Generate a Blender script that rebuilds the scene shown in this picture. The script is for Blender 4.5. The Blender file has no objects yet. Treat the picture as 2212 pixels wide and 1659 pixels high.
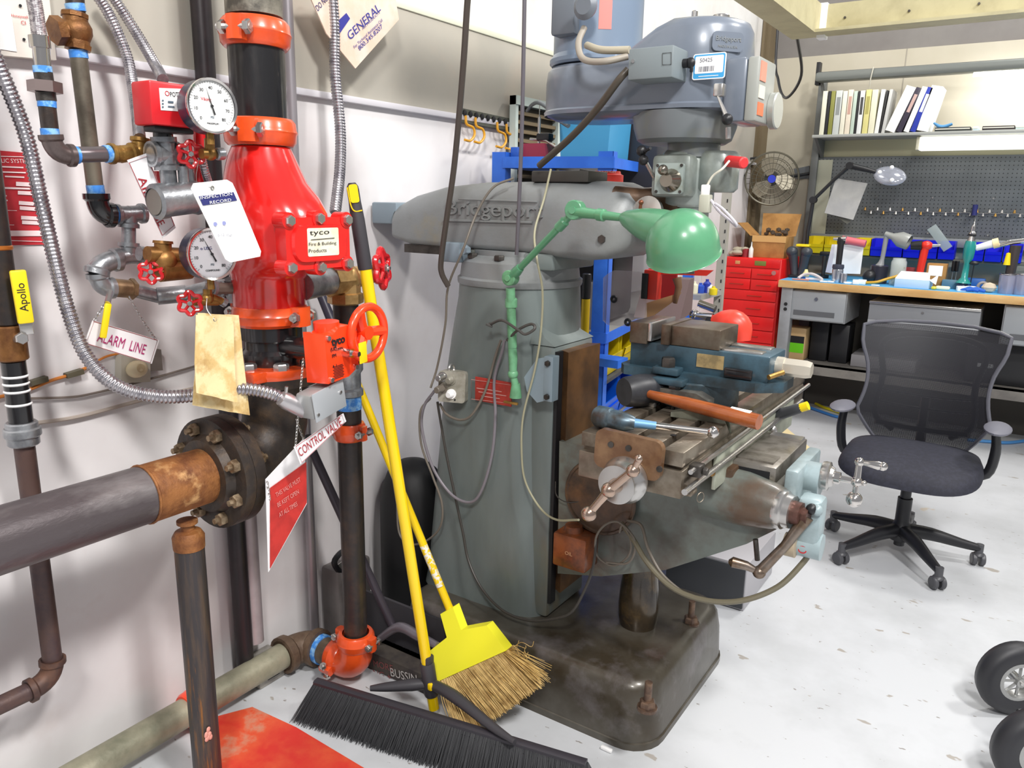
import bpy, bmesh, math, random
from mathutils import Vector, Matrix, Euler
random.seed(7)
SC = bpy.context.scene
COL = SC.collection
V = Vector
PI = math.pi
# ------------------------------------------------------------------ camera
YAW, PITCH, ROLL, CAMZ, FPX = math.radians(33.5), math.radians(13.3), math.radians(1.1), 1.5, 1680.0
_fw = V((-math.sin(YAW) * math.cos(PITCH), math.cos(YAW) * math.cos(PITCH), -math.sin(PITCH)))
_rt = V((math.cos(YAW), math.sin(YAW), 0)); _up = _rt.cross(_fw)
_r2 = _rt * math.cos(ROLL) + _up * math.sin(ROLL); _u2 = _up * math.cos(ROLL) - _rt * math.sin(ROLL)
EYE = V((0, 0, CAMZ))
cam = bpy.data.objects.new('camera', bpy.data.cameras.new('camera')); COL.objects.link(cam)
cam.matrix_world = Matrix((( _r2.x, _u2.x, -_fw.x, 0), (_r2.y, _u2.y, -_fw.y, 0), (_r2.z, _u2.z, -_fw.z, CAMZ), (0, 0, 0, 1)))
cam.data.sensor_width = 36; cam.data.lens = FPX / 2212 * 36; cam.data.clip_start = .05; cam.data.clip_end = 60
SC.camera = cam
# ------------------------------------------------------------------ world, lights, exposure
W = bpy.data.worlds.new('world'); SC.world = W; W.use_nodes = True
W.node_tree.nodes['Background'].inputs[0].default_value = (.93, .95, 1, 1)
W.node_tree.nodes['Background'].inputs[1].default_value = .36
def area(loc, tgt, size, power, col=(1, .98, .95), sy=None):
    l = bpy.data.lights.new('ceiling_lamp', 'AREA'); l.energy = power; l.color = col
    l.shape = 'RECTANGLE'; l.size = size; l.size_y = sy or size
    o = bpy.data.objects.new('ceiling_lamp', l); COL.objects.link(o); o.location = loc
    o.rotation_euler = (V(tgt) - V(loc)).to_track_quat('-Z', 'Y').to_euler(); return o
area((1.5, .6, 4.4), (-1.5, 2.2, 1.0), .5, 160, (1, .98, .96))
area((1.9, 3.4, 4.6), (.2, 3.6, 0), .5, 95)
area((.9, -1.5, 3.9), (-1.3, 1.8, .8), .5, 105)
area((-.2, 4.9, 4.6), (-.6, 4.4, 0), .6, 75)
area((.35, 6.02, 2.33), (.35, 6.3, 1.95), 1.7, 16, (1, 1, .98), .06)
SC.view_settings.view_transform = 'Standard'; SC.view_settings.look = 'None'
SC.view_settings.gamma = 1; SC.view_settings.use_curve_mapping = False; SC.view_settings.exposure = 0
# ------------------------------------------------------------------ helpers
def P(px, py, ax, v):
    "where the sight line of a photograph pixel meets the plane ax = v (metres)"
    d = _r2 * ((px - 1106) / FPX) - _u2 * ((py - 829.5) / FPX) + _fw
    i = 'xyz'.index(ax); t = (v - EYE[i]) / d[i]
    return EYE + d * t
def lin(c): return c / 12.92 if c <= .04045 else ((c + .055) / 1.055) ** 2.4
def rgb(s):
    if isinstance(s, str): s = [int(s[i:i + 2], 16) / 255 for i in (0, 2, 4)]
    return [lin(c) for c in s] + [1]
MATS = {}
def mat(name, col, rough=.5, metal=0, col2=None, scale=12, lo=.42, hi=.62, bump=0, bscale=None, stretch=(1, 1, 1), alpha=1, trans=0, emit=0, coat=0, col3=None, s3=3, lo3=.55, hi3=.7):
    if name in MATS: return MATS[name]
    m = bpy.data.materials.new(name); m.use_nodes = True; nt = m.node_tree; b = nt.nodes['Principled BSDF']
    N = nt.nodes.new; L = nt.links.new
    b.inputs['Base Color'].default_value = rgb(col); b.inputs['Roughness'].default_value = rough
    b.inputs['Metallic'].default_value = metal; b.inputs['Alpha'].default_value = alpha
    b.inputs['Transmission Weight'].default_value = trans; b.inputs['Coat Weight'].default_value = coat
    b.inputs['Coat Roughness'].default_value = .12
    if emit: b.inputs['Emission Color'].default_value = rgb(col); b.inputs['Emission Strength'].default_value = emit
    if col2 or bump or col3:
        tc = N('ShaderNodeTexCoord'); mp = N('ShaderNodeMapping'); mp.inputs['Scale'].default_value = stretch
        L(tc.outputs['Object'], mp.inputs[0])
        def noise(sc, det=5):
            n = N('ShaderNodeTexNoise'); n.inputs['Scale'].default_value = sc; n.inputs['Detail'].default_value = det
            n.inputs['Roughness'].default_value = .62; L(mp.outputs[0], n.inputs[0]); return n
        def mixc(prev, c, n, lo, hi):
            r = N('ShaderNodeMapRange'); r.inputs[1].default_value = lo; r.inputs[2].default_value = hi
            L(n.outputs[0], r.inputs[0]); x = N('ShaderNodeMix'); x.data_type = 'RGBA'
            L(r.outputs[0], x.inputs[0])
            if isinstance(prev, list): x.inputs[6].default_value = prev
            else: L(prev, x.inputs[6])
            x.inputs[7].default_value = rgb(c); return x.outputs[2]
        out = rgb(col)
        if col2: out = mixc(out, col2, noise(scale), lo, hi)
        if col3: out = mixc(out, col3, noise(s3, 7), lo3, hi3)
        if not isinstance(out, list): L(out, b.inputs['Base Color'])
        if bump:
            n = noise(bscale or scale * 3); bp = N('ShaderNodeBump'); bp.inputs['Strength'].default_value = bump
            bp.inputs['Distance'].default_value = .004; L(n.outputs[0], bp.inputs['Height']); L(bp.outputs[0], b.inputs['Normal'])
    MATS[name] = m; return m
def frame(o, z, x=None):
    z = V(z).normalized()
    if x is None: x = V((0, 0, 1)) if abs(z.z) < .9 else V((1, 0, 0))
    x = V(x); x = (x - z * x.dot(z)).normalized(); y = z.cross(x)
    m = Matrix((( x.x, y.x, z.x, o[0]), (x.y, y.y, z.y, o[1]), (x.z, y.z, z.z, o[2]), (0, 0, 0, 1))); return m
def smooth(pts, n=8):
    pts = [V(p) for p in pts]; out = []
    q = [pts[0] * 2 - pts[1]] + pts + [pts[-1] * 2 - pts[-2]]
    for i in range(1, len(q) - 2):
        a, b, c, d = q[i - 1:i + 3]
        for k in range(n):
            t = k / n
            out.append(.5 * ((2 * b) + (c - a) * t + (2 * a - 5 * b + 4 * c - d) * t * t + (3 * b - a - 3 * c + d) * t ** 3))
    out.append(pts[-1]); return out
def resample(pts, step):
    out = [pts[0].copy()]; acc = 0
    for a, b in zip(pts, pts[1:]):
        L = (b - a).length
        if L < 1e-9: continue
        s = step - acc
        while s <= L: out.append(a + (b - a) * (s / L)); s += step
        acc = (acc + L) % step
    return out
class MB:
    def __init__(s): s.bm = bmesh.new()
    def add(s, vs, fs, M=None):
        bv = [s.bm.verts.new(M @ V(v) if M is not None else v) for v in vs]
        for f in fs:
            try: s.bm.faces.new([bv[i] for i in f])
            except ValueError: pass
        return s
    def box(s, c, d, bev=0, M=None):
        x, y, z = [k / 2 for k in d]; T = Matrix.Translation(V(c))
        if M is not None: T = M @ T
        if bev <= 0:
            vs = [(a * x, b * y, e * z) for a in (-1, 1) for b in (-1, 1) for e in (-1, 1)]
            return s.add(vs, [(0, 1, 3, 2), (4, 6, 7, 5), (0, 4, 5, 1), (2, 3, 7, 6), (0, 2, 6, 4), (1, 5, 7, 3)], T)
        t = bmesh.new(); bmesh.ops.create_cube(t, size=1)
        for v in t.verts: v.co = V((v.co.x * 2 * x, v.co.y * 2 * y, v.co.z * 2 * z))
        bmesh.ops.bevel(t, geom=list(t.edges), offset=min(bev, x * .98, y * .98, z * .98), segments=2, affect='EDGES', profile=.5)
        t.verts.index_update(); s.add([v.co for v in t.verts], [[v.index for v in f.verts] for f in t.faces], T); t.free(); return s
    def bb(s, a, b, bev=0, M=None):
        return s.box([(p + q) / 2 for p, q in zip(a, b)], [abs(p - q) for p, q in zip(a, b)], bev, M)
    def tube(s, pts, r, n=12, cap=True, closed=False, sm=0):
        if sm: 
            rr = r
            pts = smooth(pts, sm)
            if isinstance(rr, (list, tuple)):
                k = len(pts) - 1; m = len(rr) - 1
                r = [rr[min(m, int(i * m / k))] * (1 - (i * m / k) % 1) + rr[min(m, int(i * m / k) + 1)] * ((i * m / k) % 1) for i in range(k + 1)]
        pts = [V(p) for p in pts]; N = len(pts); vs = []; fs = []
        tan = []
        for i in range(N):
            a = pts[i - 1] if (i or closed) else pts[0]; b = pts[(i + 1) % N] if (i < N - 1 or closed) else pts[-1]
            d = b - a; tan.append(d.normalized() if d.length > 1e-9 else V((0, 0, 1)))
        h = V((0, 0, 1)) if abs(tan[0].z) < .9 else V((1, 0, 0)); u = (h - tan[0] * h.dot(tan[0])).normalized()
        for i in range(N):
            u = (u - tan[i] * u.dot(tan[i])); u = u.normalized() if u.length > 1e-6 else V((1, 0, 0))
            w = tan[i].cross(u); R = r[i] if isinstance(r, (list, tuple)) else r
            for k in range(n):
                a = 2 * PI * k / n; vs.append(pts[i] + (u * math.cos(a) + w * math.sin(a)) * R)
        for i in range(N if closed else N - 1):
            for k in range(n):
                j = (i + 1) % N; fs.append((i * n + k, i * n + (k + 1) % n, j * n + (k + 1) % n, j * n + k))
        if cap and not closed:
            fs.append(tuple(range(n))[::-1]); fs.append(tuple((N - 1) * n + k for k in range(n)))
        return s.add(vs, fs)
    def cyl(s, a, b, r, r2=None, n=20, ch=0):
        a = V(a); b = V(b); r2 = r if r2 is None else r2; L = (b - a).length
        if ch: return s.lathe([(0, 0), (r - ch, 0), (r, ch), (r2, L - ch), (r2 - ch, L), (0, L)], a, b - a, n)
        return s.lathe([(0, 0), (r, 0), (r2, L), (0, L)], a, b - a, n)
    def lathe(s, prof, o, z=(0, 0, 1), n=24, x=None, a0=0, a1=2 * PI):
        M = frame(o, z, x); vs = []; fs = []; full = abs(a1 - a0 - 2 * PI) < 1e-6; m = n if full else n + 1; idx = []
        for (r, h) in prof:
            if r < 1e-7: idx.append([len(vs)] * m); vs.append((0, 0, h))
            else:
                idx.append(list(range(len(vs), len(vs) + m)))
                vs += [(r * math.cos(a0 + (a1 - a0) * k / n), r * math.sin(a0 + (a1 - a0) * k / n), h) for k in range(m)]
        for i in range(len(prof) - 1):
            for k in range(n):
                q = [idx[i][k], idx[i][(k + 1) % m], idx[i + 1][(k + 1) % m], idx[i + 1][k]]
                u = []
                for t in q:
                    if t not in u: u.append(t)
                if len(u) > 2: fs.append(tuple(u))
        return s.add(vs, fs, M)
    def prism(s, poly, M, h, taper=1):
        n = len(poly); cx = sum(p[0] for p in poly) / n; cy = sum(p[1] for p in poly) / n
        vs = [(p[0], p[1], 0) for p in poly] + [(cx + (p[0] - cx) * taper, cy + (p[1] - cy) * taper, h) for p in poly]
        return s.add(vs, [tuple(range(n))[::-1], tuple(range(n, 2 * n))] + [(i, (i + 1) % n, n + (i + 1) % n, n + i) for i in range(n)], M)
    def ball(s, c, r, sc=(1, 1, 1), n=14, M=None):
        vs = []; fs = []; m = n // 2
        for i in range(m + 1):
            t = PI * i / m
            for k in range(n):
                a = 2 * PI * k / n; vs.append((c[0] + r * sc[0] * math.sin(t) * math.cos(a), c[1] + r * sc[1] * math.sin(t) * math.sin(a), c[2] + r * sc[2] * math.cos(t)))
        for i in range(m):
            for k in range(n): fs.append((i * n + k, (i + 1) * n + k, (i + 1) * n + (k + 1) % n, i * n + (k + 1) % n))
        return s.add(vs, fs, M)
    def hexa(s, o, z, r, h, dome=0):
        s.lathe([(0, 0), (r, 0), (r, h * .8), (r * .85, h), (0, h)], o, z, 6)
        if dome: s.cyl(V(o), V(o) + V(z).normalized() * (h + dome), r * .45, n=8)
        return s
    def torus(s, c, z, R, r, n=28, m=10, a0=0, a1=2 * PI, x=None):
        M = frame(c, z, x); full = abs(a1 - a0 - 2 * PI) < 1e-6; k = n if full else n + 1
        return s.tube([M @ V((R * math.cos(a0 + (a1 - a0) * i / n), R * math.sin(a0 + (a1 - a0) * i / n), 0)) for i in range(k)], r, m, closed=full)
    def loft(s, rings, cap=True):
        n = len(rings[0]); vs = [v for r in rings for v in r]; fs = []
        for i in range(len(rings) - 1):
            for k in range(n): fs.append((i * n + k, i * n + (k + 1) % n, (i + 1) * n + (k + 1) % n, (i + 1) * n + k))
        if cap: fs.append(tuple(range(n))[::-1]); fs.append(tuple((len(rings) - 1) * n + k for k in range(n)))
        return s.add(vs, fs)
OFF = {}
def tag(o, label=None, cat=None, group=None, kind=None):
    if label: o['label'] = label
    if cat: o['category'] = cat
    if group: o['group'] = group
    if kind: o['kind'] = kind
    return o
def obj(name, mb, m, parent=None, label=None, kind=None, loc=None, sharp=38, local=False):
    bm = mb.bm; bmesh.ops.recalc_face_normals(bm, faces=bm.faces)
    off = V(OFF.get(parent.name, (0, 0, 0))) if parent else V(loc or (0, 0, 0))
    if local: off = V((0, 0, 0))
    if off.length: bmesh.ops.translate(bm, verts=bm.verts, vec=-off)
    me = bpy.data.meshes.new(name); bm.to_mesh(me); bm.free()
    me.materials.append(m); me.polygons.foreach_set('use_smooth', [True] * len(me.polygons)); me.set_sharp_from_angle(angle=math.radians(sharp))
    o = bpy.data.objects.new(name, me); COL.objects.link(o)
    if parent: o.parent = parent; OFF[o.name] = OFF.get(parent.name, V((0, 0, 0)))
    else: o.location = off; OFF[o.name] = off
    return tag(o, label, None, None, kind)
def thing(name, label, cat, loc=(0, 0, 0), group=None, rotz=0, local=False):
    o = bpy.data.objects.new(name, None); COL.objects.link(o); o.location = loc; o.rotation_euler = (0, 0, rotz); o.empty_display_size = .05
    OFF[o.name] = V((0, 0, 0)) if local else V(loc); return tag(o, label, cat, group)
def single(name, mb, m, label, cat, loc=(0, 0, 0), group=None, **k): return tag(obj(name, mb, m, None, loc=loc, **k), label, cat, group)
def struct(name, mb, m, **k): return tag(obj(name, mb, m, **k), kind='structure')
def dup(root, loc, rotz=0, label=None):
    r = root.copy(); COL.objects.link(r); r.location = loc; r.rotation_euler = (0, 0, rotz)
    if label: r['label'] = label
    for ch in list(root.children):
        c = ch.copy(); COL.objects.link(c); c.parent = r
        for g in ch.children: d = g.copy(); COL.objects.link(d); d.parent = c
    return r
def text(parent, s, size, M, m, name='lettering', ext=.0004, al='CENTER', bold=0, sx=1):
    cu = bpy.data.curves.new('t', 'FONT'); cu.body = s; cu.size = size; cu.extrude = ext; cu.align_x = al; cu.align_y = 'CENTER'
    cu.offset = bold; cu.resolution_u = 3
    t = bpy.data.objects.new('t', cu); COL.objects.link(t); dg = bpy.context.evaluated_depsgraph_get()
    me = bpy.data.meshes.new_from_object(t.evaluated_get(dg)); bpy.data.objects.remove(t); bpy.data.curves.remove(cu)
    off = V(OFF.get(parent.name, (0, 0, 0)))
    me.transform(Matrix.Translation(-off) @ M @ Matrix.Diagonal((sx, 1, 1, 1))); me.materials.clear(); me.materials.append(m)
    o = bpy.data.objects.new(name, me); COL.objects.link(o); o.parent = parent; OFF[o.name] = off; return o
def quadframe(a, b, c):
    "frame with origin a, x along a->b, y towards c, normal z"
    a, b, c = V(a), V(b), V(c); x = (b - a).normalized(); z = x.cross(c - a).normalized(); return frame(a, z, x)
def rrect(w, h, r, n=4, cx=0, cy=0):
    out = []
    for (sx, sy, a) in ((1, 1, 0), (-1, 1, 90), (-1, -1, 180), (1, -1, 270)):
        for k in range(n + 1):
            t = math.radians(a + 90 * k / n); out.append((cx + sx * (w / 2 - r) + r * math.cos(t), cy + sy * (h / 2 - r) + r * math.sin(t)))
    return out
# ------------------------------------------------------------------ materials
white = mat('white_paint', 'F2F1F0', .45); black = mat('black_plastic', '1B1B1E', .42); ink = mat('black_print', '17171A', .6)
blackpipe = mat('black_steel_pipe', '302B2A', .38, .3, '4A3A30', 18, .45, .75, .25, 60, col3='5E4A3A', s3=7, lo3=.6, hi3=.75)
newblack = mat('black_lacquer_pipe', '1D1C1E', .22, .1, '35302E', 9, .5, .75, coat=.5)
galv = mat('galvanised_steel', 'A9ABAE', .33, .75, '85888C', 22, .4, .65, .25, 80)
conduit_m = mat('zinc_conduit', 'B4B0B4', .28, .85, '8C8890', 40, .45, .65)
brass = mat('aged_brass', 'B08A4A', .38, .7, '8A6534', 25, .4, .65, .2, 90)
bronze = mat('dark_bronze', '8A5E34', .45, .55, '6A4326', 25, .4, .65, .3, 90)
orange = mat('orange_enamel', 'E5531F', .3, 0, 'C8421A', 14, .45, .75, coat=.4)
signal = mat('bright_orange_red_enamel', 'FA451C', .28, 0, coat=.4)
red = mat('red_gloss_enamel', 'E0201C', .2, 0, 'C01418', 6, .5, .8, coat=.8)
redh = mat('red_handwheel_enamel', 'D01A22', .25, 0, coat=.6)
redbox = mat('red_box_enamel', 'D22028', .35)
steel = mat('bright_steel', 'C4C1BE', .25, .9); dsteel = mat('dark_steel', '57534F', .4, .7, '3C3835', 30, .4, .7, .2, 90)
chrome = mat('polished_metal', 'D4CFCB', .14, 1); tape = mat('blue_thread_tape', '3E86D8', .5, 0, '8CBDE8', 60, .45, .6)
rustpipe = mat('rusting_steel_pipe', '5A5254', .4, .35, '8A8484', 9, .5, .72, .35, 70, (1, .35, 1), col3='A0683A', s3=2.6, lo3=.58, hi3=.72)
rust = mat('rusty_coupling', '9A6436', .6, .2, '6E4022', 22, .4, .65, .6, 90, col3='C89A66', s3=14, lo3=.58, hi3=.7)
flange_m = mat('dark_rusted_flange', '3A332F', .5, .3, '574636', 20, .45, .7, .3, 80)
signred = mat('sign_red', 'C0202A', .5); signwhite = mat('sign_white', 'EFEDEE', .5); paper = mat('white_card', 'F7F7F5', .6)
manila = mat('stained_manila_paper', 'E8D2A0', .8, 0, 'D2B276', 22, .45, .6, .3, 60, col3='B8935C', s3=9, lo3=.6, hi3=.68)
yellow = mat('yellow_plastic', 'F2D414', .4); navy = mat('navy_print', '2B2F6E', .6)
wallm = mat('wall_white_panel', 'E4E1E1', .5, 0, 'D8D2D2', 2, .4, .7, col3='CFC2BC', s3=1.7, lo3=.62, hi3=.8)
# ------------------------------------------------------------------ the room
XW, YW = -1.9, 6.3
def floor_mat():
    m = mat('painted_concrete_floor', 'C9CBCE', .42, 0, 'B9BBBD', 2.2, .45, .7, .12, 30)
    nt = m.node_tree; N = nt.nodes.new; L = nt.links.new; b = nt.nodes['Principled BSDF']
    src = b.inputs['Base Color'].links[0].from_socket; tc = N('ShaderNodeTexCoord')
    def blot(src, sc, lo, hi, c, st=(1, 1, 1), rot=0, det=3):
        mp = N('ShaderNodeMapping'); mp.inputs['Scale'].default_value = st; mp.inputs['Rotation'].default_value = (0, 0, rot)
        L(tc.outputs['Object'], mp.inputs[0]); n = N('ShaderNodeTexNoise'); n.inputs['Scale'].default_value = sc; n.inputs['Detail'].default_value = det
        L(mp.outputs[0], n.inputs[0]); r = N('ShaderNodeMapRange'); r.inputs[1].default_value = lo; r.inputs[2].default_value = hi
        L(n.outputs[0], r.inputs[0]); x = N('ShaderNodeMix'); x.data_type = 'RGBA'; L(r.outputs[0], x.inputs[0]); L(src, x.inputs[6])
        x.inputs[7].default_value = rgb(c); return x.outputs[2]
    s = blot(src, 9, .68, .70, 'A59F98', (1, 1.8, 1), .5)
    s = blot(s, 28, .70, .72, '8F8A86', (1, 2.2, 1), -.4)
    s = blot(s, 3.2, .70, .715, 'BEB3A4', (1, 1, 1), .2, 4)
    s = blot(s, 1.1, .62, .8, 'B8B6B2')
    L(s, b.inputs['Base Color']); return m
struct('floor', MB().bb((XW - .1, -1.5, -.1), (5, YW + .1, 0)), floor_mat())
struct('wall_left', MB().bb((XW - .1, -1.5, 0), (XW, YW + .1, 1.8)), wallm)
upper = mat('upper_wall_board', 'AEA99E', .6, 0, 'B6AFA2', 2.5, .4, .7, col3='BFAE9E', s3=1.3, lo3=.55, hi3=.75)
struct('wall_left', MB().bb((XW - .1, -1.5, 1.8), (XW + .01, YW, 2.13)), upper)
struct('trim_1', MB().bb((XW - .02, -1.5, 1.792), (XW + .022, YW, 1.812), .003), mat('pale_trim', 'D2CFD4', .5))
struct('trim_2', MB().bb((XW - .02, -1.5, 2.118), (XW + .016, YW, 2.14), .003), mat('cream_trim', 'D8D8C4', .5))
struct('wall_left', MB().bb((XW - .1, -1.5, 2.13), (XW - .005, YW, 4.5)), mat('upper_wall_white', 'E4E3E0', .55, 0, 'D4D0CA', 2, .4, .7))
bw = mat('back_wall_cream', 'B6AF9C', .6, 0, 'BEB7A6', 2, .4, .7)
struct('wall_back', MB().bb((XW - .1, YW, 0), (5, YW + .1, 2.57)), bw)
struct('wall_back', MB().bb((XW - .1, YW + .02, 2.57), (5, YW + .12, 4.5)), mat('back_wall_grey', '7E7A76', .7, 0, '746F6C', 3, .4, .7))
# white panel strip seams on the left wall
for i, y in enumerate((.15, 2.78, 4.0, 5.2)):
    struct('trim_%d' % (i + 3), MB().bb((XW, y, 0), (XW + .004, y + .012, 1.79)), mat('seam_strip', 'CFCBCB', .5))
seam = mat('panel_seam', '9C968A', .7)
for i, x in enumerate((-.95, .3)):
    struct('trim_%d' % (i + 8), MB().bb((x, YW - .003, 1.3), (x + .006, YW, 2.57)), seam)
# red painted zone on the floor and the seam in the concrete
def poly_floor(pts, z=.0015): return [(p.x, p.y) for p in [P(a, b, 'z', 0) for a, b in pts]]
rf = MB(); rf.prism(poly_floor([(470, 1548), (545, 1528), (640, 1572), (800, 1668), (700, 1800), (380, 1800)]), Matrix.Identity(4), .0018)
single('floor_marking', rf, mat('red_floor_paint', 'D8362C', .4, 0, 'E2603A', 5, .45, .65, col3='B8A890', s3=5, lo3=.6, hi3=.75), 'worn red painted patch of floor below the grey floor pipe', 'floor marking')
# corner column
cc = MB(); cc.bb((XW, YW - .14, 0), (XW + .045, YW - .0, 4.4)); cc.bb((XW, YW - .2, 0), (XW + .02, YW - .14, 4.4))
struct('trim_10', cc, mat('brown_column', '6E6048', .6))
# ceiling steel frame
cream = mat('cream_steel_beam', 'BDB590', .5, 0, 'A89F7C', 5, .45, .7)
t = thing('beam_frame', 'cream steel angle beam frame hanging above the workbench', 'beam', (-1.0, 5, 2.7))
a = P(1777, 47, 'y', 4.6)
BZ = a.z
bm_ = MB(); bm_.bb((a.x, 4.56, BZ - .075), (3.5, 4.6, BZ + .075)); bm_.bb((a.x, 4.46, BZ - .075), (3.5, 4.56, BZ - .06)); obj('beam', bm_, cream, t)
bm_ = MB(); bm_.bb((a.x - .04, 1.8, BZ - .075), (a.x, 4.6, BZ + .075)); bm_.bb((a.x - .15, 1.8, BZ - .075), (a.x - .04, 4.6, BZ - .06)); obj('beam', bm_, cream, t)
obj('end_plate', MB().bb((a.x - .01, 4.54, BZ - .09), (a.x + .03, 4.61, BZ + .08)), white, t)
bm_ = MB()
for k in range(8): bm_.cyl((a.x + .12 + k * .3, 4.558, BZ), (a.x + .12 + k * .3, 4.55, BZ), .006, n=8)
obj('bolt', bm_, dsteel, t, kind='stuff')
for x in (.3, 2.4): obj('hanger_rod', MB().cyl((x, 4.58, BZ + .07), (x, 4.58, 4.5), .008, n=8), dsteel, t)
obj('hanger_rod', MB().cyl((a.x - .02, 2.2, BZ + .07), (a.x - .02, 2.2, 4.5), .008, n=8), dsteel, t)
single('hanging_cable', MB().tube([(a.x - .62, 5.9, 4.2), (a.x - .6, 5.85, BZ + .2), (a.x - .52, 5.7, BZ - .12), (a.x - .4, 5.5, BZ - .26), (a.x - .24, 5.2, BZ - .17), (a.x - .12, 4.55, BZ - .04)], .009, 8, sm=8), black, 'thin black cable drooping beside the cream steel beam corner', 'cable', (a.x - .5, 5.6, BZ))
# ------------------------------------------------------------------ small builders
def card(parent, name, pxs, ax, v, m, th=.0016, off=0, label=None):
    pts = [P(a, b, ax, v) for a, b in pxs]; n = {'x': V((1, 0, 0)), 'y': V((0, -1, 0)), 'z': V((0, 0, 1))}[ax]
    b = MB(); k = len(pts); o = n * off; b.add([p + o for p in pts] + [p + o - n * th for p in pts], [tuple(range(k)), tuple(range(k, 2 * k))[::-1]] + [(i, k + i, k + (i + 1) % k, (i + 1) % k) for i in range(k)])
    return obj(name, b, m, parent, label)
def ptext(parent, s, c, d, h, w, ax, v, m, off=.001, name='lettering', bold=0):
    n = {'x': V((1, 0, 0)), 'y': V((0, -1, 0)), 'z': V((0, 0, 1))}[ax]
    L = math.hypot(*d); d = (d[0] / L, d[1] / L); o = P(c[0], c[1], ax, v)
    x = P(c[0] + d[0] * w / 2, c[1] + d[1] * w / 2, ax, v) - o; y = P(c[0] + d[1] * h / 2, c[1] - d[0] * h / 2, ax, v) - o
    W_, H_ = x.length * 2, (y - x * (y.dot(x) / x.dot(x))).length * 2
    xx = x.normalized(); M = frame(o + n * off, n, xx); t = text(parent, s, 1, Matrix.Identity(4), m, name, .0)
    me = t.data; ov = V(OFF.get(parent.name, (0, 0, 0))); me.transform(Matrix.Translation(ov))
    xs = [q.co.x for q in me.vertices]; ys = [q.co.y for q in me.vertices]
    if not xs: return t
    cx, cy = (max(xs) + min(xs)) / 2, (max(ys) + min(ys)) / 2
    S = Matrix.Diagonal((W_ / max(1e-4, max(xs) - min(xs)), H_ / max(1e-4, max(ys) - min(ys)), 1, 1)) @ Matrix.Translation((-cx, -cy, 0))
    me.transform(Matrix.Translation(-ov) @ M @ S); return t
def lines(parent, rows, ax, v, m, off=.0012, name='print'):
    b = MB(); n = {'x': V((1, 0, 0)), 'y': V((0, -1, 0))}[ax]
    for (x0, y0, x1, y1, h) in rows:
        q = [P(x0, y0 - h / 2, ax, v), P(x1, y1 - h / 2, ax, v), P(x1, y1 + h / 2, ax, v), P(x0, y0 + h / 2, ax, v)]
        b.add([p + n * off for p in q], [(0, 1, 2, 3)])
    return obj(name, b, m, parent)
def coupling(parent, c, z, r, w, lug, m=orange, lab=None, bl=.035):
    "grooved clamp: two ribbed halves with bolted lugs on both sides"
    z = V(z).normalized(); c = V(c); lug = V(lug).normalized(); b = MB()
    b.lathe([(r * .8, -w / 2), (r, -w / 2), (r * 1.1, -w * .36), (r * 1.12, -w * .1), (r * 1.16, 0), (r * 1.12, w * .1), (r * 1.1, w * .36), (r, w / 2), (r * .8, w / 2)], c, z, 36)
    t = lug.cross(z)
    for s in (-1, 1):
        M = frame(c + lug * (s * r * 1.22), z, lug * s); b.prism([(-.3 * r, -.3 * r), (.12 * r, -.26 * r), (.2 * r, 0), (.12 * r, .26 * r), (-.3 * r, .3 * r)], M @ Matrix.Translation((0, 0, -w * .42)), w * .84)
    o = obj('coupling', b, m, parent, lab)
    for s in (-1, 1):
        p = c + lug * (s * r * 1.27); bb = MB().cyl(p - t * bl * 1.1, p + t * bl * 1.25, w * .12, n=8); bb.hexa(p + t * bl * .72, t, w * .24, w * .2); bb.hexa(p - t * bl * .72, -t, w * .26, w * .2)
        obj('bolt', bb, steel, o)
    return o
def handwheel(parent, c, n, r, m=redh, lobes=6):
    c = V(c); M = frame(c, n); b = MB(); k = 48
    b.tube([M @ V((r * (.86 + .12 * math.cos(lobes * a)) * math.cos(a), r * (.86 + .12 * math.cos(lobes * a)) * math.sin(a), 0)) for a in [2 * PI * i / k for i in range(k)]], r * .17, 8, closed=True)
    for i in range(lobes // 2 * 1 + 2):
        a = 2 * PI * i / (lobes // 2 + 2); b.tube([M @ V((r * .2 * math.cos(a), r * .2 * math.sin(a), r * .1)), M @ V((r * .85 * math.cos(a), r * .85 * math.sin(a), 0))], r * .12, 6)
    b.cyl(M @ V((0, 0, -r * .2)), M @ V((0, 0, r * .22)), r * .32, r * .26, 14)
    o = obj('handwheel', b, m, parent, 'red lobed handwheel' if m is redh else None); nb = MB(); nb.hexa(M @ V((0, 0, r * .2)), n, r * .22, r * .16, r * .1)
    nb.cyl(M @ V((0, 0, -r * .15)), M @ V((0, 0, -r * 1.1)), r * .14, n=8); obj('nut', nb, steel, o); return o
def fitting(name, parent, c, ends, r, m, collar=1.22, lab=None, cl=.28):
    "tee, elbow or cross: arms from c to each end with a raised collar at the mouth"
    c = V(c); b = MB(); b.ball(c, r * 1.04, n=14)
    for e in ends:
        e = V(e); d = (e - c); b.cyl(c, e, r, n=16); b.lathe([(r, -r * cl * 2.2), (r * collar, -r * cl * 1.6), (r * collar, 0), (r * .7, 0)], e, d, 18)
    return obj(name, b, m, parent, lab)
def pipe(parent, pts, r, m, name='pipe', n=16, sm=0, lab=None):
    return obj(name, MB().tube(pts, r, n, sm=sm), m, parent, lab)
def bend(parent, a, c, b_, r, m, name='elbow', lab=None, collar=1.2):
    a, c, b_ = V(a), V(c), V(b_); pts = [(a * (1 - t) ** 2 + c * 2 * t * (1 - t) + b_ * t * t) for t in [i / 9 for i in range(10)]]
    q = MB().tube(pts, r, 16)
    for e, d in ((a, a - pts[1]), (b_, b_ - pts[-2])): q.lathe([(r, -r * .7), (r * collar, -r * .5), (r * collar, 0), (r * .6, 0)], e, d, 18)
    return obj(name, q, m, parent, lab)
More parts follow.
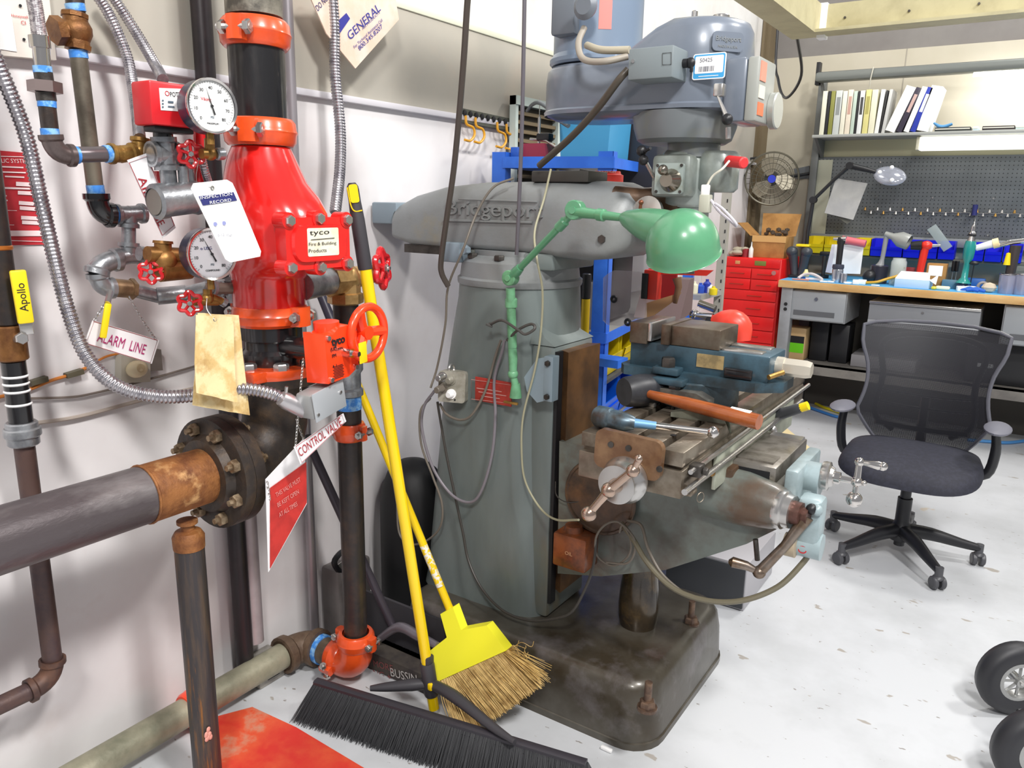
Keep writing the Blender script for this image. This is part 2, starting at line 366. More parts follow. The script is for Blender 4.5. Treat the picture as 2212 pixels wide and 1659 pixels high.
def taped(parent, a, b_, r): a, b_ = V(a), V(b_); return obj('thread_tape', MB().cyl(a, b_, r, n=16), tape, parent, 'blue thread tape')
def corr(pts, r, pitch, depth=.86, n=12, sm=10):
    p = resample(smooth(pts, sm), pitch / 4); rr = [r * (1, 1, depth, depth)[i % 4] for i in range(len(p))]; return MB().tube(p, rr, n)
def chain(parent, a, b_, sag, link=.007, m=None, name='chain'):
    a, b_ = V(a), V(b_); N = max(2, int((b_ - a).length * 1.05 / (link * 1.1))); b = MB(); prev = None
    pt = [a.lerp(b_, i / N) - V((0, 0, sag * 4 * (i / N) * (1 - i / N))) for i in range(N + 1)]
    for i in range(N):
        c = (pt[i] + pt[i + 1]) / 2; d = (pt[i + 1] - pt[i]).normalized(); s = V((1, 0, 0)) if i % 2 else V((0, 1, 0)); s = (s - d * s.dot(d)).normalized()
        b.tube([c + d * link * .75 * math.cos(t) + s * link * .35 * math.sin(t) for t in [2 * PI * k / 8 for k in range(8)]], link * .12, 4, closed=True)
    return obj(name, b, m or steel, parent)
X1, X2, X3 = -1.62, -1.75, -1.5
# ------------------------------------------------------------------ the sprinkler riser
RX, RY = -1.58, 1.28
sr = thing('sprinkler_riser', 'red fire sprinkler riser valve between orange couplings on a black vertical pipe', 'sprinkler riser', (RX, RY, .7))
pipe(sr, [(RX, RY, 1.9), (RX, RY, 2.7)], .064, mat('worn_grey_pipe', '8A8578', .45, .3, '4A463F', 10, .45, .6, .2, 60), n=28, lab='scuffed grey upper pipe')
pipe(sr, [(RX, RY, 1.65), (RX, RY, 1.87)], .064, mat('scuffed_black_pipe', '1C1B1D', .3, .2, '2A2626', 14, .5, .7, .1, 80, (2, 2, .5), coat=.3, col3='8C7E72', s3=16, lo3=.66, hi3=.74), n=28, lab='glossy black pipe spool')
coupling(sr, (RX, RY, 1.862), (.0, 0.02, 1), .071, .062, (.4, -.95, 0), lab='upper orange coupling')
coupling(sr, (RX, RY, 1.645), (0, 0, 1), .075, .062, (.55, -.85, 0), lab='middle orange coupling')
coupling(sr, (RX, RY, 1.212), (0, 0, 1), .082, .056, (1, .15, 0), lab='lower orange coupling')
prof = [(1.187, .078, .078, .078), (1.20, .088, .088, .088), (1.30, .088, .09, .088), (1.325, .09, .12, .094), (1.345, .092, .165, .104), (1.38, .094, .172, .108), (1.43, .096, .172, .108), (1.46, .096, .165, .106), (1.495, .094, .14, .1), (1.53, .09, .115, .094), (1.565, .084, .092, .086), (1.59, .078, .078, .078), (1.612, .068, .068, .068)]
rings = []
for (z, rl, rr, w) in prof:
    ring = []
    for k in range(40):
        a = 2 * PI * k / 40; e = .72 if rr > .13 else 1; cx = math.cos(a); sy = math.sin(a)
        x = (rr if cx > 0 else rl) * math.copysign(abs(cx) ** e, cx); y = w * math.copysign(abs(sy) ** e, sy); ring.append(V((RX + x, RY + y, z)))
    rings.append(ring)
obj('valve_body', MB().loft(rings), red, sr, 'glossy red bulging valve body', sharp=60)
cvx = -1.398; cy0 = P(687, 525, 'x', cvx); b = MB(); M = frame((cvx - .03, cy0.y, cy0.z), (1, 0, 0), (0, 1, 0))
b.prism(rrect(.195, .118, .018), M, .034); 
for (u, w_) in ((-.088, .052), (0, .056), (.088, .052), (-.088, -.052), (0, -.056), (.088, -.052)): b.cyl(M @ V((u, w_, 0)), M @ V((u, w_, .036)), .019, n=16)
b.prism(rrect(.165, .085, .03), M @ Matrix.Translation((0, 0, .034)), .008, .96); cov = obj('cover_plate', b, red, sr)
for (u, w_) in ((-.088, .052), (0, .056), (.088, .052), (-.088, -.052), (0, -.056), (.088, -.052)):
    obj('bolt', MB().hexa(M @ V((u, w_, .036)), (1, 0, 0), .0125, .011), steel, cov)
lp = -1.398 + .0125
b = MB(); b.prism(rrect(.096, .064, .004), frame((lp - .001, P(693, 520, 'x', lp).y + .008, cy0.z + .003), (1, 0, 0), (0, 1, 0)), .0015); obj('name_plate', b, mat('worn_label', 'EFEAD2', .5, 0, 'D9CFAE', 30, .5, .7), cov)
ptext(cov, 'tyco', (690, 504), (1, -.06), 12, 42, 'x', lp + .001, black); ptext(cov, 'Fire & Building', (697, 527), (1, -.06), 9, 58, 'x', lp + .001, ink); ptext(cov, 'Products', (686, 541), (1, -.06), 8, 38, 'x', lp + .001, ink)
lines(cov, [(671, 518, 722, 514, 1.4)], 'x', lp + .001, ink)
# butterfly control valve, flange adapter and elbow below
b = MB(); b.lathe([(.05, 0), (.072, 0), (.074, .03), (.066, .04), (.066, .06), (.078, .066), (.078, .1), (.06, .1)], (RX, RY, 1.085), n=32)
b.cyl((RX + .05, RY, 1.135), (-1.345, RY - .01, 1.14), .028, n=16); b.lathe([(.0, 0), (.05, 0), (.05, .012), (0, .012)], (-1.4, RY, 1.14), (1, 0, 0), 20); obj('butterfly_valve', b, newblack, sr, 'shiny black butterfly valve body')
b = MB(); b.lathe([(.07, 0), (.118, 0), (.122, .012), (.118, .024), (.07, .024)], (RX, RY, 1.062), n=40)
for s in (-1, 1): b.box((RX + .115 * s * .5, RY - .115 * s * .87, 1.074), (.05, .05, .028), .006)
fa = obj('flange_adapter', b, orange, sr, 'flat orange flange adapter ring')
for k in range(8): a = .3 + 2 * PI * k / 8; obj('bolt', MB().hexa((RX + .1 * math.cos(a), RY + .1 * math.sin(a), 1.086), (0, 0, 1), .019, .016), steel, fa)
b = MB(); b.lathe([(.06, 0), (.118, 0), (.118, .022), (.08, .022)], (RX, RY, 1.04), n=40); FZ = .845
cpts = [V((RX, RY, 1.045)), V((RX, RY, .96))] + [V((RX, RY - .115 + .115 * math.cos(a), .955 - .11 * math.sin(a))) for a in [PI / 2 * k / 8 for k in range(1, 9)]] + [V((RX, 1.135, FZ))]
b.tube(cpts, [.085] + [.082] * 8 + [.08, .085], 28); b.lathe([(.06, 0), (.136, 0), (.136, .03), (.06, .03)], (RX, 1.106, FZ), (0, 1, 0), 44)
obj('lower_elbow', b, flange_m, sr, 'dark cast elbow with bolted flange', sharp=50)
# ------------------------------------------------------------------ the big feed pipe
fp = thing('feed_pipe', 'large rusting steel pipe crossing the lower left, ending in a round bolted flange', 'pipe', (RX, .6, FZ))
b = MB(); b.lathe([(.06, 0), (.136, 0), (.136, .028), (.06, .028)], (RX, 1.077, FZ), (0, 1, 0), 44); b.lathe([(.0, -.02), (.088, -.02), (.098, 0)], (RX, 1.077, FZ), (0, 1, 0), 36)
fl = obj('flange', b, flange_m, fp, 'dark round pipe flange')
for k in range(8):
    a = .39 + 2 * PI * k / 8; p = V((RX + .112 * math.cos(a), 1.077, FZ + .112 * math.sin(a))); bb = MB().hexa(p, (0, -1, 0), .0165, .016, .012); bb.cyl(p, p + V((0, .06, 0)), .008, n=8); bb.hexa(p + V((0, .059, 0)), (0, 1, 0), .0165, .016, .01); obj('bolt', bb, mat('stained_bolt', 'A08C72', .5, .6, '6E5A44', 60), fl)
pipe(fp, [(RX, .905, FZ), (RX, .93, FZ), (RX, 1.06, FZ)], .0668, rust, n=36, lab='orange rusted weld section')
b = MB().tube([(RX, -.4, FZ), (RX, .9, FZ), (RX, .908, FZ)], [.0655, .0655, .063], 40); obj('pipe', b, rustpipe, fp)
obj('weld_bead', MB().torus((RX, .907, FZ), (0, 1, 0), .066, .0035), rust, fp)
# stand post below it
pt = P(403, 1112, 'x', RX); py_ = pt.y
ps = thing('pipe_stand', 'rust-streaked steel post standing under the large rusting pipe', 'pipe stand', (RX, py_, 0))
obj('post', MB().cyl((RX, py_, 0), (RX, py_, .685), .0345, n=28), mat('rust_streaked_post', '403B3C', .42, .3, '5C4C40', 20, .45, .65, .25, 60, (3, 3, .25), col3='94602E', s3=11, lo3=.58, hi3=.66), ps)
b = MB().lathe([(.036, 0), (.037, .03), (.03, .042), (.016, .046), (.016, .06), (.024, .062), (.024, .07), (0, .07)], (RX, py_, .68), n=24); obj('cap', b, rust, ps, 'rusty screwed cap')
b = MB(); c = P(452, 1583, 'x', RX + .036)
for k in range(7): b.ball((c.x, c.y + random.uniform(-.009, .009), c.z + random.uniform(-.016, .016)), .006, (.4, 1, 1.3), 8)
obj('paint_splash', b, mat('pink_paint', 'E8A090', .6), ps)
# ------------------------------------------------------------------ main drain from the brass angle valve to the floor pipe
DX, DY = -1.59, 1.55
def DZ(py): return P(785, py, 'y', DY).z
dp = thing('drain_pipe', 'black drain pipe dropping from a brass angle valve to an orange elbow', 'pipe', (DX, DY, .2))
zb = P(745, 603, 'y', DY).z
pipe(dp, [(RX + .05, RY + .06, zb), (DX, DY - .05, zb)], .036, galv, n=20, lab='grey nipple')
vb = MB(); vb.ball((DX, DY, zb), .045); vb.cyl((DX, DY - .06, zb), (DX, DY, zb), .046, n=8); vb.cyl((DX, DY, zb - .065), (DX, DY, zb), .043, n=8); vb.lathe([(.04, 0), (.05, .005), (.05, .03), (.04, .035)], (DX, DY, zb - .07), n=8); vb.cyl((DX, DY, zb), (DX + .02, DY + .1, zb + .01), .034, .025, n=14)
obj('angle_valve', vb, mat('new_brass', 'C4A06A', .35, .7, 'A88450', 30), dp, 'brass angle valve')
handwheel(dp, P(825, 580, 'y', DY + .12), (.75, .3, 0.05), .056)
z1, z2, z3, z4 = DZ(790), DZ(862), DZ(872), DZ(890)
pipe(dp, [(DX, DY, z1), (DX, DY, zb - .06)], .036, blackpipe, n=20)
b = MB().lathe([(.034, 0), (.043, .004), (.043, .02), (.037, .026), (.037, z1 - z2 - .03), (.044, z1 - z2 - .02), (.044, z1 - z2)], (DX, DY, z2), n=24); obj('union', b, galv, dp, 'grey steel union')
taped(dp, (DX, DY, z4), (DX, DY, z2), .0365)
pipe(dp, [(DX, DY, .17), (DX, DY, z4)], .0355, blackpipe, n=24)
coupling(dp, (DX, DY, DZ(938)), (0, 0, 1), .042, .05, (1, .1, 0), bl=.028, lab='orange coupling half way up the drain')
oe = MB(); ez = .075
oe.tube([V((DX, DY, .15)), V((DX, DY, .13))] + [V((DX - .055 + .055 * math.cos(a), DY, .125 - .055 * math.sin(a))) for a in [PI / 2 * k / 6 for k in range(1, 7)]] + [V((DX - .075, DY, .07))], .052, 24); obj('elbow', oe, orange, dp, 'orange grooved elbow')
coupling(dp, (DX, DY, .162), (0, 0, 1), .052, .05, (.9, .1, 0), bl=.026, lab='orange coupling on top of the floor elbow'); coupling(dp, (DX - .078, DY, .075), (1, 0, 0), .05, .05, (0, -.8, -.3), bl=.026)
# floor pipe
PX_ = -1.82
gp = thing('floor_pipe', 'weathered grey pipe running low along the white wall', 'pipe', (PX_, .8, .07))
gpm = mat('weathered_floor_pipe', 'A39E88', .5, .2, '7C7C68', 7, .4, .65, .3, 60)
pipe(gp, [(PX_, -.3, .07), (PX_, 1.46, .07)], .041, gpm, n=24); coupling(gp, (PX_, 1.13, .07), (0, 1, 0), .047, .05, (0.5, 0, 1), signal, bl=.02, lab='bright orange coupling')
bend(gp, (PX_, 1.45, .07), (PX_, DY, .07), (-1.755, DY, .07), .05, mat('brown_cast_elbow', '6E5A48', .55, .2, '574436', 20, .4, .6, .4, 60), lab='brown cast elbow')
taped(gp, (-1.757, DY, .07), (-1.735, DY, .07), .048); pipe(gp, [(-1.737, DY, .07), (-1.67, DY, .07)], .043, mat('brown_pipe', '6E6150', .5, .3, '574B3E', 20), n=24)
# ------------------------------------------------------------------ supervisory switch, operator box and handwheel
ob = P(716, 766, 'y', 1.22); OY = 1.215
op = thing('valve_operator', 'bright orange tamper switch box with large round handwheel beside the black valve', 'valve actuator', (-1.37, OY + .05, 1.14))
def bp(px, py): return P(px, py, 'x', -1.315)
fa_, fb_, fc_, fd_ = bp(688, 720), bp(772, 705), bp(777, 800), bp(700, 838)
# box: front face towards +X, left side visible
cx = (fa_ + fb_ + fc_ + fd_) / 4; hw, hh = .058, .060
M = frame((-1.372, cx.y - .004, cx.z), (1, .04, 0), (0, 1, 0)); M = frame(M.translation, (1, .1, 0), (-.1, 1, .06))
b = MB(); b.prism([(-hw, -hh), (hw * .3, -hh), (hw, -hh * .72), (hw, hh * .9), (hw * .55, hh * 1.12), (-hw * .1, hh * 1.12), (-hw * .5, hh * .9), (-hw, hh)], M, .062, .96)
b.cyl(M @ V((0, .01, .02)), M @ V((0, .075, .02)), .03, n=20); box_ = obj('switch_housing', b, signal, op)
for (u, w) in ((-.045, .048), (.044, .052), (.044, -.04), (-.045, -.05)): obj('screw', MB().cyl(M @ V((u, w, .06)), M @ V((u, w, .067)), .006, n=8), steel, box_)
t_ = text(box_, 'tyco', .026, M @ Matrix.Translation((-.012, .036, .0632)), ink, bold=.001)
for (u, w, s, z) in ((-.03, .02, '(UL)', .012), (-.03, .004, 'FM', .012), (-.03, -.02, 'A  1', .009), (-.008, .016, 'OPEN', .008)): text(box_, s, z, M @ Matrix.Translation((u, w, .0632)), ink)
b = MB()
for k in range(9): b.box((-.02 + .003 * (k % 2), -.022 - k * .0035, .0628), (.034, .0012, .0008), M=M)
obj('print', b, ink, box_, kind='stuff')
b = MB(); b.cyl(M @ V((.008, .004, .06)), M @ V((.008, .004, .085)), .011, n=16); b.cyl(M @ V((.008, .004, .085)), M @ V((.008, .004, .105)), .0065, n=6); obj('spindle', b, chrome, op, 'shiny spindle nut')
obj('indicator_flag', MB().box((.03, .002, .098), (.028, .05, .0025), .006, M=M), yellow, op, 'yellow indicator flag')
wc = P(795, 719, 'x', -1.312); n_ = V((1, .1, 0)).normalized(); Mw = frame(wc, n_, (0, 0, 1)); b = MB(); R_ = .063
b.tube([Mw @ V((R_ * math.cos(a), R_ * math.sin(a), 0)) for a in [2 * PI * i / 40 for i in range(40)]], .0105, 10, closed=True)
for k in range(3):
    a = 2 * PI * k / 3 + .5; b.tube([Mw @ V((0, 0, -.012)), Mw @ V((R_ * .5 * math.cos(a), R_ * .5 * math.sin(a), -.008)), Mw @ V((R_ * math.cos(a), R_ * math.sin(a), 0))], .013, 8)
b.cyl(Mw @ V((0, 0, -.05)), Mw @ V((0, 0, .004)), .017, n=18); obj('handwheel', b, signal, op, 'large round orange handwheel'); 
b = MB(); b.cyl(M @ V((.03, .012, .03)), Mw @ V((0, 0, -.045)), .017, n=16); obj('shaft', b, signal, op)
# grey junction box under it
jc = P(712, 868, 'x', -1.31); MJ = frame((-1.345, jc.y, jc.z), (1, .1, 0), (-.1, 1, .16))
jb = thing('junction_box', 'light grey metal junction box hanging under the orange switch box', 'electrical box', (-1.345, jc.y, jc.z))
b = MB(); b.box((0, 0, .0), (.1, .062, .05), .008, M=MJ); obj('box', b, mat('cast_grey_aluminium', 'AEB0B0', .45, .5), jb); cp = obj('cover_plate', MB().box((.004, 0, .028), (.108, .07, .004), .002, M=MJ), mat('light_grey_plate', 'BCC0C4', .4, .4), jb)
for s in (-1, 1): obj('screw', MB().cyl(MJ @ V((.042 * s, .012 * s - .005, .03)), MJ @ V((.042 * s, .012 * s - .005, .033)), .004, n=8), steel, cp)
# ------------------------------------------------------------------ flexible conduits
def flex(pts, r, pitch, label, name='flexible_conduit', m=conduit_m, grp=None):
    t = tag(obj(name, corr(pts, r, pitch), m, loc=pts[len(pts) // 2], sharp=70), label, 'conduit', grp); return t
cpt = [P(-40, 60, 'x', X2), P(0, 150, 'x', X2), P(55, 290, 'x', X2), P(88, 430, 'x', X2), P(118, 560, 'x', X2), P(150, 680, 'x', -1.72), P(188, 770, 'x', -1.68), P(250, 832, 'x', -1.62), P(340, 856, 'x', -1.56), P(430, 853, 'x', -1.5), P(520, 840, 'x', -1.45), P(590, 852, 'x', -1.40), P(625, 872, 'x', -1.37)]
flex(cpt, .0155, .0085, 'ribbed steel conduit sweeping from the left edge down to the grey junction box')
e0, e1 = P(618, 866, 'x', -1.372), P(655, 886, 'x', -1.36); cn = thing('conduit_connector', 'cast angled connector joining the ribbed conduit to the junction box', 'connector', e1)
b = MB(); b.tube([e0 + (e0 - e1) * .3, e0, e1, e1 + V((.01, .02, .002))], [.017, .02, .019, .012], 14); obj('body', b, mat('cast_silver', 'C2BEC0', .35, .8), cn); obj('nut', MB().hexa(e1 + V((0, .012, 0)), (0, 1, 0), .02, .012), steel, cn); obj('clamp_screw', MB().cyl(e0 + V((0, 0, .012)), e0 + V((0.004, 0, .034)), .004, n=8), steel, cn)
flex([P(195, -30, 'x', -1.8), P(235, 30, 'x', -1.8), P(272, 115, 'x', -1.79), P(286, 180, 'x', -1.76), P(296, 250, 'x', -1.7), P(302, 300, 'x', X1)], .0125, .0065, 'ribbed conduit passing left of the red switch box and ending in a brass fitting')
flex([P(228, -30, 'x', -1.82), P(262, 20, 'x', -1.82), P(300, 80, 'x', -1.8), P(335, 140, 'x', -1.75), P(352, 172, 'x', -1.68)], .0125, .0065, 'ribbed conduit running down into the top of the red switch box')
flex([P(716, -30, 'x', -1.8), P(722, 60, 'x', -1.8), P(724, 160, 'x', -1.8), P(735, 280, 'x', -1.78), P(734, 370, 'x', -1.75), P(724, 460, 'x', -1.7)], .0168, .0088, 'tall ribbed steel conduit hanging right of the red valve')
flex([P(436, 340, 'x', -1.53), P(443, 370, 'x', -1.53), P(452, 400, 'x', -1.55), P(462, 440, 'x', -1.56)], .009, .005, 'short braided hose above the inspection tag')
# ------------------------------------------------------------------ vertical pipes behind the riser
b = thing('wall_pipe', 'tall black pipe fixed to the wall behind the riser', 'pipe', (-1.86, 1.34, 0)); y0 = P(440, 100, 'x', -1.86).y
pipe(b, [(-1.86, y0, .02), (-1.86, y0, 3)], .026, mat('dull_black_pipe', '2B2629', .4, .2, '463A3C', 5, .5, .8), n=18); bx = P(568, 1490, 'x', -1.84)
b2 = thing('wall_conduit', 'thin grey conduit strapped to the wall beside the black pipe', 'conduit', (-1.87, 1.5, 0)); y1 = P(628, 200, 'x', -1.87).y
pipe(b2, [(-1.87, y1, .06), (-1.87, y1, 3)], .0165, mat('grey_conduit', 'A8A2A6', .4, .5), n=14); obj('strap', MB().lathe([(.017, 0), (.021, 0), (.021, .02), (.017, .02)], (-1.87, y1, 1.55), n=14), steel, b2)
b3 = thing('grey_wall_pipe', 'wide pale grey conduit on the wall, half hidden by the black pipe', 'pipe', (-1.86, 1.42, 0)); y2 = P(545, 1250, 'x', -1.86).y
pipe(b3, [(-1.865, y2, .14), (-1.865, y2, 1.2)], .027, mat('pale_grey_pipe', 'B4AAAC', .45, .3, '94888A', 4, .4, .7), n=16)
fb = thing('floor_outlet_box', 'small grey outlet box on the floor at the wall, under the pipe elbow', 'electrical box', (-1.85, 1.39, 0)); obj('box', MB().bb((-1.895, y2 - .03, 0), (-1.815, y2 + .07, .085), .006), mat('worn_grey_box', '8E8A84', .5, .3, 'A8A49C', 20), fb); obj('slot', MB().bb((-1.816, y2, .02), (-1.813, y2 + .045, .03)), ink, fb)
# ------------------------------------------------------------------ left supply pipe with yellow lever
LX = -1.79; LY = P(60, 1020, 'x', LX).y
lp_ = thing('supply_pipe', 'taped steel pipe at the left edge with a brass valve and long yellow lever', 'pipe', (LX, LY, .4))
def LZ(py): return P(20 + (py - 500) * .095, py, 'x', LX).z
def lseg(a, c, r, m, nm='pipe', lab=None): return obj(nm, MB().cyl((LX, LY, LZ(c)), (LX, LY, LZ(a)), r, n=20, ch=.003), m, lp_, lab)
lseg(-40, 700, .025, blackpipe); lseg(700, 775, .031, bronze, 'ball_valve', 'brown brass ball valve body'); lseg(775, 915, .024, newblack); lseg(955, 1440, .021, mat('rusty_brown_pipe', '5C4640', .5, .25, '4A3A3C', 14, .4, .6, .3, 60))
lseg(908, 958, .032, galv, 'union', 'pale galvanised union'); lseg(920, 940, .037, galv, 'union_nut'); lseg(528, 540, .027, mat('copper_ring', 'C0702E', .4, .6), 'ring', 'copper ring')
for py in (806, 822, 838, 866): lseg(py, py + 7, .0262, white, 'tape_band', 'white tape band')
bend(lp_, (LX, LY, LZ(1425)), (LX, LY, LZ(1470)), (LX, LY - .06, LZ(1470)), .024, mat('rusty_elbow', '4C3833', .55, .2, '6A4A3A', 20), lab='rusty elbow'); pipe(lp_, [(LX, LY - .055, LZ(1470)), (LX, LY - .6, LZ(1470))], .021, MATS['rusty_brown_pipe'])
hy = LY + .035; b = MB(); c0, c1 = P(38, 586, 'x', LX + .05), P(56, 696, 'x', LX + .05); d_ = (c1 - c0)
Mh = frame((c0 + c1) / 2, (1, -.2, 0), d_); b.box((0, 0, 0), (d_.length + .005, .03, .012), .004, M=Mh); lv = obj('lever', b, yellow, lp_, 'long yellow lever handle')
text(lv, 'Apollo', .022, Mh @ Matrix.Translation((0.0, 0, .0064)) @ Matrix.Rotation(PI, 4, 'Z'), ink)
b = MB(); b.box((d_.length / 2 + .012, .0, -.005), (.03, .026, .006), .002, M=Mh); b.cyl((LX, LY, LZ(735)), P(45, 730, 'x', LX + .05), .008, n=8); b.hexa(P(45, 730, 'x', LX + .045), (1, -.2, 0), .013, .012); obj('lever_bracket', b, steel, lp_)
# ------------------------------------------------------------------ trim piping
tp = thing('trim_piping', 'cluster of small galvanised and brass trim pipes left of the red valve', 'pipes', (X1, 1, 1.5))
def pp(pts, x, r, m=galv, nm='pipe', lab=None): return pipe(tp, [P(a, c, 'x', x) for a, c in pts], r, m, nm, lab=lab)
# run from the braided hose
b = corr([P(60, -40, 'x', X1), P(75, 10, 'x', X1), P(88, 100, 'x', X1)], .0135, .003, .93); obj('braided_hose', b, mat('braided_steel', 'C9C2C2', .3, .8, '8E868A', 160, .45, .55), tp, 'shiny braided metal hose', sharp=70)
pp([(88, 98), (92, 146)], X1, .015, chrome, 'ferrule', 'bright metal ferrule'); pp([(84, 78), (87, 104)], X1, .0185, chrome, 'ferrule'); taped(tp, P(91, 143, 'x', X1), P(93, 158, 'x', X1), .0165)
pp([(93, 156), (96, 175)], X1, .0165, dsteel, 'nipple'); b = MB(); q, q2 = P(96, 176, 'x', X1), P(98, 200, 'x', X1); b.lathe([(0, 0), (.03, 0), (.03, (q - q2).length), (0, (q - q2).length)], q, q2 - q, 6); obj('union_nut', b, mat('dull_nickel', '8A7B78', .35, .8), tp, 'large hexagonal union nut')
pp([(98, 200), (101, 218)], X1, .0175, dsteel, 'nipple'); taped(tp, P(101, 217, 'x', X1), P(102, 232, 'x', X1), .0165); pp([(102, 231), (108, 280)], X1, .0155, blackpipe); taped(tp, P(107, 278, 'x', X1), P(109, 293, 'x', X1), .0165)
dk = mat('dull_iron_fitting', '6E6260', .4, .6, '5A4E4C', 20)
bend(tp, P(109, 291, 'x', X1), P(116, 338, 'x', X1), P(158, 336, 'x', X1), .0185, dk, lab='dark iron elbow'); taped(tp, P(157, 335, 'x', X1), P(168, 335, 'x', X1), .017); pp([(167, 334), (228, 333)], X1, .0155, mat('grey_steel_pipe', '7C7476', .32, .7)); taped(tp, P(226, 333, 'x', X1), P(237, 332, 'x', X1), .0175)
bt = P(262, 333, 'x', X1); fitting('tee', tp, bt, [P(237, 332, 'x', X1), P(290, 330, 'x', X1)], .0175, brass, lab='brass tee'); fitting('elbow', tp, P(302, 325, 'x', X1), [P(303, 298, 'x', X1), P(322, 328, 'x', X1)], .0165, brass, lab='brass elbow')
# galvanised cross below the red box
XC = -1.56; cc_ = P(358, 333, 'x', XC); fitting('cross', tp, cc_, [P(353, 296, 'x', XC), P(362, 368, 'x', XC), P(325, 333, 'x', XC), P(384, 333, 'x', XC)], .0215, galv, lab='galvanised cross fitting')
pp([(350, 262), (353, 300)], XC, .02, newblack, 'nipple', 'black nipple'); pp([(362, 366), (366, 402)], XC, .017, galv, 'nipple'); handwheel(tp, P(412, 333, 'x', XC + .04), (.85, -.45, 0), .027)
b = MB(); b.cyl(P(336, 436, 'x', XC + .02), P(425, 425, 'x', XC + .02), .0345, n=22); b.lathe([(.028, -.004), (.037, 0), (.037, .018), (.0345, .02)], P(336, 436, 'x', XC + .02), P(425, 425, 'x', XC + .02) - P(336, 436, 'x', XC + .02), 22); b.cyl(P(366, 398, 'x', XC), P(368, 425, 'x', XC), .026, n=16); b.ball(P(425, 428, 'x', XC + .02), .036); obj('reducing_tee', b, galv, tp, 'large galvanised tee'); obj('plug', MB().cyl(P(332, 436, 'x', XC + .02), P(340, 436, 'x', XC + .02), .027, n=20), mat('dull_plug', '9A9890', .4, .7), tp)
pp([(405, 350), (410, 420)], XC, .014, galv, 'nipple'); pp([(395, 360), (398, 410)], XC + .02, .011, galv, 'nipple'); pp([(430, 270), (432, 440)], -1.57, .013, redh, 'red_pipe', 'thin red pipe'); pp([(352, 372), (352, 420)], -1.6, .02, redh, 'red_pipe', 'thin red pipe')
# brass cock right of upper handwheel
b = MB(); b.cyl(P(452, 300, 'x', -1.5), P(453, 330, 'x', -1.5), .011, n=8); b.cyl(P(435, 332, 'x', -1.5), P(474, 333, 'x', -1.5), .0105, n=12); b.ball(P(454, 332, 'x', -1.5), .0145); obj('drain_cock', b, brass, tp, 'small brass cock'); obj('cock_plug', MB().cyl(P(466, 333, 'x', -1.495), P(484, 332, 'x', -1.495), .013, n=14, ch=.003), galv, tp)
# run with bronze check valve
pp([(158, -40), (164, 26)], X2, .0185, blackpipe); taped(tp, P(161, 8, 'x', X2), P(165, 25, 'x', X2), .0195)
b = MB(); q = lambda a, c: P(a, c, 'x', X2); b.lathe([(0, 0), (.027, 0), (.027, .008), (.022, .011), (0, .011)], q(161, 38), q(161, 20) - q(161, 38), 8); b.cyl(q(162, 34), q(168, 100), .024, n=18); b.ball(q(166, 68), .031); b.cyl(q(164, 66), q(128, 66), .019, n=16); b.lathe([(0, 0), (.029, 0), (.029, .018), (0, .018)], q(134, 66), q(116, 66) - q(134, 66), 6); b.lathe([(0, 0), (.026, 0), (.027, .01), (0, .01)], q(168, 108), q(168, 98) - q(168, 108), 8); obj('check_valve', b, bronze, tp, 'dark bronze check valve')
taped(tp, q(168, 108), q(171, 126), .0185); pp([(170, 124), (205, 402)], X2, .0175, mat('grey_brown_pipe', '7A7264', .45, .4, '4E463C', 8, .4, .65)); taped(tp, q(205, 400), q(208, 420), .0185)
bend(tp, q(208, 418), q(212, 466), q(242, 465), .0235, newblack, lab='black plastic elbow'); taped(tp, q(238, 463), q(250, 463), .0195)
fitting('tee', tp, q(278, 463), [q(249, 463), q(310, 461), q(278, 492)], .019, galv, lab='galvanised tee'); pp([(278, 490), (278, 528)], X2, .0155); fitting('tee', tp, q(278, 552), [q(278, 524), q(252, 558), q(308, 552)], .019, galv, lab='galvanised tee')
bend(tp, q(256, 560), q(212, 566), q(208, 592), .0225, galv, lab='galvanised elbow'); bend(tp, q(210, 590), q(216, 625), q(244, 622), .0205, galv, lab='galvanised elbow')
b = MB(); b.cyl(q(240, 621), q(288, 625), .021, n=16); b.lathe([(0, 0), (.025, 0), (.025, .01), (0, .01)], q(280, 624), q(292, 625) - q(280, 624), 6); b.cyl(q(250, 620), q(246, 636), .013, n=10); obj('ball_valve', b, mat('weathered_brass', '9A8060', .45, .6, '7A6248', 30), tp, 'weathered brass ball valve')
pp([(286, 626), (344, 641)], X2, .016, galv); pipe(tp, [P(340, 640, 'x', X2), P(402, 634, 'x', -1.72)], .021, galv, 'coupling'); pipe(tp, [P(398, 634, 'x', -1.72), P(448, 622, 'x', -1.68)], .017, galv); pipe(tp, [P(446, 624, 'x', -1.66), P(528, 622, 'x', -1.6)], .014, mat('brown_nipple', '7A665C', .4, .5)); fitting('coupling', tp, P(468, 622, 'x', -1.65), [P(455, 622, 'x', -1.65), P(482, 622, 'x', -1.65)], .018, galv)
pp([(495, 602), (508, 650)], -1.64, .018, galv, 'nipple')
hl = P(232, 655, 'x', -1.7); Mh = frame(P(228, 693, 'x', -1.69), (1, -.2, 0), P(222, 735, 'x', -1.69) - P(234, 650, 'x', -1.69)); obj('lever', MB().box((0, 0, 0), (.078, .0145, .008), .003, M=Mh), yellow, tp, 'yellow lever hanging down'); obj('lever_stub', MB().cyl(P(238, 630, 'x', -1.71), P(232, 655, 'x', -1.69), .007, n=8), steel, tp)
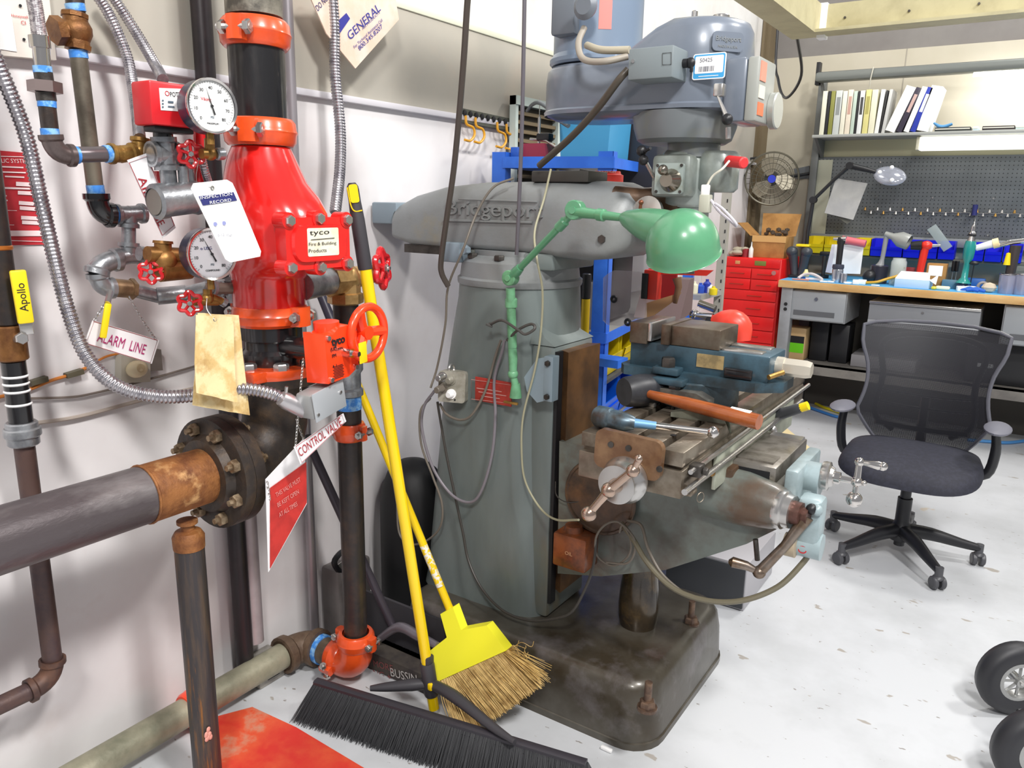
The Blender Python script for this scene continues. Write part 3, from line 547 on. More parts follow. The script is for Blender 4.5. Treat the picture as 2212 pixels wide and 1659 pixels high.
# bronze globe valve with handwheel
q = lambda a, c: P(a, c, 'x', -1.62)
b = MB(); b.cyl(q(352, 520), q(352, 560), .0185, n=16); b.lathe([(.0, 0), (.022, 0), (.021, .006), (0, .006)], q(352, 526), q(352, 516) - q(352, 526), 16); b.ball(q(354, 562), .028); b.cyl(q(318, 549), q(395, 552), .0175, n=14); b.cyl(q(345, 585), q(410, 582), .025, .022, 16); b.cyl(q(362, 575), q(340, 588), .015, n=8); obj('globe_valve', b, mat('mid_bronze', 'A07440', .42, .6, '7C5228', 25, .4, .65, .2), tp, 'brown bronze globe valve'); pp([(300, 548), (322, 549)], -1.66, .0155, galv, 'nipple')
handwheel(tp, q(326, 587), (.8, -.55, 0), .026); handwheel(tp, P(410, 655, 'x', -1.55), (.8, -.55, 0), .0265)
q = lambda a, c: P(a, c, 'x', -1.56); b = MB(); b.cyl(q(418, 652), q(470, 652), .009, n=10); b.ball(q(448, 645), .014); b.cyl(q(448, 625), q(448, 650), .01, n=8); b.cyl(q(456, 642), q(484, 654), .0095, n=10); obj('drain_cock', b, brass, tp, 'small brass cock'); obj('cock_plug', MB().cyl(q(478, 650), q(486, 655), .011, n=12), galv, tp)
# ------------------------------------------------------------------ pressure switch and gauges
py0 = P(325, 215, 'x', -1.5)
sw = thing('pressure_switch', 'red metal pressure switch box behind the upper round gauge', 'switch box', (-1.53, py0.y + .05, py0.z))
zt, zb_ = P(325, 172, 'x', -1.5).z, P(325, 268, 'x', -1.5).z
obj('box', MB().bb((-1.565, py0.y, zb_), (-1.5, py0.y + .14, zt), .005), redbox, sw); obj('base', MB().bb((-1.55, py0.y + .01, zb_ - .012), (-1.51, py0.y + .1, zb_), .003), black, sw)
lb = card(sw, 'label', [(343, 190), (420, 193), (420, 243), (347, 238)], 'x', -1.5, white, .001, .0012)
b = MB(); b.torus(P(361, 202, 'x', -1.4985), (1, 0, 0), .0042, .0009, 14, 4); obj('logo', b, signred, sw); ptext(sw, 'POTTER', (384, 204), (1, .04), 10, 34, 'x', -1.4985, ink); lines(sw, [(349, 217, 353, 217, 3), (349, 224, 353, 224, 3), (349, 231, 353, 231, 3), (362, 220, 374, 221, 4), (362, 230, 376, 231, 3)], 'x', -1.4985, mat('grey_print', '5A6A78', .6))
glass = mat('clear_glass', 'FFFFFF', .03, trans=1, alpha=.18)
def gauge(c, n, r, lab, ang, rot, logo, word, dialc='F4F4F2', gray=0):
    g = thing('pressure_gauge', lab, 'gauge', c); M = frame(c, n, (0, 0, 1)); M = M @ Matrix.Rotation(-PI / 2 + rot, 4, 'Z')
    # local x = right, y = up on the dial
    b = MB(); b.lathe([(0, -.046), (r * .93, -.046), (r * .97, -.04), (r * .97, -.004)], M.translation, n, 40); obj('case', b, mat('black_gauge_case', '2A2B40', .3), g)
    b = MB(); b.lathe([(r * .9, -.004), (r * .98, -.006), (r, 0), (r * .98, .003), (r * .9, .001)], M.translation, n, 44); obj('bezel', b, chrome, g)
    dm = mat('dial_' + dialc, dialc, .35); d = obj('dial', MB().lathe([(0, -.0035), (r * .92, -.0035)], M.translation, n, 40), dm, g)
    b = MB()
    for k in range(41):
        a = math.radians(225 - 270 * k / 40); L = .1 if k % 5 == 0 else .05; R2 = r * .86; w = .0006
        T = M @ Matrix.Rotation(a, 4, 'Z'); b.box((R2 - r * L / 2, 0, -.003), (r * L, w, .0004), M=T)
    obj('tick_marks', b, ink, d, kind='stuff')
    for k in range(9):
        a = math.radians(225 - 270 * k / 8); text(d, str(k * 10), r * .17, M @ Matrix.Translation((r * .64 * math.cos(a), r * .64 * math.sin(a), -.003)), ink, 'numeral')
    text(d, logo, r * .17, M @ Matrix.Translation((-r * .2, r * .22, -.003)), signred if not gray else navy, 'lettering'); text(d, word, r * .1, M @ Matrix.Translation((0, -r * .62, -.003)), ink)
    text(d, 'PSI', r * .12, M @ Matrix.Translation((0, -r * .4, -.003)), mat('grey_print', '5A6A78', .6))
    T = M @ Matrix.Rotation(ang, 4, 'Z'); b = MB(); b.add([(-r * .32, -.0022, 0), (-r * .32, .0022, 0), (0, .0016, 0), (r * .8, 0, 0), (0, -.0016, 0)], [(0, 1, 2, 3, 4)], T @ Matrix.Translation((0, 0, -.001))); b.cyl(M @ V((0, 0, -.003)), M @ V((0, 0, .0005)), r * .05, n=10); obj('needle', b, ink, g)
    obj('glass', MB().lathe([(0, .0012), (r * .91, .0008)], M.translation, n, 36), glass, g)
    b = MB(); b.cyl(M @ V((0, -r * .9, -.018)), M @ V((0, -r * 1.35, -.018)), .008, n=10); obj('stem', b, brass, g); return g
gauge(P(459, 229, 'x', -1.42), (1, -.12, .02), .0545, 'large white round pressure gauge beside the red switch box', math.radians(107), 0, 'Viking', 'MAXIMUM')
gauge(P(459, 549, 'x', -1.5), (1, -.14, .02), .0575, 'grey-faced round pressure gauge partly behind the white inspection tag', math.radians(117), 0, 'o USG', 'COMPOUND', 'D2D2D6', 1)
# ------------------------------------------------------------------ signs and tags
pur = mat('purple_red_print', 'B0286A', .5); redp = mat('red_print', 'A8242E', .5)
def border(parent, pxs, v, m, inset=.9, t=.0012):
    c = (sum(p[0] for p in pxs) / 4, sum(p[1] for p in pxs) / 4); pts = [P(c[0] + (a - c[0]) * inset, c[1] + (b_ - c[1]) * inset, 'x', v + .0012) for a, b_ in pxs]
    obj('border', MB().tube(pts, t, 4, closed=True), m, parent)
s = thing('air_line_sign', 'narrow tilted white AIR LINE sign with red border behind the large tee', 'sign', P(325, 420, 'x', -1.585))
q = [(275, 346), (317, 331), (380, 492), (352, 515)]; card(s, 'plate', q, 'x', -1.575, signwhite); border(s, q, -1.575, redp, .93, .0008); ptext(s, 'AIR', (314, 405), (.36, .93), 17, 48, 'x', -1.574, redp); ptext(s, 'LINE', (340, 466), (.42, .9), 15, 44, 'x', -1.574, redp)
s = thing('alarm_line_sign', 'white ALARM LINE sign hanging on chains below the yellow lever', 'sign', P(262, 738, 'x', -1.72))
q = [(200, 692), (344, 735), (328, 786), (182, 742)]; card(s, 'plate', q, 'x', -1.72, signwhite); border(s, q, -1.72, redp, .95, .0006); ptext(s, 'ALARM  LINE', (264, 741), (1, .29), 22, 104, 'x', -1.719, pur, bold=.01)
chain(s, P(203, 694, 'x', -1.72), P(236, 640, 'x', -1.72), .0); chain(s, P(336, 732, 'x', -1.72), P(279, 640, 'x', -1.72), .006)
s = thing('control_valve_sign', 'white CONTROL VALVE sign slanting below the grey junction box', 'sign', P(690, 940, 'x', -1.36))
q = [(635, 966), (739, 893), (746, 912), (647, 1004)]; q = [(635, 966), (742, 893), (748, 910), (649, 1003)]; card(s, 'plate', q, 'x', -1.36, signwhite); border(s, q, -1.36, redp, .93, .0006); ptext(s, 'CONTROL VALVE', (692, 943), (1, -.76), 17, 112, 'x', -1.359, redp, bold=.01)
chain(s, P(638, 968, 'x', -1.365), P(655, 775, 'x', -1.365), .0)
s = thing('red_warning_sign', 'hanging red metal sign with white top edge under the control valve sign', 'sign', P(620, 1110, 'x', -1.42))
card(s, 'plate', [(574, 1036), (657, 947), (663, 1088), (580, 1236)], 'x', -1.42, signwhite, .002); card(s, 'red_panel', [(583, 1054), (661, 998), (662, 1086), (583, 1228)], 'x', -1.419, mat('sign_scarlet', 'C4302A', .5, 0, 'B02824', 20), .001, .0012)
for k in range(3): ptext(s, ('THIS VALVE MUST', 'BE KEPT OPEN', 'AT ALL TIMES')[k], (622, 1052 + k * 24), (1, -.66), 9, 62 - k * 8, 'x', -1.4165, mat('faded_pink_print', 'D8908A', .6))
chain(s, P(577, 1040, 'x', -1.418), P(583, 1080, 'x', -1.39), .0); chain(s, P(656, 950, 'x', -1.418), P(640, 905, 'x', -1.40), 0)
s = thing('inspection_tag', 'white INSPECTION RECORD tag hanging tilted in front of the lower gauge', 'tag', P(490, 480, 'x', -1.40))
card(s, 'card', [(413, 408), (418, 396), (490, 388), (502, 395), (510, 412), (564, 543), (562, 554), (498, 567), (487, 560)], 'x', -1.40, paper)
card(s, 'header', [(429, 424), (504, 415), (512, 433), (438, 444)], 'x', -1.399, navy, .0004, .0006); ptext(s, 'INSPECTION', (467, 423), (1, -.13), 6.5, 68, 'x', -1.398, white, bold=.03); ptext(s, 'RECORD', (476, 434.5), (1, -.13), 6.5, 46, 'x', -1.398, white, bold=.03)
b = MB(); b.torus(P(459, 406, 'x', -1.3985), (1, 0, 0), .0035, .0012, 12, 5); obj('eyelet', b, mat('dull_plug', '9A9890'), s)
for (x, y) in ((465, 484), (484, 482)): obj('stain', MB().cyl(P(x, y, 'x', -1.3985), P(x, y, 'x', -1.398), .0042, n=10), mat('blue_ink_stamp', '8B90C0', .6), s)
ptext(s, '6-12  mgr', (486, 508), (1, -.05), 8, 32, 'x', -1.398, mat('pale_ink', '8A8A98', .6))
obj('wire_tie', MB().tube([P(459, 404, 'x', -1.398), P(430, 404, 'x', -1.41), P(424, 380, 'x', -1.45), P(430, 345, 'x', -1.5)], .0009, 5, sm=5), steel, s)
s = thing('paper_tag', 'crumpled brown stained paper tag tied below the small brass cock', 'tag', P(470, 785, 'x', -1.44))
def sheet(parent, name, pxs, x, m, curl=.0, n=8):
    A, B, C_, D = [P(a, c, 'x', x) for a, c in pxs]; b = MB(); vs = []; fs = []
    for j in range(n + 1):
        for i in range(n + 1):
            u, v = i / n, j / n; p = (A * (1 - u) + B * u) * (1 - v) + (D * (1 - u) + C_ * u) * v
            p = p + V((random.uniform(-.0012, .0012) + curl * (v ** 3) * (1 - u * .5) + .004 * math.sin(u * 5 + v * 3) * .6, 0, random.uniform(-.0008, .0008) * (j in (0, n)))); vs.append(p)
    k = len(vs); vs += [p - V((.0014, 0, 0)) for p in vs]
    for j in range(n):
        for i in range(n): a = j * (n + 1) + i; fs += [(a, a + 1, a + n + 2, a + n + 1), (k + a, k + a + n + 1, k + a + n + 2, k + a + 1)]
    ed = [i for i in range(n + 1)] + [j * (n + 1) + n for j in range(1, n + 1)] + [n * (n + 1) + i for i in range(n - 1, -1, -1)] + [j * (n + 1) for j in range(n - 1, 0, -1)]
    for a, c in zip(ed, ed[1:] + ed[:1]): fs.append((a, k + a, k + c, c))
    b.add(vs, fs); return obj(name, b, m, parent, sharp=70)
sheet(s, 'back_card', [(428, 676), (517, 681), (538, 897), (416, 876)], -1.445, manila); sheet(s, 'front_card', [(424, 680), (505, 684), (506, 868), (413, 846)], -1.433, manila, .018)
obj('wire_tie', MB().tube([P(463, 690, 'x', -1.43), P(447, 668, 'x', -1.45), P(447, 645, 'x', -1.52)], .0009, 5, sm=4), white, s); obj('eyelet', MB().torus(P(464, 690, 'x', -1.432), (1, 0, 0), .004, .0014, 12, 5), mat('dull_plug', '9A9890'), s)
# general tag: translucent bag with print
s = thing('service_tag', 'peach service bag tag with blue lettering hanging at the top of the wall', 'tag', P(770, 60, 'x', -1.8))
pe = mat('peach_plastic', 'EFD2BC', .4, 0, 'F4DED0', 12); card(s, 'bag', [(660, -30), (850, -30), (862, 42), (768, 148), (705, 72)], 'x', -1.8, pe, .004); bl = mat('blue_print', '3A3C9A', .6)
ptext(s, 'GENERAL', (786, 46), (1, -.98), 17, 92, 'x', -1.799, bl, bold=.02); ptext(s, 'AIR PRODUCTS', (801, 44), (1, -.98), 5, 52, 'x', -1.799, bl); ptext(s, 'For Technical Assistance Call', (795, 72), (1, -.98), 6, 84, 'x', -1.799, bl); ptext(s, '800.345.8207', (800, 80), (1, -.98), 9, 70, 'x', -1.799, bl, bold=.02); ptext(s, 'DO NOT', (697, 4), (1, -1.1), 12, 40, 'x', -1.799, navy, bold=.03)
card(s, 'panel', [(727, 48), (748, 28), (756, 40), (734, 72)], 'x', -1.799, bl, .0004, .0006)
# hydraulic system sign on the wall
s = thing('hydraulic_sign', 'red HYDRAULIC SYSTEM placard with white lines on the wall at left', 'sign', P(40, 430, 'x', XW))
card(s, 'plate', [(-60, 320), (66, 331), (104, 528), (-60, 532)], 'x', XW + .004, mat('placard_red', 'B2222C', .5, 0, 'C8303A', 6), .003); wp = mat('pale_print', 'F0D8D8', .6)
ptext(s, 'HYDRAULIC SYSTEM', (8, 347), (1, .02), 9, 108, 'x', XW + .005, wp); lines(s, [(-60, 336, 60, 339, 1.6), (2, 360, 50, 362, 3), (-8, 371, 55, 373, 3), (10, 381, 52, 383, 3), (-20, 405, 74, 408, 4), (34, 397, 70, 399, 9), (38, 416, 74, 418, 8), (40, 438, 80, 441, 8), (42, 449, 82, 452, 8), (45, 470, 84, 472, 8), (47, 480, 86, 482, 8), (-30, 453, 36, 455, 1.2), (-30, 484, 30, 486, 1.2), (9, 504, 96, 504, 12), (6, 519, 98, 522, 1.5), (0, 422, 14, 423, 3), (0, 432, 16, 433, 3), (0, 463, 12, 464, 3)], 'x', XW + .005, wp)
# alarm paper box top left
s = thing('alarm_box', 'white wall panel with red lettering at the upper left corner', 'panel', P(40, 60, 'x', XW))
card(s, 'panel', [(-80, -60), (100, -60), (122, 130), (-80, 112)], 'x', XW + .03, mat('panel_white', 'DDD6CC', .5), .028); ptext(s, 'Honeywell', (42, 36), (1, .12), 8, 36, 'x', XW + .0315, signred); ptext(s, 'CI', (50, 49), (1, .12), 8, 10, 'x', XW + .0315, signred); card(s, 'paper', [(-40, 14), (22, 16), (36, 112), (-40, 100)], 'x', XW + .031, paper, .001, .001)
b = MB(); 
for (x, y) in ((44, 12), (52, 85)): obj('screw', MB().cyl(P(x, y, 'x', XW + .03), P(x, y, 'x', XW + .034), .003, n=8), ink, s)
# alarm knob boxes
s = thing('wall_bell', 'cream round alarm sounder on a grey wall box below the ALARM LINE sign', 'alarm', P(300, 790, 'x', XW))
card(s, 'back_box', [(262, 768), (325, 770), (325, 825), (262, 828)], 'x', XW + .03, mat('grey_back_box', 'B8B2A4', .5), .028); card(s, 'side_box', [(318, 750), (348, 755), (352, 800), (320, 802)], 'x', XW + .028, mat('dark_box', '6E6660', .5), .026); c = P(290, 796, 'x', XW + .03); obj('sounder', MB().ball(c + V((.012, 0, 0)), .028, (.7, 1, .8), 20), mat('cream_plastic', 'D8C8A4', .35), s); c = P(302, 795, 'x', XW + .055); obj('button', MB().cyl(c, c + V((.006, 0, 0)), .011, n=14), mat('cream_plastic2', 'C8B48E', .4), s)
def wire(nm, pxs, x, r, m, lab): 
    pts = [P(a, c, 'x', x) for a, c in pxs]; return single(nm, MB().tube(pts, r, 7, sm=6), m, lab, 'cable', pts[len(pts) // 2])
wire('orange_cable', [(-20, 862), (60, 842), (110, 822), (150, 810), (188, 794)], XW + .01, .004, mat('orange_cable', 'C8782E', .5), 'orange cable along the wall behind the ribbed conduit, left part')
wire('orange_cable', [(188, 794), (225, 772), (255, 764)], XW + .01, .003, MATS['orange_cable'], 'orange cable end rising to the small grey box under the ALARM LINE sign')
wire('grey_cable', [(60, 861), (150, 858), (200, 850), (290, 828), (390, 800), (450, 782)], XW + .01, .003, mat('grey_cable', '7A7068', .5), 'thin grey cable across the wall behind the paper tag')
wire('grey_cable', [(70, 915), (170, 900), (300, 866), (420, 838), (520, 812)], XW + .012, .005, mat('beige_cable', 'A89C92', .5), 'thick beige cable sloping across the wall above the large pipe')
for k, (a, c) in enumerate(((88, 822), (165, 806))): card(tag(thing('cable_clip', ('dark clip holding the orange cable near the taped pipe', 'dark clip holding the orange cable next to the ribbed conduit')[k], 'clip', P(a, c, 'x', XW))), 'clip', [(a - 20, c + 2), (a + 16, c - 9), (a + 18, c + 2), (a - 18, c + 12)], 'x', XW + .02, mat('olive_clip', '5C5644', .6), .018)
wire('black_rod', [(505, 300), (505, 200)], -1.8, .004, black, 'thin black rod behind the riser') if 0 else None
# ------------------------------------------------------------------ the milling machine
MX, MY = -1.354, 2.09
mill = thing('milling_machine', 'large grey vertical milling machine standing on a dark cast base', 'milling machine', (-1.16, MY, 0))
castm = mat('grey_green_casting', '737C7A', .42, .1, '5E6462', 3.2, .42, .68, .12, 60, (1, 1, .28), coat=.15, col3='7A6A4A', s3=3.4, lo3=.55, hi3=.72)
castlight = mat('grey_casting_top', '868A8C', .45, .1, '7C7E7C', 4, .42, .68, .15, 70, col3='8E8670', s3=3, lo3=.6, hi3=.75)
basem = mat('oily_dark_base', '5C5850', .32, .2, '3E362A', 2.6, .42, .62, .1, 50, coat=.2, col3='6E6868', s3=4.5, lo3=.55, hi3=.72)
oily = mat('oily_brown_casting', '5C4634', .35, .3, '3A2E26', 8, .42, .62, .15, 60, coat=.2, col3='7A5636', s3=5, lo3=.56, hi3=.72)
tablem = mat('worn_table_steel', '948A7C', .34, .7, '6E6254', 9, .42, .65, .1, 80)
headm = mat('blue_grey_head', '727A86', .3, .05, '68707C', 4, .42, .68, coat=.3)
headlow = mat('grey_quill_housing', '8C9490', .34, .15, '72766C', 8, .42, .65, coat=.2, col3='9A9468', s3=5, lo3=.6, hi3=.74)
def rring(cx, cy, w, d, r, z, n=6): return [V((p[0], p[1], z)) for p in rrect(w, d, r, n, cx, cy)]
b = MB(); bx_, by_ = -1.16, 2.095
b.loft([rring(bx_, by_, .93 - i * 2, .66 - i * 2, .1 - i * .6, z) for i, z in ((-.004, 0), (-.004, .02), (0, .022), (.006, .13), (.014, .175), (.028, .196), (.05, .203))])
base = obj('base', b, basem, mill, 'dark oily cast base', sharp=60)
for (px, py, z) in ((1398, 1528, .2), (1492, 1345, .2)):
    q = P(px, py, 'z', z); b = MB(); b.cyl(q, q + V((0, 0, .075)), .0105, n=10); b.hexa(q + V((0, 0, .002)), (0, 0, 1), .022, .02); b.cyl(q + V((0, 0, -.005)), q + V((0, 0, .003)), .027, n=14); obj('anchor_bolt', b, mat('rusty_bolt', '5C4A40', .5, .5, '7A6250', 40), base)
def sq(cx, cy, rx, ry, e, z, n=48):
    out = []
    for k in range(n):
        a = 2 * PI * k / n; c, s_ = math.cos(a), math.sin(a); out.append(V((cx + rx * math.copysign(abs(c) ** e, c), cy + ry * math.copysign(abs(s_) ** e, s_), z)))
    return out
b = MB(); b.loft([sq(-1.395, 2.08, .25, .19, .42, .195), sq(-1.392, 2.08, .24, .185, .42, .26), sq(-1.382, 2.08, .222, .18, .5, .6), sq(-1.372, 2.08, .208, .18, .6, .9), sq(-1.362, 2.08, .197, .183, .75, 1.08), sq(MX, 2.08, .192, .19, .95, 1.2), sq(MX, 2.08, .192, .192, 1, 1.245)])
col_ = obj('column', b, castm, mill, 'grey cast column', sharp=60)
b = MB(); b.lathe([(0, 0), (.196, 0), (.198, .006), (.198, .018), (.19, .024), (.184, .07), (.176, .078), (.15, .09), (.15, .105), (0, .105)], (MX, 2.08, 1.245), n=48); tur = obj('turret', b, castlight, mill, 'round turret ring', sharp=30)
for a in (3.5, 4.2, 4.9, 5.6): obj('bolt', MB().hexa((MX + .165 * math.cos(a), 2.08 + .165 * math.sin(a), 1.325), (0, 0, 1), .017, .015), dsteel, tur)
# vertical ways at the front of the column
b = MB(); b.bb((-1.21, 1.93, .21), (-1.13, 2.17, 1.085), .01); b.add([(-1.215, 1.95, 1.16), (-1.17, 1.94, 1.105), (-1.13, 1.93, 1.085), (-1.215, 1.93, 1.085), (-1.215, 2.15, 1.16), (-1.17, 2.16, 1.105), (-1.13, 2.17, 1.085), (-1.215, 2.17, 1.085)], [(0, 1, 2, 3), (7, 6, 5, 4), (0, 4, 5, 1), (1, 5, 6, 2), (2, 6, 7, 3), (3, 7, 4, 0)]); obj('way_block', b, castm, mill)
b = MB(); b.prism([(-.08, 0), (.08, 0), (.1, .035), (-.1, .035)], frame((-1.13, 2.05, .3), (0, 0, 1), (0, 1, 0)) @ Matrix.Diagonal((1, -1, 1, 1)), .77); obj('dovetail_way', b, mat('brown_way', '7E5A38', .35, .5, '5C4430', 9, .42, .65), mill, 'brown oily dovetail way')
obj('way_wiper', MB().bb((-1.131, 1.935, .26), (-1.12, 1.965, 1.07)), ink, mill)
# brackets and plates on the column side
YS = 1.889
pl = P(1062, 845, 'y', YS); b = MB(); b.box((pl.x + .006, YS, pl.z), (.135, .004, .075), .001); rp = obj('info_plate', b, mat('faded_red_plate', 'B23A30', .5, .1, '9A3228', 30, .45, .65), mill, 'faded red instruction plate')
lines(rp, [(1030, 838, 1084, 846, 2), (1034, 846, 1094, 855, 2), (1040, 855, 1080, 861, 2)], 'y', YS - .0025, mat('faded_print', 'C89088', .6)); b = MB(); b.tube([P(1018, 820, 'y', YS - .003), P(1105, 832, 'y', YS - .003), P(1107, 872, 'y', YS - .003), P(1018, 862, 'y', YS - .003)], .0008, 4, closed=True); obj('border', b, MATS['faded_print'], rp)
b = MB(); q = [(1176, 772), (1160, 775), (1132, 815), (1138, 845), (1160, 870), (1176, 866)]; pts = [P(x, y, 'y', 1.875) for x, y in q]; k = len(pts)
b.add(pts + [p + V((.0, .004, 0)) for p in pts], [tuple(range(k)), tuple(range(k, 2 * k))[::-1]] + [(i, (i + 1) % k, k + (i + 1) % k, k + i) for i in range(k)]); b.bb((pts[0].x, 1.873, pts[-1].z), (pts[0].x + .03, 1.91, pts[0].z + .004), .002); br = obj('bracket', b, mat('blue_grey_bracket', '8FA0AA', .4, .2), mill, 'blue-grey angle bracket')
for (x, y) in ((1184, 785), (1182, 857)): obj('bolt', MB().hexa(P(x, y, 'y', 1.873), (0, -1, 0), .009, .009), dsteel, br)
# ram
def ramring(x, yh, z0, z1, r):
    rt_, rb, out = min(r * 1.9, (z1 - z0) * .62, yh), r * .45, []
    for (sy, sz, a, q) in ((1, 1, 0, rt_), (-1, 1, 90, rt_), (-1, -1, 180, rb), (1, -1, 270, rb)):
        cy, cz = sy * (yh - q), (z1 - q if sz > 0 else z0 + q)
        for k in range(7): t = math.radians(a + 15 * k); out.append(V((x, MY + cy + q * math.cos(t), cz + q * math.sin(t))))
    return out
b = MB(); b.loft([ramring(x, yh, z0, z1, r) for (x, yh, z0, z1, r) in ((-1.785, .125, 1.375, 1.47, .02), (-1.785, .13, 1.37, 1.48, .035), (-1.72, .132, 1.355, 1.51, .04), (-1.6, .133, 1.352, 1.538, .04), (-1.45, .134, 1.35, 1.552, .04), (-1.2, .134, 1.348, 1.556, .04), (-1.15, .138, 1.342, 1.557, .045), (-1.05, .145, 1.338, 1.558, .06), (-.99, .145, 1.345, 1.555, .07), (-.955, .13, 1.365, 1.54, .07), (-.935, .1, 1.395, 1.515, .055))])
ram = obj('ram', b, castlight, mill, 'long grey ram arm', sharp=50)
b = MB(); b.bb((-1.89, MY - .115, 1.415), (-1.78, MY + .115, 1.485), .006); obj('ram_end', b, mat('blue_grey_end', '7E8C96', .5), mill); b = MB(); b.bb((-1.75, MY - .11, 1.325), (-1.5, MY + .1, 1.352)); obj('ram_way', b, dsteel, mill)
b = MB(); b.bb((MX - .12, MY - .13, 1.3), (MX + .19, MY + .13, 1.35), .008); obj('ram_saddle', b, castm, mill)
tt = ptext(ram, 'Bridgeport', (1066, 456), (1, .035), 42, 215, 'y', MY - .1345, castlight, off=.0, name='raised_lettering', bold=.02); me = tt.data
bm2 = bmesh.new(); bm2.from_mesh(me); ex = bmesh.ops.extrude_face_region(bm2, geom=list(bm2.faces)); bmesh.ops.translate(bm2, verts=[g for g in ex['geom'] if isinstance(g, bmesh.types.BMVert)], vec=(0, -.005, 0)); bmesh.ops.recalc_face_normals(bm2, faces=bm2.faces); bm2.to_mesh(me); bm2.free()
b = MB(); q = [P(958, 476, 'y', MY - .136), P(1150, 481, 'y', MY - .136)]; b.tube(q, .004, 6); q = [P(990, 430, 'y', MY - .136), P(1160, 436, 'y', MY - .136)]; b.tube(q, .002, 6); obj('raised_rib', b, castlight, ram, kind='stuff')
b = MB(); b.cyl((-1.0, MY - .15, 1.40), (-1.0, MY - .14, 1.40), .012, n=6); obj('ram_plug', b, dsteel, mill)
b = MB(); b.loft([[V((x, MY + p[0], z + p[1])) for p in rrect(2 * w, 2 * h, .03, 5)] for (x, w, h, z) in ((-1.0, .1, .08, 1.465), (-.93, .07, .06, 1.48), (-.88, .06, .055, 1.49), (-.82, .065, .07, 1.5))]); obj('head_adapter', b, oily, mill, sharp=60)
# turret swivel nubs
b = MB(); q = P(975, 545, 'y', 1.93); b.box((q.x, 1.95, q.z), (.08, .06, .06), .006); b.hexa(P(1010, 540, 'y', 1.92), (0, -1, 0), .014, .02); obj('ram_lock', b, MATS['blue_grey_end'], mill)
single('tool_tray_block', MB().bb((-1.27, 2.0, 1.553), (-1.08, 2.12, 1.585), .004), mat('dark_block', '4A4844', .5, .4), 'dark flat steel block lying on top of the ram', 'steel block', (-1.18, 2.06, 1.553))
# ---- head
HX = -.81
def hz(x): return 1.955 if x > -.86 else (1.955 - (-.86 - x) / .13 * .085 if x > -.99 else 1.87)
N_ = 60; r1, r2_, x2 = .137, .142, -1.115
def plan(off):
    pts = []
    for k in range(N_):
        a = 2 * PI * (k + .5) / N_; c, s_ = math.cos(a), math.sin(a)
        pts.append(V((HX + (r1 + off) * c, MY + (r1 + off) * s_, 0)) if c > 0 else V((x2 + (r2_ + off) * c, MY + (r2_ + off) * s_, 0)))
    out = []; # densify the straight sides
    for i in range(N_):
        a, c = pts[i], pts[(i + 1) % N_]; out.append(a)
        if (c - a).length > .1: out += [a.lerp(c, t / 8) for t in range(1, 8)]
    return out
pb = plan(0); rings = []
for (o, h) in ((-.03, 1.725), (-.004, 1.737), (0, 1.75), (0, .6), (-.004, .86), (-.014, .955), (-.03, .99), (-.06, 1.0)):
    rg = []
    for p in plan(o):
        z = h if h > 1.2 else 1.75 + (hz(p.x) - 1.75) * h
        rg.append(V((p.x, p.y, z)))
    rings.append(rg)
b = MB(); b.loft(rings); b.loft([[V((p.x + (-.0), p.y, 1.735)) for p in plan(.003)], [V((p.x, p.y, 1.745)) for p in plan(.005)], [V((p.x, p.y, 1.75)) for p in plan(.0)]], cap=False)
hd = obj('belt_housing', b, headm, mill, 'blue-grey belt housing', sharp=45)
b = MB(); b.lathe([(0, 0), (.128, 0), (.134, .006), (.134, .016), (.124, .03), (.124, .3), (0, .3)], (x2, MY, 1.87), n=44); mot = obj('motor', b, mat('motor_blue_grey', '78889C', .34, .05, coat=.2), mill, 'blue-grey motor', sharp=30)
qx = P(1350, 18, 'y', MY - .12); ls = MB().lathe([(.1246, -.05), (.1246, .05)], (x2, MY, qx.z + .01), n=6, a0=math.radians(-62), a1=math.radians(-46), x=(1, 0, 0)); obj('sticker', ls, mat('salmon_sticker', 'E8827A', .5), mot, 'salmon sticker')
b = MB(); b.box((x2 - .03, MY - .125, 2.0), (.075, .05, .13), .008); b.lathe([(0, 0), (.03, 0), (.034, .01), (.022, .02), (0, .02)], P(1268, 15, 'y', MY - .175), (0, -1, 0), 20); obj('terminal_box', b, mat('dark_grey_box', '6A7078', .4), mot)
b = MB(); b.lathe([(0, 0), (.11, 0), (.126, .01), (.136, .04), (.142, .078), (0, .078)], (HX - .03, MY, 1.655), n=44); b.lathe([(0, 0), (.07, 0), (.07, .05), (0, .05)], (HX, MY, 1.62), n=28); obj('back_gear_housing', b, mat('dull_grey_casting', '72777A', .42, .1, '807E66', 6, .5, .75), mill, sharp=30)
for (px, py, r, h) in ((1500, 40, .008, .03), (1557, 42, .022, .012)):
    q = P(px, py, 'y', MY); obj('drawbar_end', MB().cyl((q.x, MY, 1.95), (q.x, MY, 1.96 + h), r, n=14, ch=.002), steel, hd)
# quill housing
b = MB(); b.cyl((HX - .01, MY, 1.49), (HX - .01, MY, 1.64), .072, n=32, ch=.01); b.cyl((HX + .075, MY - .01, 1.53), (HX + .075, MY - .01, 1.635), .055, n=24, ch=.01); b.box((HX - .02, MY - .06, 1.57), (.11, .09, .11), .014); b.cyl((HX, MY, 1.42), (HX, MY, 1.5), .052, n=24); obj('quill_housing', b, headlow, mill, sharp=45)
b = MB(); b.cyl((HX, MY, 1.35), (HX, MY, 1.43), .038, n=22); b.cyl((HX, MY, 1.31), (HX, MY, 1.35), .026, .02, n=18); obj('quill', b, dsteel, mill)
M = frame(P(1448, 386, 'y', 1.975), (0, -1, 0), (1, 0, 0)); b = MB(); b.prism(rrect(.078, .078, .008), M, .01); fpz = obj('feed_plate', b, mat('pale_blue_plate', 'A4B0AC', .35, .2, '8A8A70', 20, .5, .7), mill, 'square feed control plate')
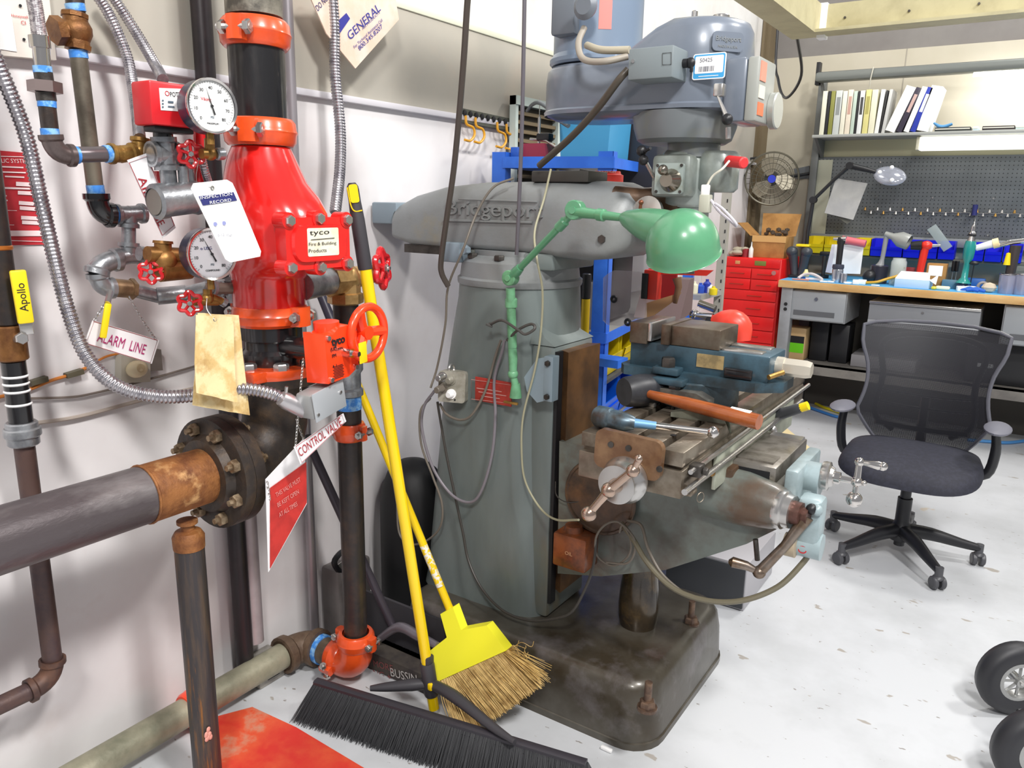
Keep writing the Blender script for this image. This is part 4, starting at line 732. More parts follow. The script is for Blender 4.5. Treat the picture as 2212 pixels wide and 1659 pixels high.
for (u, w) in ((-.033, .033), (.033, .033), (.033, -.033), (-.033, -.033)): obj('screw', MB().cyl(M @ V((u, w, .01)), M @ V((u, w, .013)), .004, n=8), dsteel, fpz)
b = MB(); b.lathe([(0, 0), (.03, 0), (.02, .02), (.017, .03), (0, .03)], M @ V((.005, -.005, .01)), (0, -1, 0), 20); b.cyl(M @ V((.005, .01, .03)), M @ V((.0, .022, .05)), .005, n=8); b.ball(M @ V((.0, .02, .052)), .0135); obj('feed_knob', b, mat('chrome_knob', '8C8478', .2, .9), fpz)
b = MB(); q0, q1 = P(1412, 382, 'y', 1.98), P(1394, 348, 'y', 1.95); b.tube([q0, q1], .005, 8); le = obj('feed_lever', b, steel, mill); obj('knob', MB().ball(P(1390, 346, 'y', 1.95), .0135), black, le); obj('knob', MB().ball(P(1386, 326, 'y', 1.96), .014), black, le); obj('lever_tip', MB().cyl(P(1392, 328, 'y', 1.955), P(1405, 320, 'y', 1.93), .004, n=8), black, le)
b = MB(); b.cyl(P(1573, 348, 'y', 2.04), P(1608, 352, 'y', 2.0), .0145, n=16, ch=.003); rh = obj('red_handle', b, mat('red_grip', 'D8383A', .4), mill, 'red handle grip'); obj('shaft', MB().cyl(P(1555, 345, 'y', 2.06), P(1575, 348, 'y', 2.04), .01, n=12), black, rh)
q = P(1555, 195, 'y', 1.925); b = MB(); b.box((q.x, q.y, q.z), (.024, .03, .03), .004); lv = obj('speed_lever', b, steel, mill); b = MB(); b.tube([q + V((0, -.01, -.015)), P(1568, 248, 'y', 1.9)], [.003, .0055], 8); obj('rod', b, steel, lv); obj('knob', MB().ball(P(1571, 258, 'y', 1.9), .0135), black, lv); obj('stub', MB().cyl(P(1573, 275, 'y', 1.95), P(1573, 300, 'y', 1.95), .007, n=8), steel, lv)
# right side gear cover with dial
b = MB(); b.bb((HX + .105, MY - .1, 1.70), (HX + .16, MY + .06, 1.85), .008); gc = obj('gear_cover', b, headm, mill); b = MB(); b.bb((HX + .16, MY - .098, 1.7), (HX + .19, MY + .04, 1.85), .006); obj('cover_lid', b, mat('grey_lid', '9C9E98', .4), gc)
xf = HX + .191
for (z0, z1, c) in ((1.795, 1.84, 'E0907A'), (1.755, 1.785, 'D8D6C8'), (1.715, 1.745, 'E87850')): obj('sticker', MB().bb((xf - .001, MY - .09, z0), (xf + .001, MY - .045, z1)), mat('sticker_' + c, c, .5), gc)
b = MB(); b.cyl((HX + .188, MY + .03, 1.735), (HX + .208, MY + .03, 1.735), .045, n=32, ch=.003); obj('speed_dial', b, mat('pale_dial', 'A8AAA4', .35, .4), mill, 'pale round speed dial')
# control box
q = P(1415, 130, 'y', 1.87); b = MB(); b.bb((-.908, 1.865, 1.795), (-.79, 1.975, 1.868), .004); cb = obj('control_box', b, mat('grey_control_box', '7E878A', .45, .1), mill, 'grey control box'); obj('screw', MB().cyl(P(1367, 132, 'y', 1.865), P(1367, 132, 'y', 1.861), .0045, n=10), steel, cb)
b = MB(); b.tube([P(x, y, 'y', 1.864) for x, y in ((1431, 115), (1450, 113), (1450, 139), (1431, 140))], .0007, 4, closed=True); obj('logo_outline', b, dsteel, cb)
b = MB(); b.cyl((-.79, 1.93, 1.835), (-.778, 1.93, 1.835), .011, n=12); b.ball((-.772, 1.93, 1.835), .013, (1, .6, 1)); b.box((-.768, 1.93, 1.825), (.008, .008, .025), .003); obj('selector_knob', b, black, cb)
# asset sticker
w_ = MY - .1385; M = frame(P(1532, 143, 'y', w_ + .002), (.02, -1, 0), (1, .02, 0))
b = MB(); b.prism(rrect(.083, .06, .006), M, .0012); st = obj('asset_sticker', b, white, hd); b = MB(); b.prism(rrect(.078, .055, .004), M @ Matrix.Translation((0, 0, .0012)), .0003); obj('border', b, mat('sticker_blue', '3C9CD4', .5), st); b = MB(); b.prism(rrect(.071, .040, .003), M @ Matrix.Translation((0, .004, .0015)), .0003); obj('field', b, white, st)
text(st, '50425', .013, M @ Matrix.Translation((-.008, .014, .002)), mat('grey_ink', '77777F', .6)); b = MB(); x = -.024
for k in range(16): w = random.choice((.0008, .0014, .002)); b.box((x, -.006, .002), (w, .012, .0003), M=M); x += w + random.choice((.0008, .0014))
obj('barcode', b, MATS['grey_ink'], st, kind='stuff'); obj('fine_print', MB().box((0, -.0225, .0019), (.05, .0016, .0003), M=M), white, st)
# cast emblem on the dome
em = P(1597, 88, 'y', MY - .09); nrm = V((.75, -.66, 0)); q = V((HX, MY, em.z)) + nrm.normalized() * .136; M = frame(q, nrm, V((0, 0, 1)).cross(nrm)); b = MB(); b.prism(rrect(.085, .045, .012), M, .004); e_ = obj('emblem', b, headm, hd); text(e_, 'Bridgeport', .016, M @ Matrix.Translation((0, .006, .004)), castlight, ext=.0015); text(e_, 'MADE IN U.S.A.', .008, M @ Matrix.Translation((0, -.012, .004)), castlight, ext=.001)
# hoses of the head
q = lambda a, c, y: P(a, c, 'y', y)
obj('motor_hose', MB().tube([q(1262, 60, 1.93), q(1250, 90, 1.9), q(1254, 120, 1.88), q(1272, 132, 1.87), q(1310, 132, 1.87), q(1356, 122, 1.9)], .0085, 10, sm=8), mat('grey_hose', '9C9488', .45), mill, 'looped grey motor hose')
obj('motor_hose', MB().tube([q(1268, 98, 1.93), q(1300, 108, 1.9), q(1360, 108, 1.9)], .0095, 10, sm=8), mat('pale_hose', 'B0A894', .45), mill, 'pale motor hose')
obj('power_cable', MB().tube([q(1357, 150, 1.89), q(1335, 175, 1.88), q(1290, 235, 1.9), q(1235, 295, 1.93), q(1165, 358, 1.98)], .0095, 10, sm=8), mat('dark_hose', '4A4238', .4), mill, 'thick dark cable slanting down to the ram')
# ---- knee, saddle
side = [(-1.11, .80), (-.47, .80), (-.45, .785), (-.44, .70), (-.53, .625), (-.75, .485), (-.95, .405), (-1.1, .37)]
b = MB(); b.prism([(x, z) for x, z in side], frame((0, 2.26, 0), (0, -1, 0), (1, 0, 0)), .32); k_ = obj('knee', b, mat('knee_casting', '6E7670', .38, .1, '544C44', 4, .4, .6, .12, 60, coat=.2, col3='5A4432', s3=2.6, lo3=.5, hi3=.62), mill, 'grey knee casting')
b = MB(); b.lathe([(0, 0), (.075, .0), (.072, .1), (.058, .18), (.05, .2), (0, .2)], (-.64, 1.95, .752), (1, -.14, .0), 28); obj('knee_boss', b, MATS['knee_casting'], k_, sharp=45)
b = MB(); b.cyl((-.96, 1.925, .66), (-.96, 1.95, .66), .11, n=36); b.torus((-.96, 1.925, .66), (0, 1, 0), .11, .006, 36, 6); obj('knee_cover', b, oily, k_, 'round oily cover'); 
b = MB(); b.bb((-1.075, 1.86, .44), (-.965, 1.95, .545), .006); b.lathe([(0, 0), (.03, 0), (.026, .018), (0, .022)], (-1.03, 1.905, .545), n=18); oil = obj('oil_reservoir', b, mat('amber_brown_oiler', '8A4A26', .25, .1, '5C3420', 14), k_, 'orange brown oil reservoir'); text(oil, 'OIL', .016, frame((-1.02, 1.8595, .49), (0, -1, 0), (1, 0, 0)), mat('faded_gold', 'C0926A', .5))
b = MB(); b.bb((-.9, 1.9, .79), (-.57, 2.28, .835), .006); obj('saddle', b, oily, mill)
b = MB(); b.bb((-.61, 1.95, .80), (-.475, 2.27, .845), .004); b.bb((-.61, 1.975, .845), (-.49, 2.04, .85)); kw = obj('knee_way', b, mat('bright_way', 'A09A92', .3, .7, '7C766C', 20), mill, 'bright steel knee ways'); obj('slot', MB().bb((-.60, 1.948, .81), (-.49, 1.951, .832)), ink, kw); obj('slot_cover', MB().bb((-.57, 2.22, .845), (-.48, 2.26, .852)), steel, kw)
b = MB(); b.bb((-.455, 1.955, .70), (-.42, 2.2, .845), .008); b.cyl((-.43, 2.06, .80), (-.385, 2.06, .80), .045, n=26); b.bb((-.43, 2.02, .64), (-.39, 2.1, .8), .012); obj('front_bracket', b, mat('pale_blue_casting', '9FB0B4', .38, .1, '8A989A', 8), mill, 'pale blue front bracket', sharp=45)
def crank(c, d, up, rsc, name, m=steel, long_=.05, parent=mill):
    c = V(c); d = V(d).normalized(); up = V(up); up = (up - d * up.dot(d)).normalized(); b = MB()
    b.lathe([(0, 0), (.036, 0), (.038, .006), (.038, .018), (.028, .022), (.024, .03), (0, .03)], c, d, 32); dl = obj('graduated_dial', b, steel, parent); b = MB(); b.lathe([(0, .03), (.016, .03), (.016, .045), (.008, .047), (.008, .08), (0, .08)], c, d, 18); hb = c + d * .085; b.ball(hb, .0145); b.ball(hb + d * .018, .007)
    b.tube([hb, hb + up * .052], [.009, .007], 10); b.ball(hb + up * .052, .012); b.tube([hb, hb - up * .036], [.0075, .0075], 10); b.ball(hb - up * .047, .0205, n=16)
    o = hb + up * .052; b.tube([o, o + d * .02, o + d * .045, o + d * .06], [.005, .007, .0115, .007], 12); b.ball(o + d * .055, .0115)
    return obj(name, b, chrome, parent, 'polished ball crank handle')
crank((-.385, 2.06, .815), (1, 0, 0), (0, .1, 1), 1, 'cross_feed_crank')
# elevating crank
ec = V((-.455, 1.92, .752)); b = MB(); b.lathe([(0, 0), (.05, 0), (.052, .01), (.05, .02), (.044, .024), (.042, .04), (0, .04)], ec, (1, -.14, 0), 32); obj('graduated_dial', b, steel, mill); b = MB(); b.lathe([(0, .04), (.03, .04), (.03, .062), (.02, .064), (.022, .08), (0, .08)], ec, (1, -.14, 0), 20); obj('clutch_collar', b, mat('brown_collar', '6A4A42', .4, .5, '584038', 60), mill)
a0 = ec + V((.075, -.01, 0)); a1 = P(1640, 1236, 'y', 1.86); b = MB(); b.tube([a0, a0.lerp(a1, .5) + V((.005, 0, -.002)), a1], [.017, .012, .014], 12); b.ball(a1, .017); b.tube([a1, P(1612, 1222, 'y', 1.85), P(1582, 1214, 'y', 1.84), P(1575, 1213, 'y', 1.84)], [.007, .012, .014, .006], 12); obj('elevating_crank', b, mat('worn_steel_crank', '8A7E74', .3, .8, '6E5A48', 20), mill, 'long elevating crank')
b = MB(); q0 = P(1632, 1165, 'y', 1.9); b.tube([q0, P(1636, 1210, 'y', 1.9)], .007, 8); obj('lock_rod', b, dsteel, mill)
# power feed motor on the front
b = MB(); b.bb((-.41, 1.925, .655), (-.35, 1.99, .79), .012); b.cyl((-.405, 1.955, .66), (-.345, 1.955, .66), .034, n=24); b.ball((-.36, 1.918, .77), .0145); fm = obj('feed_motor', b, MATS['pale_blue_casting'], mill, 'pale blue feed unit', sharp=45)
b = MB(); b.cyl((-.43, 1.925, .66), (-.4, 1.925, .66), .03, n=20); obj('motor_end', b, mat('tan_label', 'B0A088', .5), fm); obj('knob', MB().ball((-.372, 1.912, .772), .014), black, fm); text(fm, 'O', .03, frame((-.385, 1.922, .655), (0, -1, 0), (1, 0, 0)), signred)
# knee screw cone
b = MB(); b.lathe([(0, 0), (.056, 0), (.062, .03), (.064, .07), (.06, .13), (.05, .22), (.043, .3), (.04, .33), (0, .33)], (-.885, 2.085, .2), n=30); obj('screw_housing', b, mat('oily_cone', '4A3E2E', .22, .3, '2E2620', 8, .42, .6, coat=.4, col3='6E5836', s3=7, lo3=.55, hi3=.7), mill, 'oily brown screw cone')
# ---- table
T0, T1, TZ = 1.615, 2.72, .95; xs = (-.868, -.60)
b = MB(); b.bb((xs[0], T0, .838), (xs[1], T1, .905), .003)
b.bb((xs[0] + .004, T0 + .02, .905), (xs[1] - .004, T1, .92)); tb = obj('table', b, tablem, mill, 'slotted work table')
sw_ = .05; gap = (xs[1] - xs[0] - 4 * sw_) / 3
for i in range(4):
    x = xs[0] + i * (sw_ + gap); obj('table_strip', MB().bb((x, T0 + (.012 if i < 3 else 0), .915), (x + sw_, T1, TZ), .0015), tablem, tb)
b = MB(); c = P(1455, 940, 'z', TZ + .001); b.cyl(c, c + V((0, 0, .0004)), .008, n=14); obj('oil_hole', b, ink, tb)
M = frame(P(1362, 978, 'y', T0 - .012), (0, -1, 0), (1, 0, 0)); b = MB(); b.prism(rrect(.17, .095, .02), M @ Matrix.Rotation(-.04, 4, 'Z'), .018); ep = obj('end_bracket', b, mat('brown_oily_plate', '6E4E36', .3, .4, '8A6A4C', 12, .45, .65, coat=.2), mill, 'brown end plate')
for (x, y) in ((1320, 960), (1358, 968), (1425, 1013)): q = P(x, y, 'y', T0 - .03); obj('socket_screw', MB().cyl(q, q - V((0, .003, 0)), .0075, n=14), dsteel, ep)
ac = P(1352, 1035, 'y', T0 - .03); b = MB(); b.lathe([(0, 0), (.056, 0), (.057, .01), (.052, .018), (.05, .03), (.047, .034), (.046, .05), (.03, .052), (0, .052)], ac, (-.02, -1, -.0), 36); obj('graduated_dial', b, steel, mill)
b = MB(); s0 = ac + V((0, -.05, 0)); b.cyl(s0, s0 + V((0, -.03, 0)), .018, .015, n=16); hb = s0 + V((0, -.038, 0)); b.ball(hb, .018); e1 = P(1367, 1017, 'y', hb.y - .004); e2 = P(1272, 1110, 'y', hb.y - .012)
b.tube([hb, e1], [.011, .009], 10); b.ball(e1, .0155); b.tube([e1, e1 + V((.012, -.0, .028))], [.007, .008], 10); b.ball(e1 + V((.012, 0, .03)), .0095); b.tube([hb, hb.lerp(e2, .5), e2], [.012, .0095, .009], 12); b.ball(e2, .0185, n=18); obj('table_crank', b, mat('worn_chrome', 'B8A090', .2, .95), mill, 'worn ball crank handle')
b = MB(); b.tube([(xs[1] + .016, T0 + .01, .905), (xs[1] + .016, T1, .905)], .006, 8); b.tube([(xs[1] + .02, T0 - .03, .87), (xs[1] + .02, T1 - .1, .87)], .0075, 10); rl = obj('feed_rail', b, steel, mill, kind='stuff')
b = MB(); b.box((xs[1] + .016, T0 + .05, .9), (.03, .035, .03), .005); b.hexa((xs[1] + .033, T0 + .05, .9), (1, 0, 0), .01, .01); obj('table_stop', b, dsteel, mill); b = MB(); b.box((xs[1] + .01, T0 + .02, .855), (.03, .04, .012), .003); b.torus((xs[1] + .03, T0 + .05, .835), (1, -.4, 0), .012, .001, 16, 4); obj('stop_block', b, tablem, mill)
b = MB(); b.bb((xs[1] + .002, 1.82, .80), (xs[1] + .012, 2.55, .9), .002); obj('chip_guard', b, mat('pale_green_guard', 'A8AC9C', .4, .2, '96988A', 12), mill, 'pale chip guard')
b = MB(); b.tube([P(1490, 1028, 'y', 1.84), P(1520, 1025, 'y', 1.82), P(1538, 1020, 'y', 1.8)], [.005, .006, .009], 8); b.ball(P(1537, 1021, 'y', 1.8), .01); obj('saddle_lock', b, brass, mill)
b = MB(); b.box((-.8, 1.93, .83), (.12, .05, .04), .004); b.tube([(-1.0, 1.935, .83), (-.93, 1.93, .81), (-.9, 1.92, .79)], .003, 6, sm=4); b.tube([P(1200, 1040, 'y', 1.925), P(1202, 1070, 'y', 1.92), P(1225, 1085, 'y', 1.92), P(1262, 1082, 'y', 1.93)], .002, 6, sm=5); obj('oil_lines', b, dsteel, mill)
single('wire_bristle_brush', MB().tube([P(1570, 905, 'y', 1.9), P(1578, 935, 'y', 1.88)], [.006, .002], 6), mat('dark_green_wire', '3A4030', .6), 'small dark bristle tuft caught on the table edge below the mallet handle', 'brush tuft', P(1572, 915, 'y', 1.9))
# ---- hoses and cables on the mill
cabm = mat('grey_brown_cable', '6E665C', .45); cabd = mat('dark_cable', '3E3A36', .45)
def cable(pts, r, m, lab, nm='cable', sm=8):
    w = [P(a, c, 'y', y) for a, c, y in pts]; return single(nm, MB().tube(w, r, 9, sm=sm), m, lab, 'cable', w[len(w) // 2])
cable([(1342, 1130, 1.9), (1368, 1165, 1.88), (1398, 1215, 1.86), (1450, 1268, 1.84), (1520, 1296, 1.84), (1600, 1298, 1.86), (1680, 1268, 1.9), (1735, 1215, 1.94), (1750, 1190, 1.95)], .0075, mat('hose_olive', '6A6452', .4), 'thick olive power cable sagging under the knee to the feed unit')
cable([(1355, 1125, 1.91), (1385, 1135, 1.9), (1400, 1185, 1.88), (1430, 1240, 1.86), (1480, 1285, 1.85)], .0045, cabm, 'thin cable running beside the start of the thick olive cable')
cable([(1338, 1150, 1.885), (1345, 1135, 1.88), (1362, 1165, 1.88), (1358, 1200, 1.88), (1325, 1222, 1.88), (1290, 1200, 1.88), (1288, 1160, 1.88), (1310, 1132, 1.88), (1340, 1130, 1.88), (1372, 1170, 1.875), (1358, 1215, 1.875), (1310, 1215, 1.875)], .0032, cabm, 'small coil of grey cable hung on the knee')
cable([(1288, 1165, 1.885), (1282, 1220, 1.87), (1265, 1270, 1.85), (1235, 1322, 1.83), (1190, 1338, 1.83), (1140, 1340, 1.83), (1085, 1318, 1.83), (1040, 1270, 1.85), (1012, 1210, 1.87), (1000, 1150, 1.88), (985, 1080, 1.882), (965, 985, 1.885), (950, 900, 1.885), (945, 868, 1.88)], .0042, cabd, 'long dark cable looping from the outlet box down to the mill base')
cable([(938, 845, 1.87), (915, 880, 1.86), (912, 930, 1.86), (935, 1010, 1.865), (975, 1068, 1.87), (1015, 1085, 1.87), (1040, 1060, 1.872), (1062, 985, 1.88), (1070, 900, 1.885), (1068, 820, 1.885), (1085, 760, 1.87), (1090, 735, 1.86)], .0048, mat('lilac_grey_cable', '7C767C', .4), 'grey cable hanging in a deep loop between the outlet box and the lamp')
cable([(950, 872, 1.872), (965, 895, 1.868), (995, 907, 1.868), (1020, 895, 1.87), (1048, 845, 1.88), (1070, 770, 1.88), (1082, 735, 1.87)], .004, cabm, 'short grey cable drooping across the red plate')
cable([(930, 860, 1.87), (908, 890, 1.855), (910, 960, 1.86), (935, 1030, 1.86), (955, 1090, 1.86), (950, 1140, 1.86), (918, 1170, 1.86), (885, 1175, 1.86), (862, 1150, 1.86), (858, 1080, 1.87), (860, 980, 1.9)], .0036, cabm, 'thin cable making a low loop behind the yellow broom handles')
cable([(930, 838, 1.87), (945, 790, 1.89), (962, 700, 1.88), (968, 620, 1.87), (1000, 540, 1.86), (1030, 460, 1.9), (1065, 405, 1.93), (1110, 385, 1.96)], .0036, cabm, 'thin cable climbing from the outlet box over the raised lettering')
cable([(1190, 365, 1.95), (1175, 430, 1.94), (1155, 500, 1.9), (1160, 560, 1.86), (1172, 630, 1.86), (1168, 720, 1.865), (1155, 800, 1.87), (1130, 900, 1.87), (1127, 980, 1.87), (1135, 1040, 1.865), (1165, 1095, 1.85), (1200, 1122, 1.8), (1250, 1123, 1.7)], .0032, mat('cream_cable', 'A8A488', .45), 'thin cream cable running down the column to the table crank')
# hanging power drops
cable([(1022, -120, 1.7), (1010, 0, 1.72), (1000, 150, 1.74), (982, 350, 1.78), (965, 470, 1.8), (953, 560, 1.82), (954, 590, 1.83), (968, 618, 1.85)], .0085, mat('brown_black_cable', '463E38', .4), 'thick brown-black cable hanging from above and hooking behind the column, left of two')
cable([(1134, -120, 1.8), (1133, 0, 1.8), (1128, 250, 1.82), (1122, 420, 1.84), (1116, 550, 1.86)], .0055, mat('lilac_cable', '5E5A60', .4), 'straight thin cable hanging from above in front of the ram, right of two')
# outlet box on column
q = P(975, 835, 'y', 1.875); ob_ = thing('outlet_box', 'grey cast outlet box with four plugs on the mill column', 'outlet box', (q.x, 1.88, q.z)); b = MB(); M = frame((q.x + .006, 1.885, q.z), (0.25, -1, 0), (0, 0, 1)); M = frame((q.x, 1.9, q.z), (.35, -1, .1), (1, .35, 0))
b.prism(rrect(.088, .098, .01), M, .045); obj('box', b, mat('dirty_cast_grey', 'A8A498', .5, .3, '8A8678', 20), ob_); b = MB(); b.torus(M @ V((-.01, .054, .02)), (1, 0, 0), .013, .004, 16, 6); obj('hook', b, steel, ob_)
for (u, w, m_, L) in ((-.03, .03, steel, .03), (-.003, .022, MATS['dirty_cast_grey'], .02), (-.03, -.006, MATS['grey_brown_cable'], .035), (.0, -.022, white, .02)):
    o_ = M @ V((u, w, .045)); b = MB(); b.cyl(o_, o_ + (M.to_3x3() @ V((-.25, -.1, 1))).normalized() * L, .013, .0105, 12, ch=.002); b.lathe([(.012, 0), (.016, 0), (.016, .004), (.012, .004)], o_, M.to_3x3() @ V((0, 0, 1)), 14); obj('plug', b, m_, ob_)
obj('screw', MB().cyl(M @ V((.012, -.04, .045)), M @ V((.012, -.04, .047)), .003, n=8), ink, ob_)
b = MB()
# ------------------------------------------------------------------ machine vise bolted on the table
vy, vz = 2.09, TZ
vise = thing('machine_vise', 'heavy blue and steel machine vise bolted across the far part of the mill table', 'vise', (-.75, vy, vz))
vblue = mat('worn_blue_casting', '3F5A68', .4, .2, '2E383C', 7, .42, .62, .15, 60, col3='7A5E48', s3=5, lo3=.62, hi3=.72); vst = mat('oily_brown_steel', '7E7466', .35, .7, '5E4C3E', 10, .4, .65)
b = MB(); b.cyl((-.75, vy, vz), (-.75, vy, vz + .075), .115, n=44, ch=.004); obj('swivel_base', b, vblue, vise)
fz = vz + .072; b = MB(); b.loft([[V((p[0], p[1], z)) for p in [(-.955, vy - .075), (-.935, vy - .1), (-.56, vy - .1), (-.5, vy - .05), (-.5, vy + .05), (-.56, vy + .1), (-.935, vy + .1), (-.955, vy + .075)]] for z in (fz, fz + .026)]); obj('flange', b, vblue, vise)
b = MB(); b.bb((-.93, vy - .075, fz + .02), (-.535, vy + .075, fz + .095), .004); obj('body', b, vblue, vise, 'blue vise body')
b = MB(); b.bb((-.93, vy - .085, fz + .09), (-.875, vy + .085, fz + .15), .003); obj('fixed_jaw', b, vst, vise); obj('jaw_plate', MB().bb((-.875, vy - .085, fz + .1), (-.862, vy + .085, fz + .152), .002), steel, vise)
b = MB(); b.bb((-.835, vy - .085, fz + .095), (-.81, vy + .085, fz + .152), .002); b.bb((-.81, vy - .075, fz + .095), (-.67, vy + .075, fz + .15), .003); obj('sliding_jaw', b, vst, vise)
b = MB(); b.bb((-.67, vy - .06, fz + .09), (-.56, vy - .02, fz + .1), .002); b.bb((-.67, vy + .02, fz + .09), (-.56, vy + .06, fz + .1), .002); obj('slide_rail', b, steel, vise, kind='stuff')
b = MB(); b.cyl((-.535, vy, fz + .06), (-.515, vy, fz + .06), .026, n=20); b.hexa((-.515, vy, fz + .06), (1, 0, 0), .024, .07); obj('screw_end', b, mat('pale_bright_steel', 'D6CEBE', .3, .5), vise, 'bright hexagonal screw end')
obj('rating_plate', MB().bb((-.73, vy - .0775, fz + .045), (-.655, vy - .075, fz + .082)), mat('dull_brass_plate', 'B09A6C', .5, .3, '8A7A58', 30), vise, 'dull brass plate')
b = MB(); b.bb((-.65, vy - .085, fz + .028), (-.575, vy - .076, fz + .055), .003); b.bb((-.645, vy - .088, fz + .048), (-.58, vy - .084, fz + .054), .001); obj('grease_port', b, newblack, vise)
b = MB(); b.box((-.80, vy - .105, fz + .03), (.075, .045, .02), .004); b.box((-.79, vy - .12, fz + .005), (.1, .05, .018), .004); obj('flange_ear', b, MATS['worn_blue_casting'], vise); obj('hold_down_nut', MB().hexa((-.8, vy - .105, fz + .04), (0, 0, 1), .02, .026), dsteel, vise)
obj('oil_cup', MB().cyl((-.53, vy - .09, fz + .045), (-.505, vy - .05, fz + .055), .007, n=10), brass, vise)
# strap clamp on the table in front of the vise
sc = thing('strap_clamp', 'stepped steel strap clamp with a nut on the mill table in front of the vise', 'clamp', (-.74, 1.96, vz))
b = MB(); b.prism([(-.1, 0), (.06, 0), (.095, .0), (.095, .012), (.06, .028), (-.1, .028)], frame((-.76, 1.99, vz + .03), (0, -1, 0), (1, 0, 0)), .045); obj('strap', b, mat('dark_strap', '5E5C58', .4, .5, '7C7A72', 20), sc); b = MB(); b.hexa((-.77, 1.965, vz + .058), (0, 0, 1), .018, .02); b.cyl((-.77, 1.965, vz), (-.77, 1.965, vz + .085), .007, n=10); obj('nut', b, newblack, sc)
b = MB(); b.box((-.68, 1.965, vz + .015), (.03, .04, .03), .003); b.box((-.83, 1.965, vz + .015), (.03, .04, .03), .003); obj('step_block', b, steel, sc, kind='stuff')
b = MB(); b.prism([(-.09, 0), (.09, 0), (.09, .032), (-.03, .026), (-.09, .012)], frame((-.66, 1.93, vz), (.15, -1, 0), (1, .15, 0)), .028); single('angle_block', b, mat('grey_green_block', '86887A', .45, .4, '6E6E62', 14), 'wedge-shaped grey steel block lying on the mill table below the strap clamp', 'steel block', (-.66, 1.93, vz))
# mallet
hc = P(1384, 843, 'z', TZ + .046); hd_ = V((.35, .62, 0)).normalized(); ml = thing('mallet', 'black rubber mallet with orange-brown wooden handle lying across the mill table', 'mallet', hc)
b = MB(); b.lathe([(0, -.056), (.038, -.056), (.042, -.046), (.0455, 0), (.042, .046), (.038, .056), (0, .056)], hc, hd_, 32); obj('head', b, mat('black_rubber', '35363A', .42, 0, '2A2A2E', 20), ml)
h0 = P(1405, 852, 'z', TZ + .045); h1 = P(1640, 912, 'z', TZ + .035); b = MB(); b.tube([hc, h0, h0.lerp(h1, .35), h0.lerp(h1, .7), h0.lerp(h1, .93), h1], [.0105, .0115, .0175, .0185, .0195, .0195], 18); obj('handle', b, mat('orange_varnished_wood', 'A4582A', .25, 0, '8A441E', 9, .42, .65, .05, 40, (1, 4, 1), coat=.4), ml, 'orange varnished wooden handle')
d_ = (h1 - h0).normalized(); n_ = V((0, 0, 1)); side_ = n_.cross(d_).normalized(); M = frame(h0.lerp(h1, .84) + V((0, -.001, .0190)), n_ - side_ * .35, d_); b = MB(); b.box((0, 0, 0), (.055, .012, .0012), M=M); obj('price_label', b, white, ml)
# draw bar wrench
w0 = P(1285, 897, 'z', TZ + .03); w1 = P(1352, 912, 'z', TZ + .028); w2 = P(1540, 934, 'z', TZ + .016); wr = thing('drawbar_wrench', 'blue-grey steel ratchet wrench with ball end lying on the near end of the mill table', 'wrench', w0)
wb = mat('worn_blue_steel', '6A8494', .35, .6, '4C4A48', 10, .42, .62); b = MB(); b.tube([w0, w0.lerp(w1, .1), w0.lerp(w1, .5), w0.lerp(w1, .55), w1, w1.lerp(w2, .1)], [.02, .027, .028, .023, .023, .016], 18); b.box(w0.lerp(w1, .7) + V((0, 0, .018)), (.03, .02, .012), .003); obj('ratchet_head', b, wb, wr); obj('shank', MB().tube([w1, w1.lerp(w2, .35)], [.0125, .01], 14), mat('light_blue_paint', '6C9CC4', .4, .2), wr, 'light blue painted shank'); b = MB(); b.tube([w1.lerp(w2, .35), w2], [.01, .0075], 12); b.ball(w2, .0155); obj('ball_end', b, chrome, wr)
# black yellow grip tool behind the table
g0, g1 = P(1668, 900, 'y', 2.35), P(1740, 878, 'y', 2.35); tl = thing('grip_tool', 'tool with black and yellow grip sticking out behind the mill table', 'hand tool', g0); b = MB(); b.tube([g0, g0.lerp(g1, .3), g0.lerp(g1, .8), g1], [.012, .017, .015, .01], 14); obj('grip', b, mat('grey_rubber', '3A3C40', .5), tl); obj('grip_end', MB().cyl(g0.lerp(g1, .85), g0.lerp(g1, 1.08), .0135, n=12), yellow, tl)
b = MB(); b.tube([g0, P(1645, 895, 'y', 2.35), P(1655, 915, 'y', 2.3), P(1668, 928, 'y', 2.3)], [.006, .008, .008, .014], 10); b.ball(P(1669, 930, 'y', 2.3), .014, (1, 1, 1.3)); obj('far_crank', b, steel, tl)
# ------------------------------------------------------------------ green work lamp
lamp = thing('machine_lamp', 'mint green articulated work lamp with dome shade clamped on the mill column', 'lamp', P(1115, 850, 'y', 1.87))
mint = mat('mint_green_enamel', '58966F', .3, 0, '4E8864', 6, .42, .7, coat=.4); mintd = mat('mint_green_worn', '6DA57C', .35, 0, '5C8A66', 20, .45, .65)
Lq = lambda a, c, y: P(a, c, 'y', y)
A0, A1, A2, A3, A4 = Lq(1114, 850, 1.87), Lq(1108, 770, 1.86), Lq(1103, 600, 1.835), Lq(1240, 457, 1.78), Lq(1345, 470, 1.75)
b = MB(); b.cyl(A0 - V((0, 0, .012)), A0 + V((0, 0, .03)), .019, .013, 16); b.tube([A0 + V((0, 0, .02)), Lq(1108, 810, 1.865)], [.012, .01], 12); b.ball(Lq(1108, 808, 1.865), .016); obj('base', b, mintd, lamp); obj('wing_nut', MB().box(A0 + V((-.01, -.01, -.028)), (.05, .01, .008), .003), brass, lamp)
b = MB(); b.tube([Lq(1108, 815, 1.865), A1, Lq(1106, 745, 1.86)], [.011, .014, .012], 12); b.tube([Lq(1107, 750, 1.86), A2 - V((0, 0, .03))], .0135, 14); b.lathe([(.013, 0), (.018, .002), (.018, .025), (.013, .03)], Lq(1104, 665, 1.845), (0, 0, 1), 16); obj('lower_arm', b, mintd, lamp)
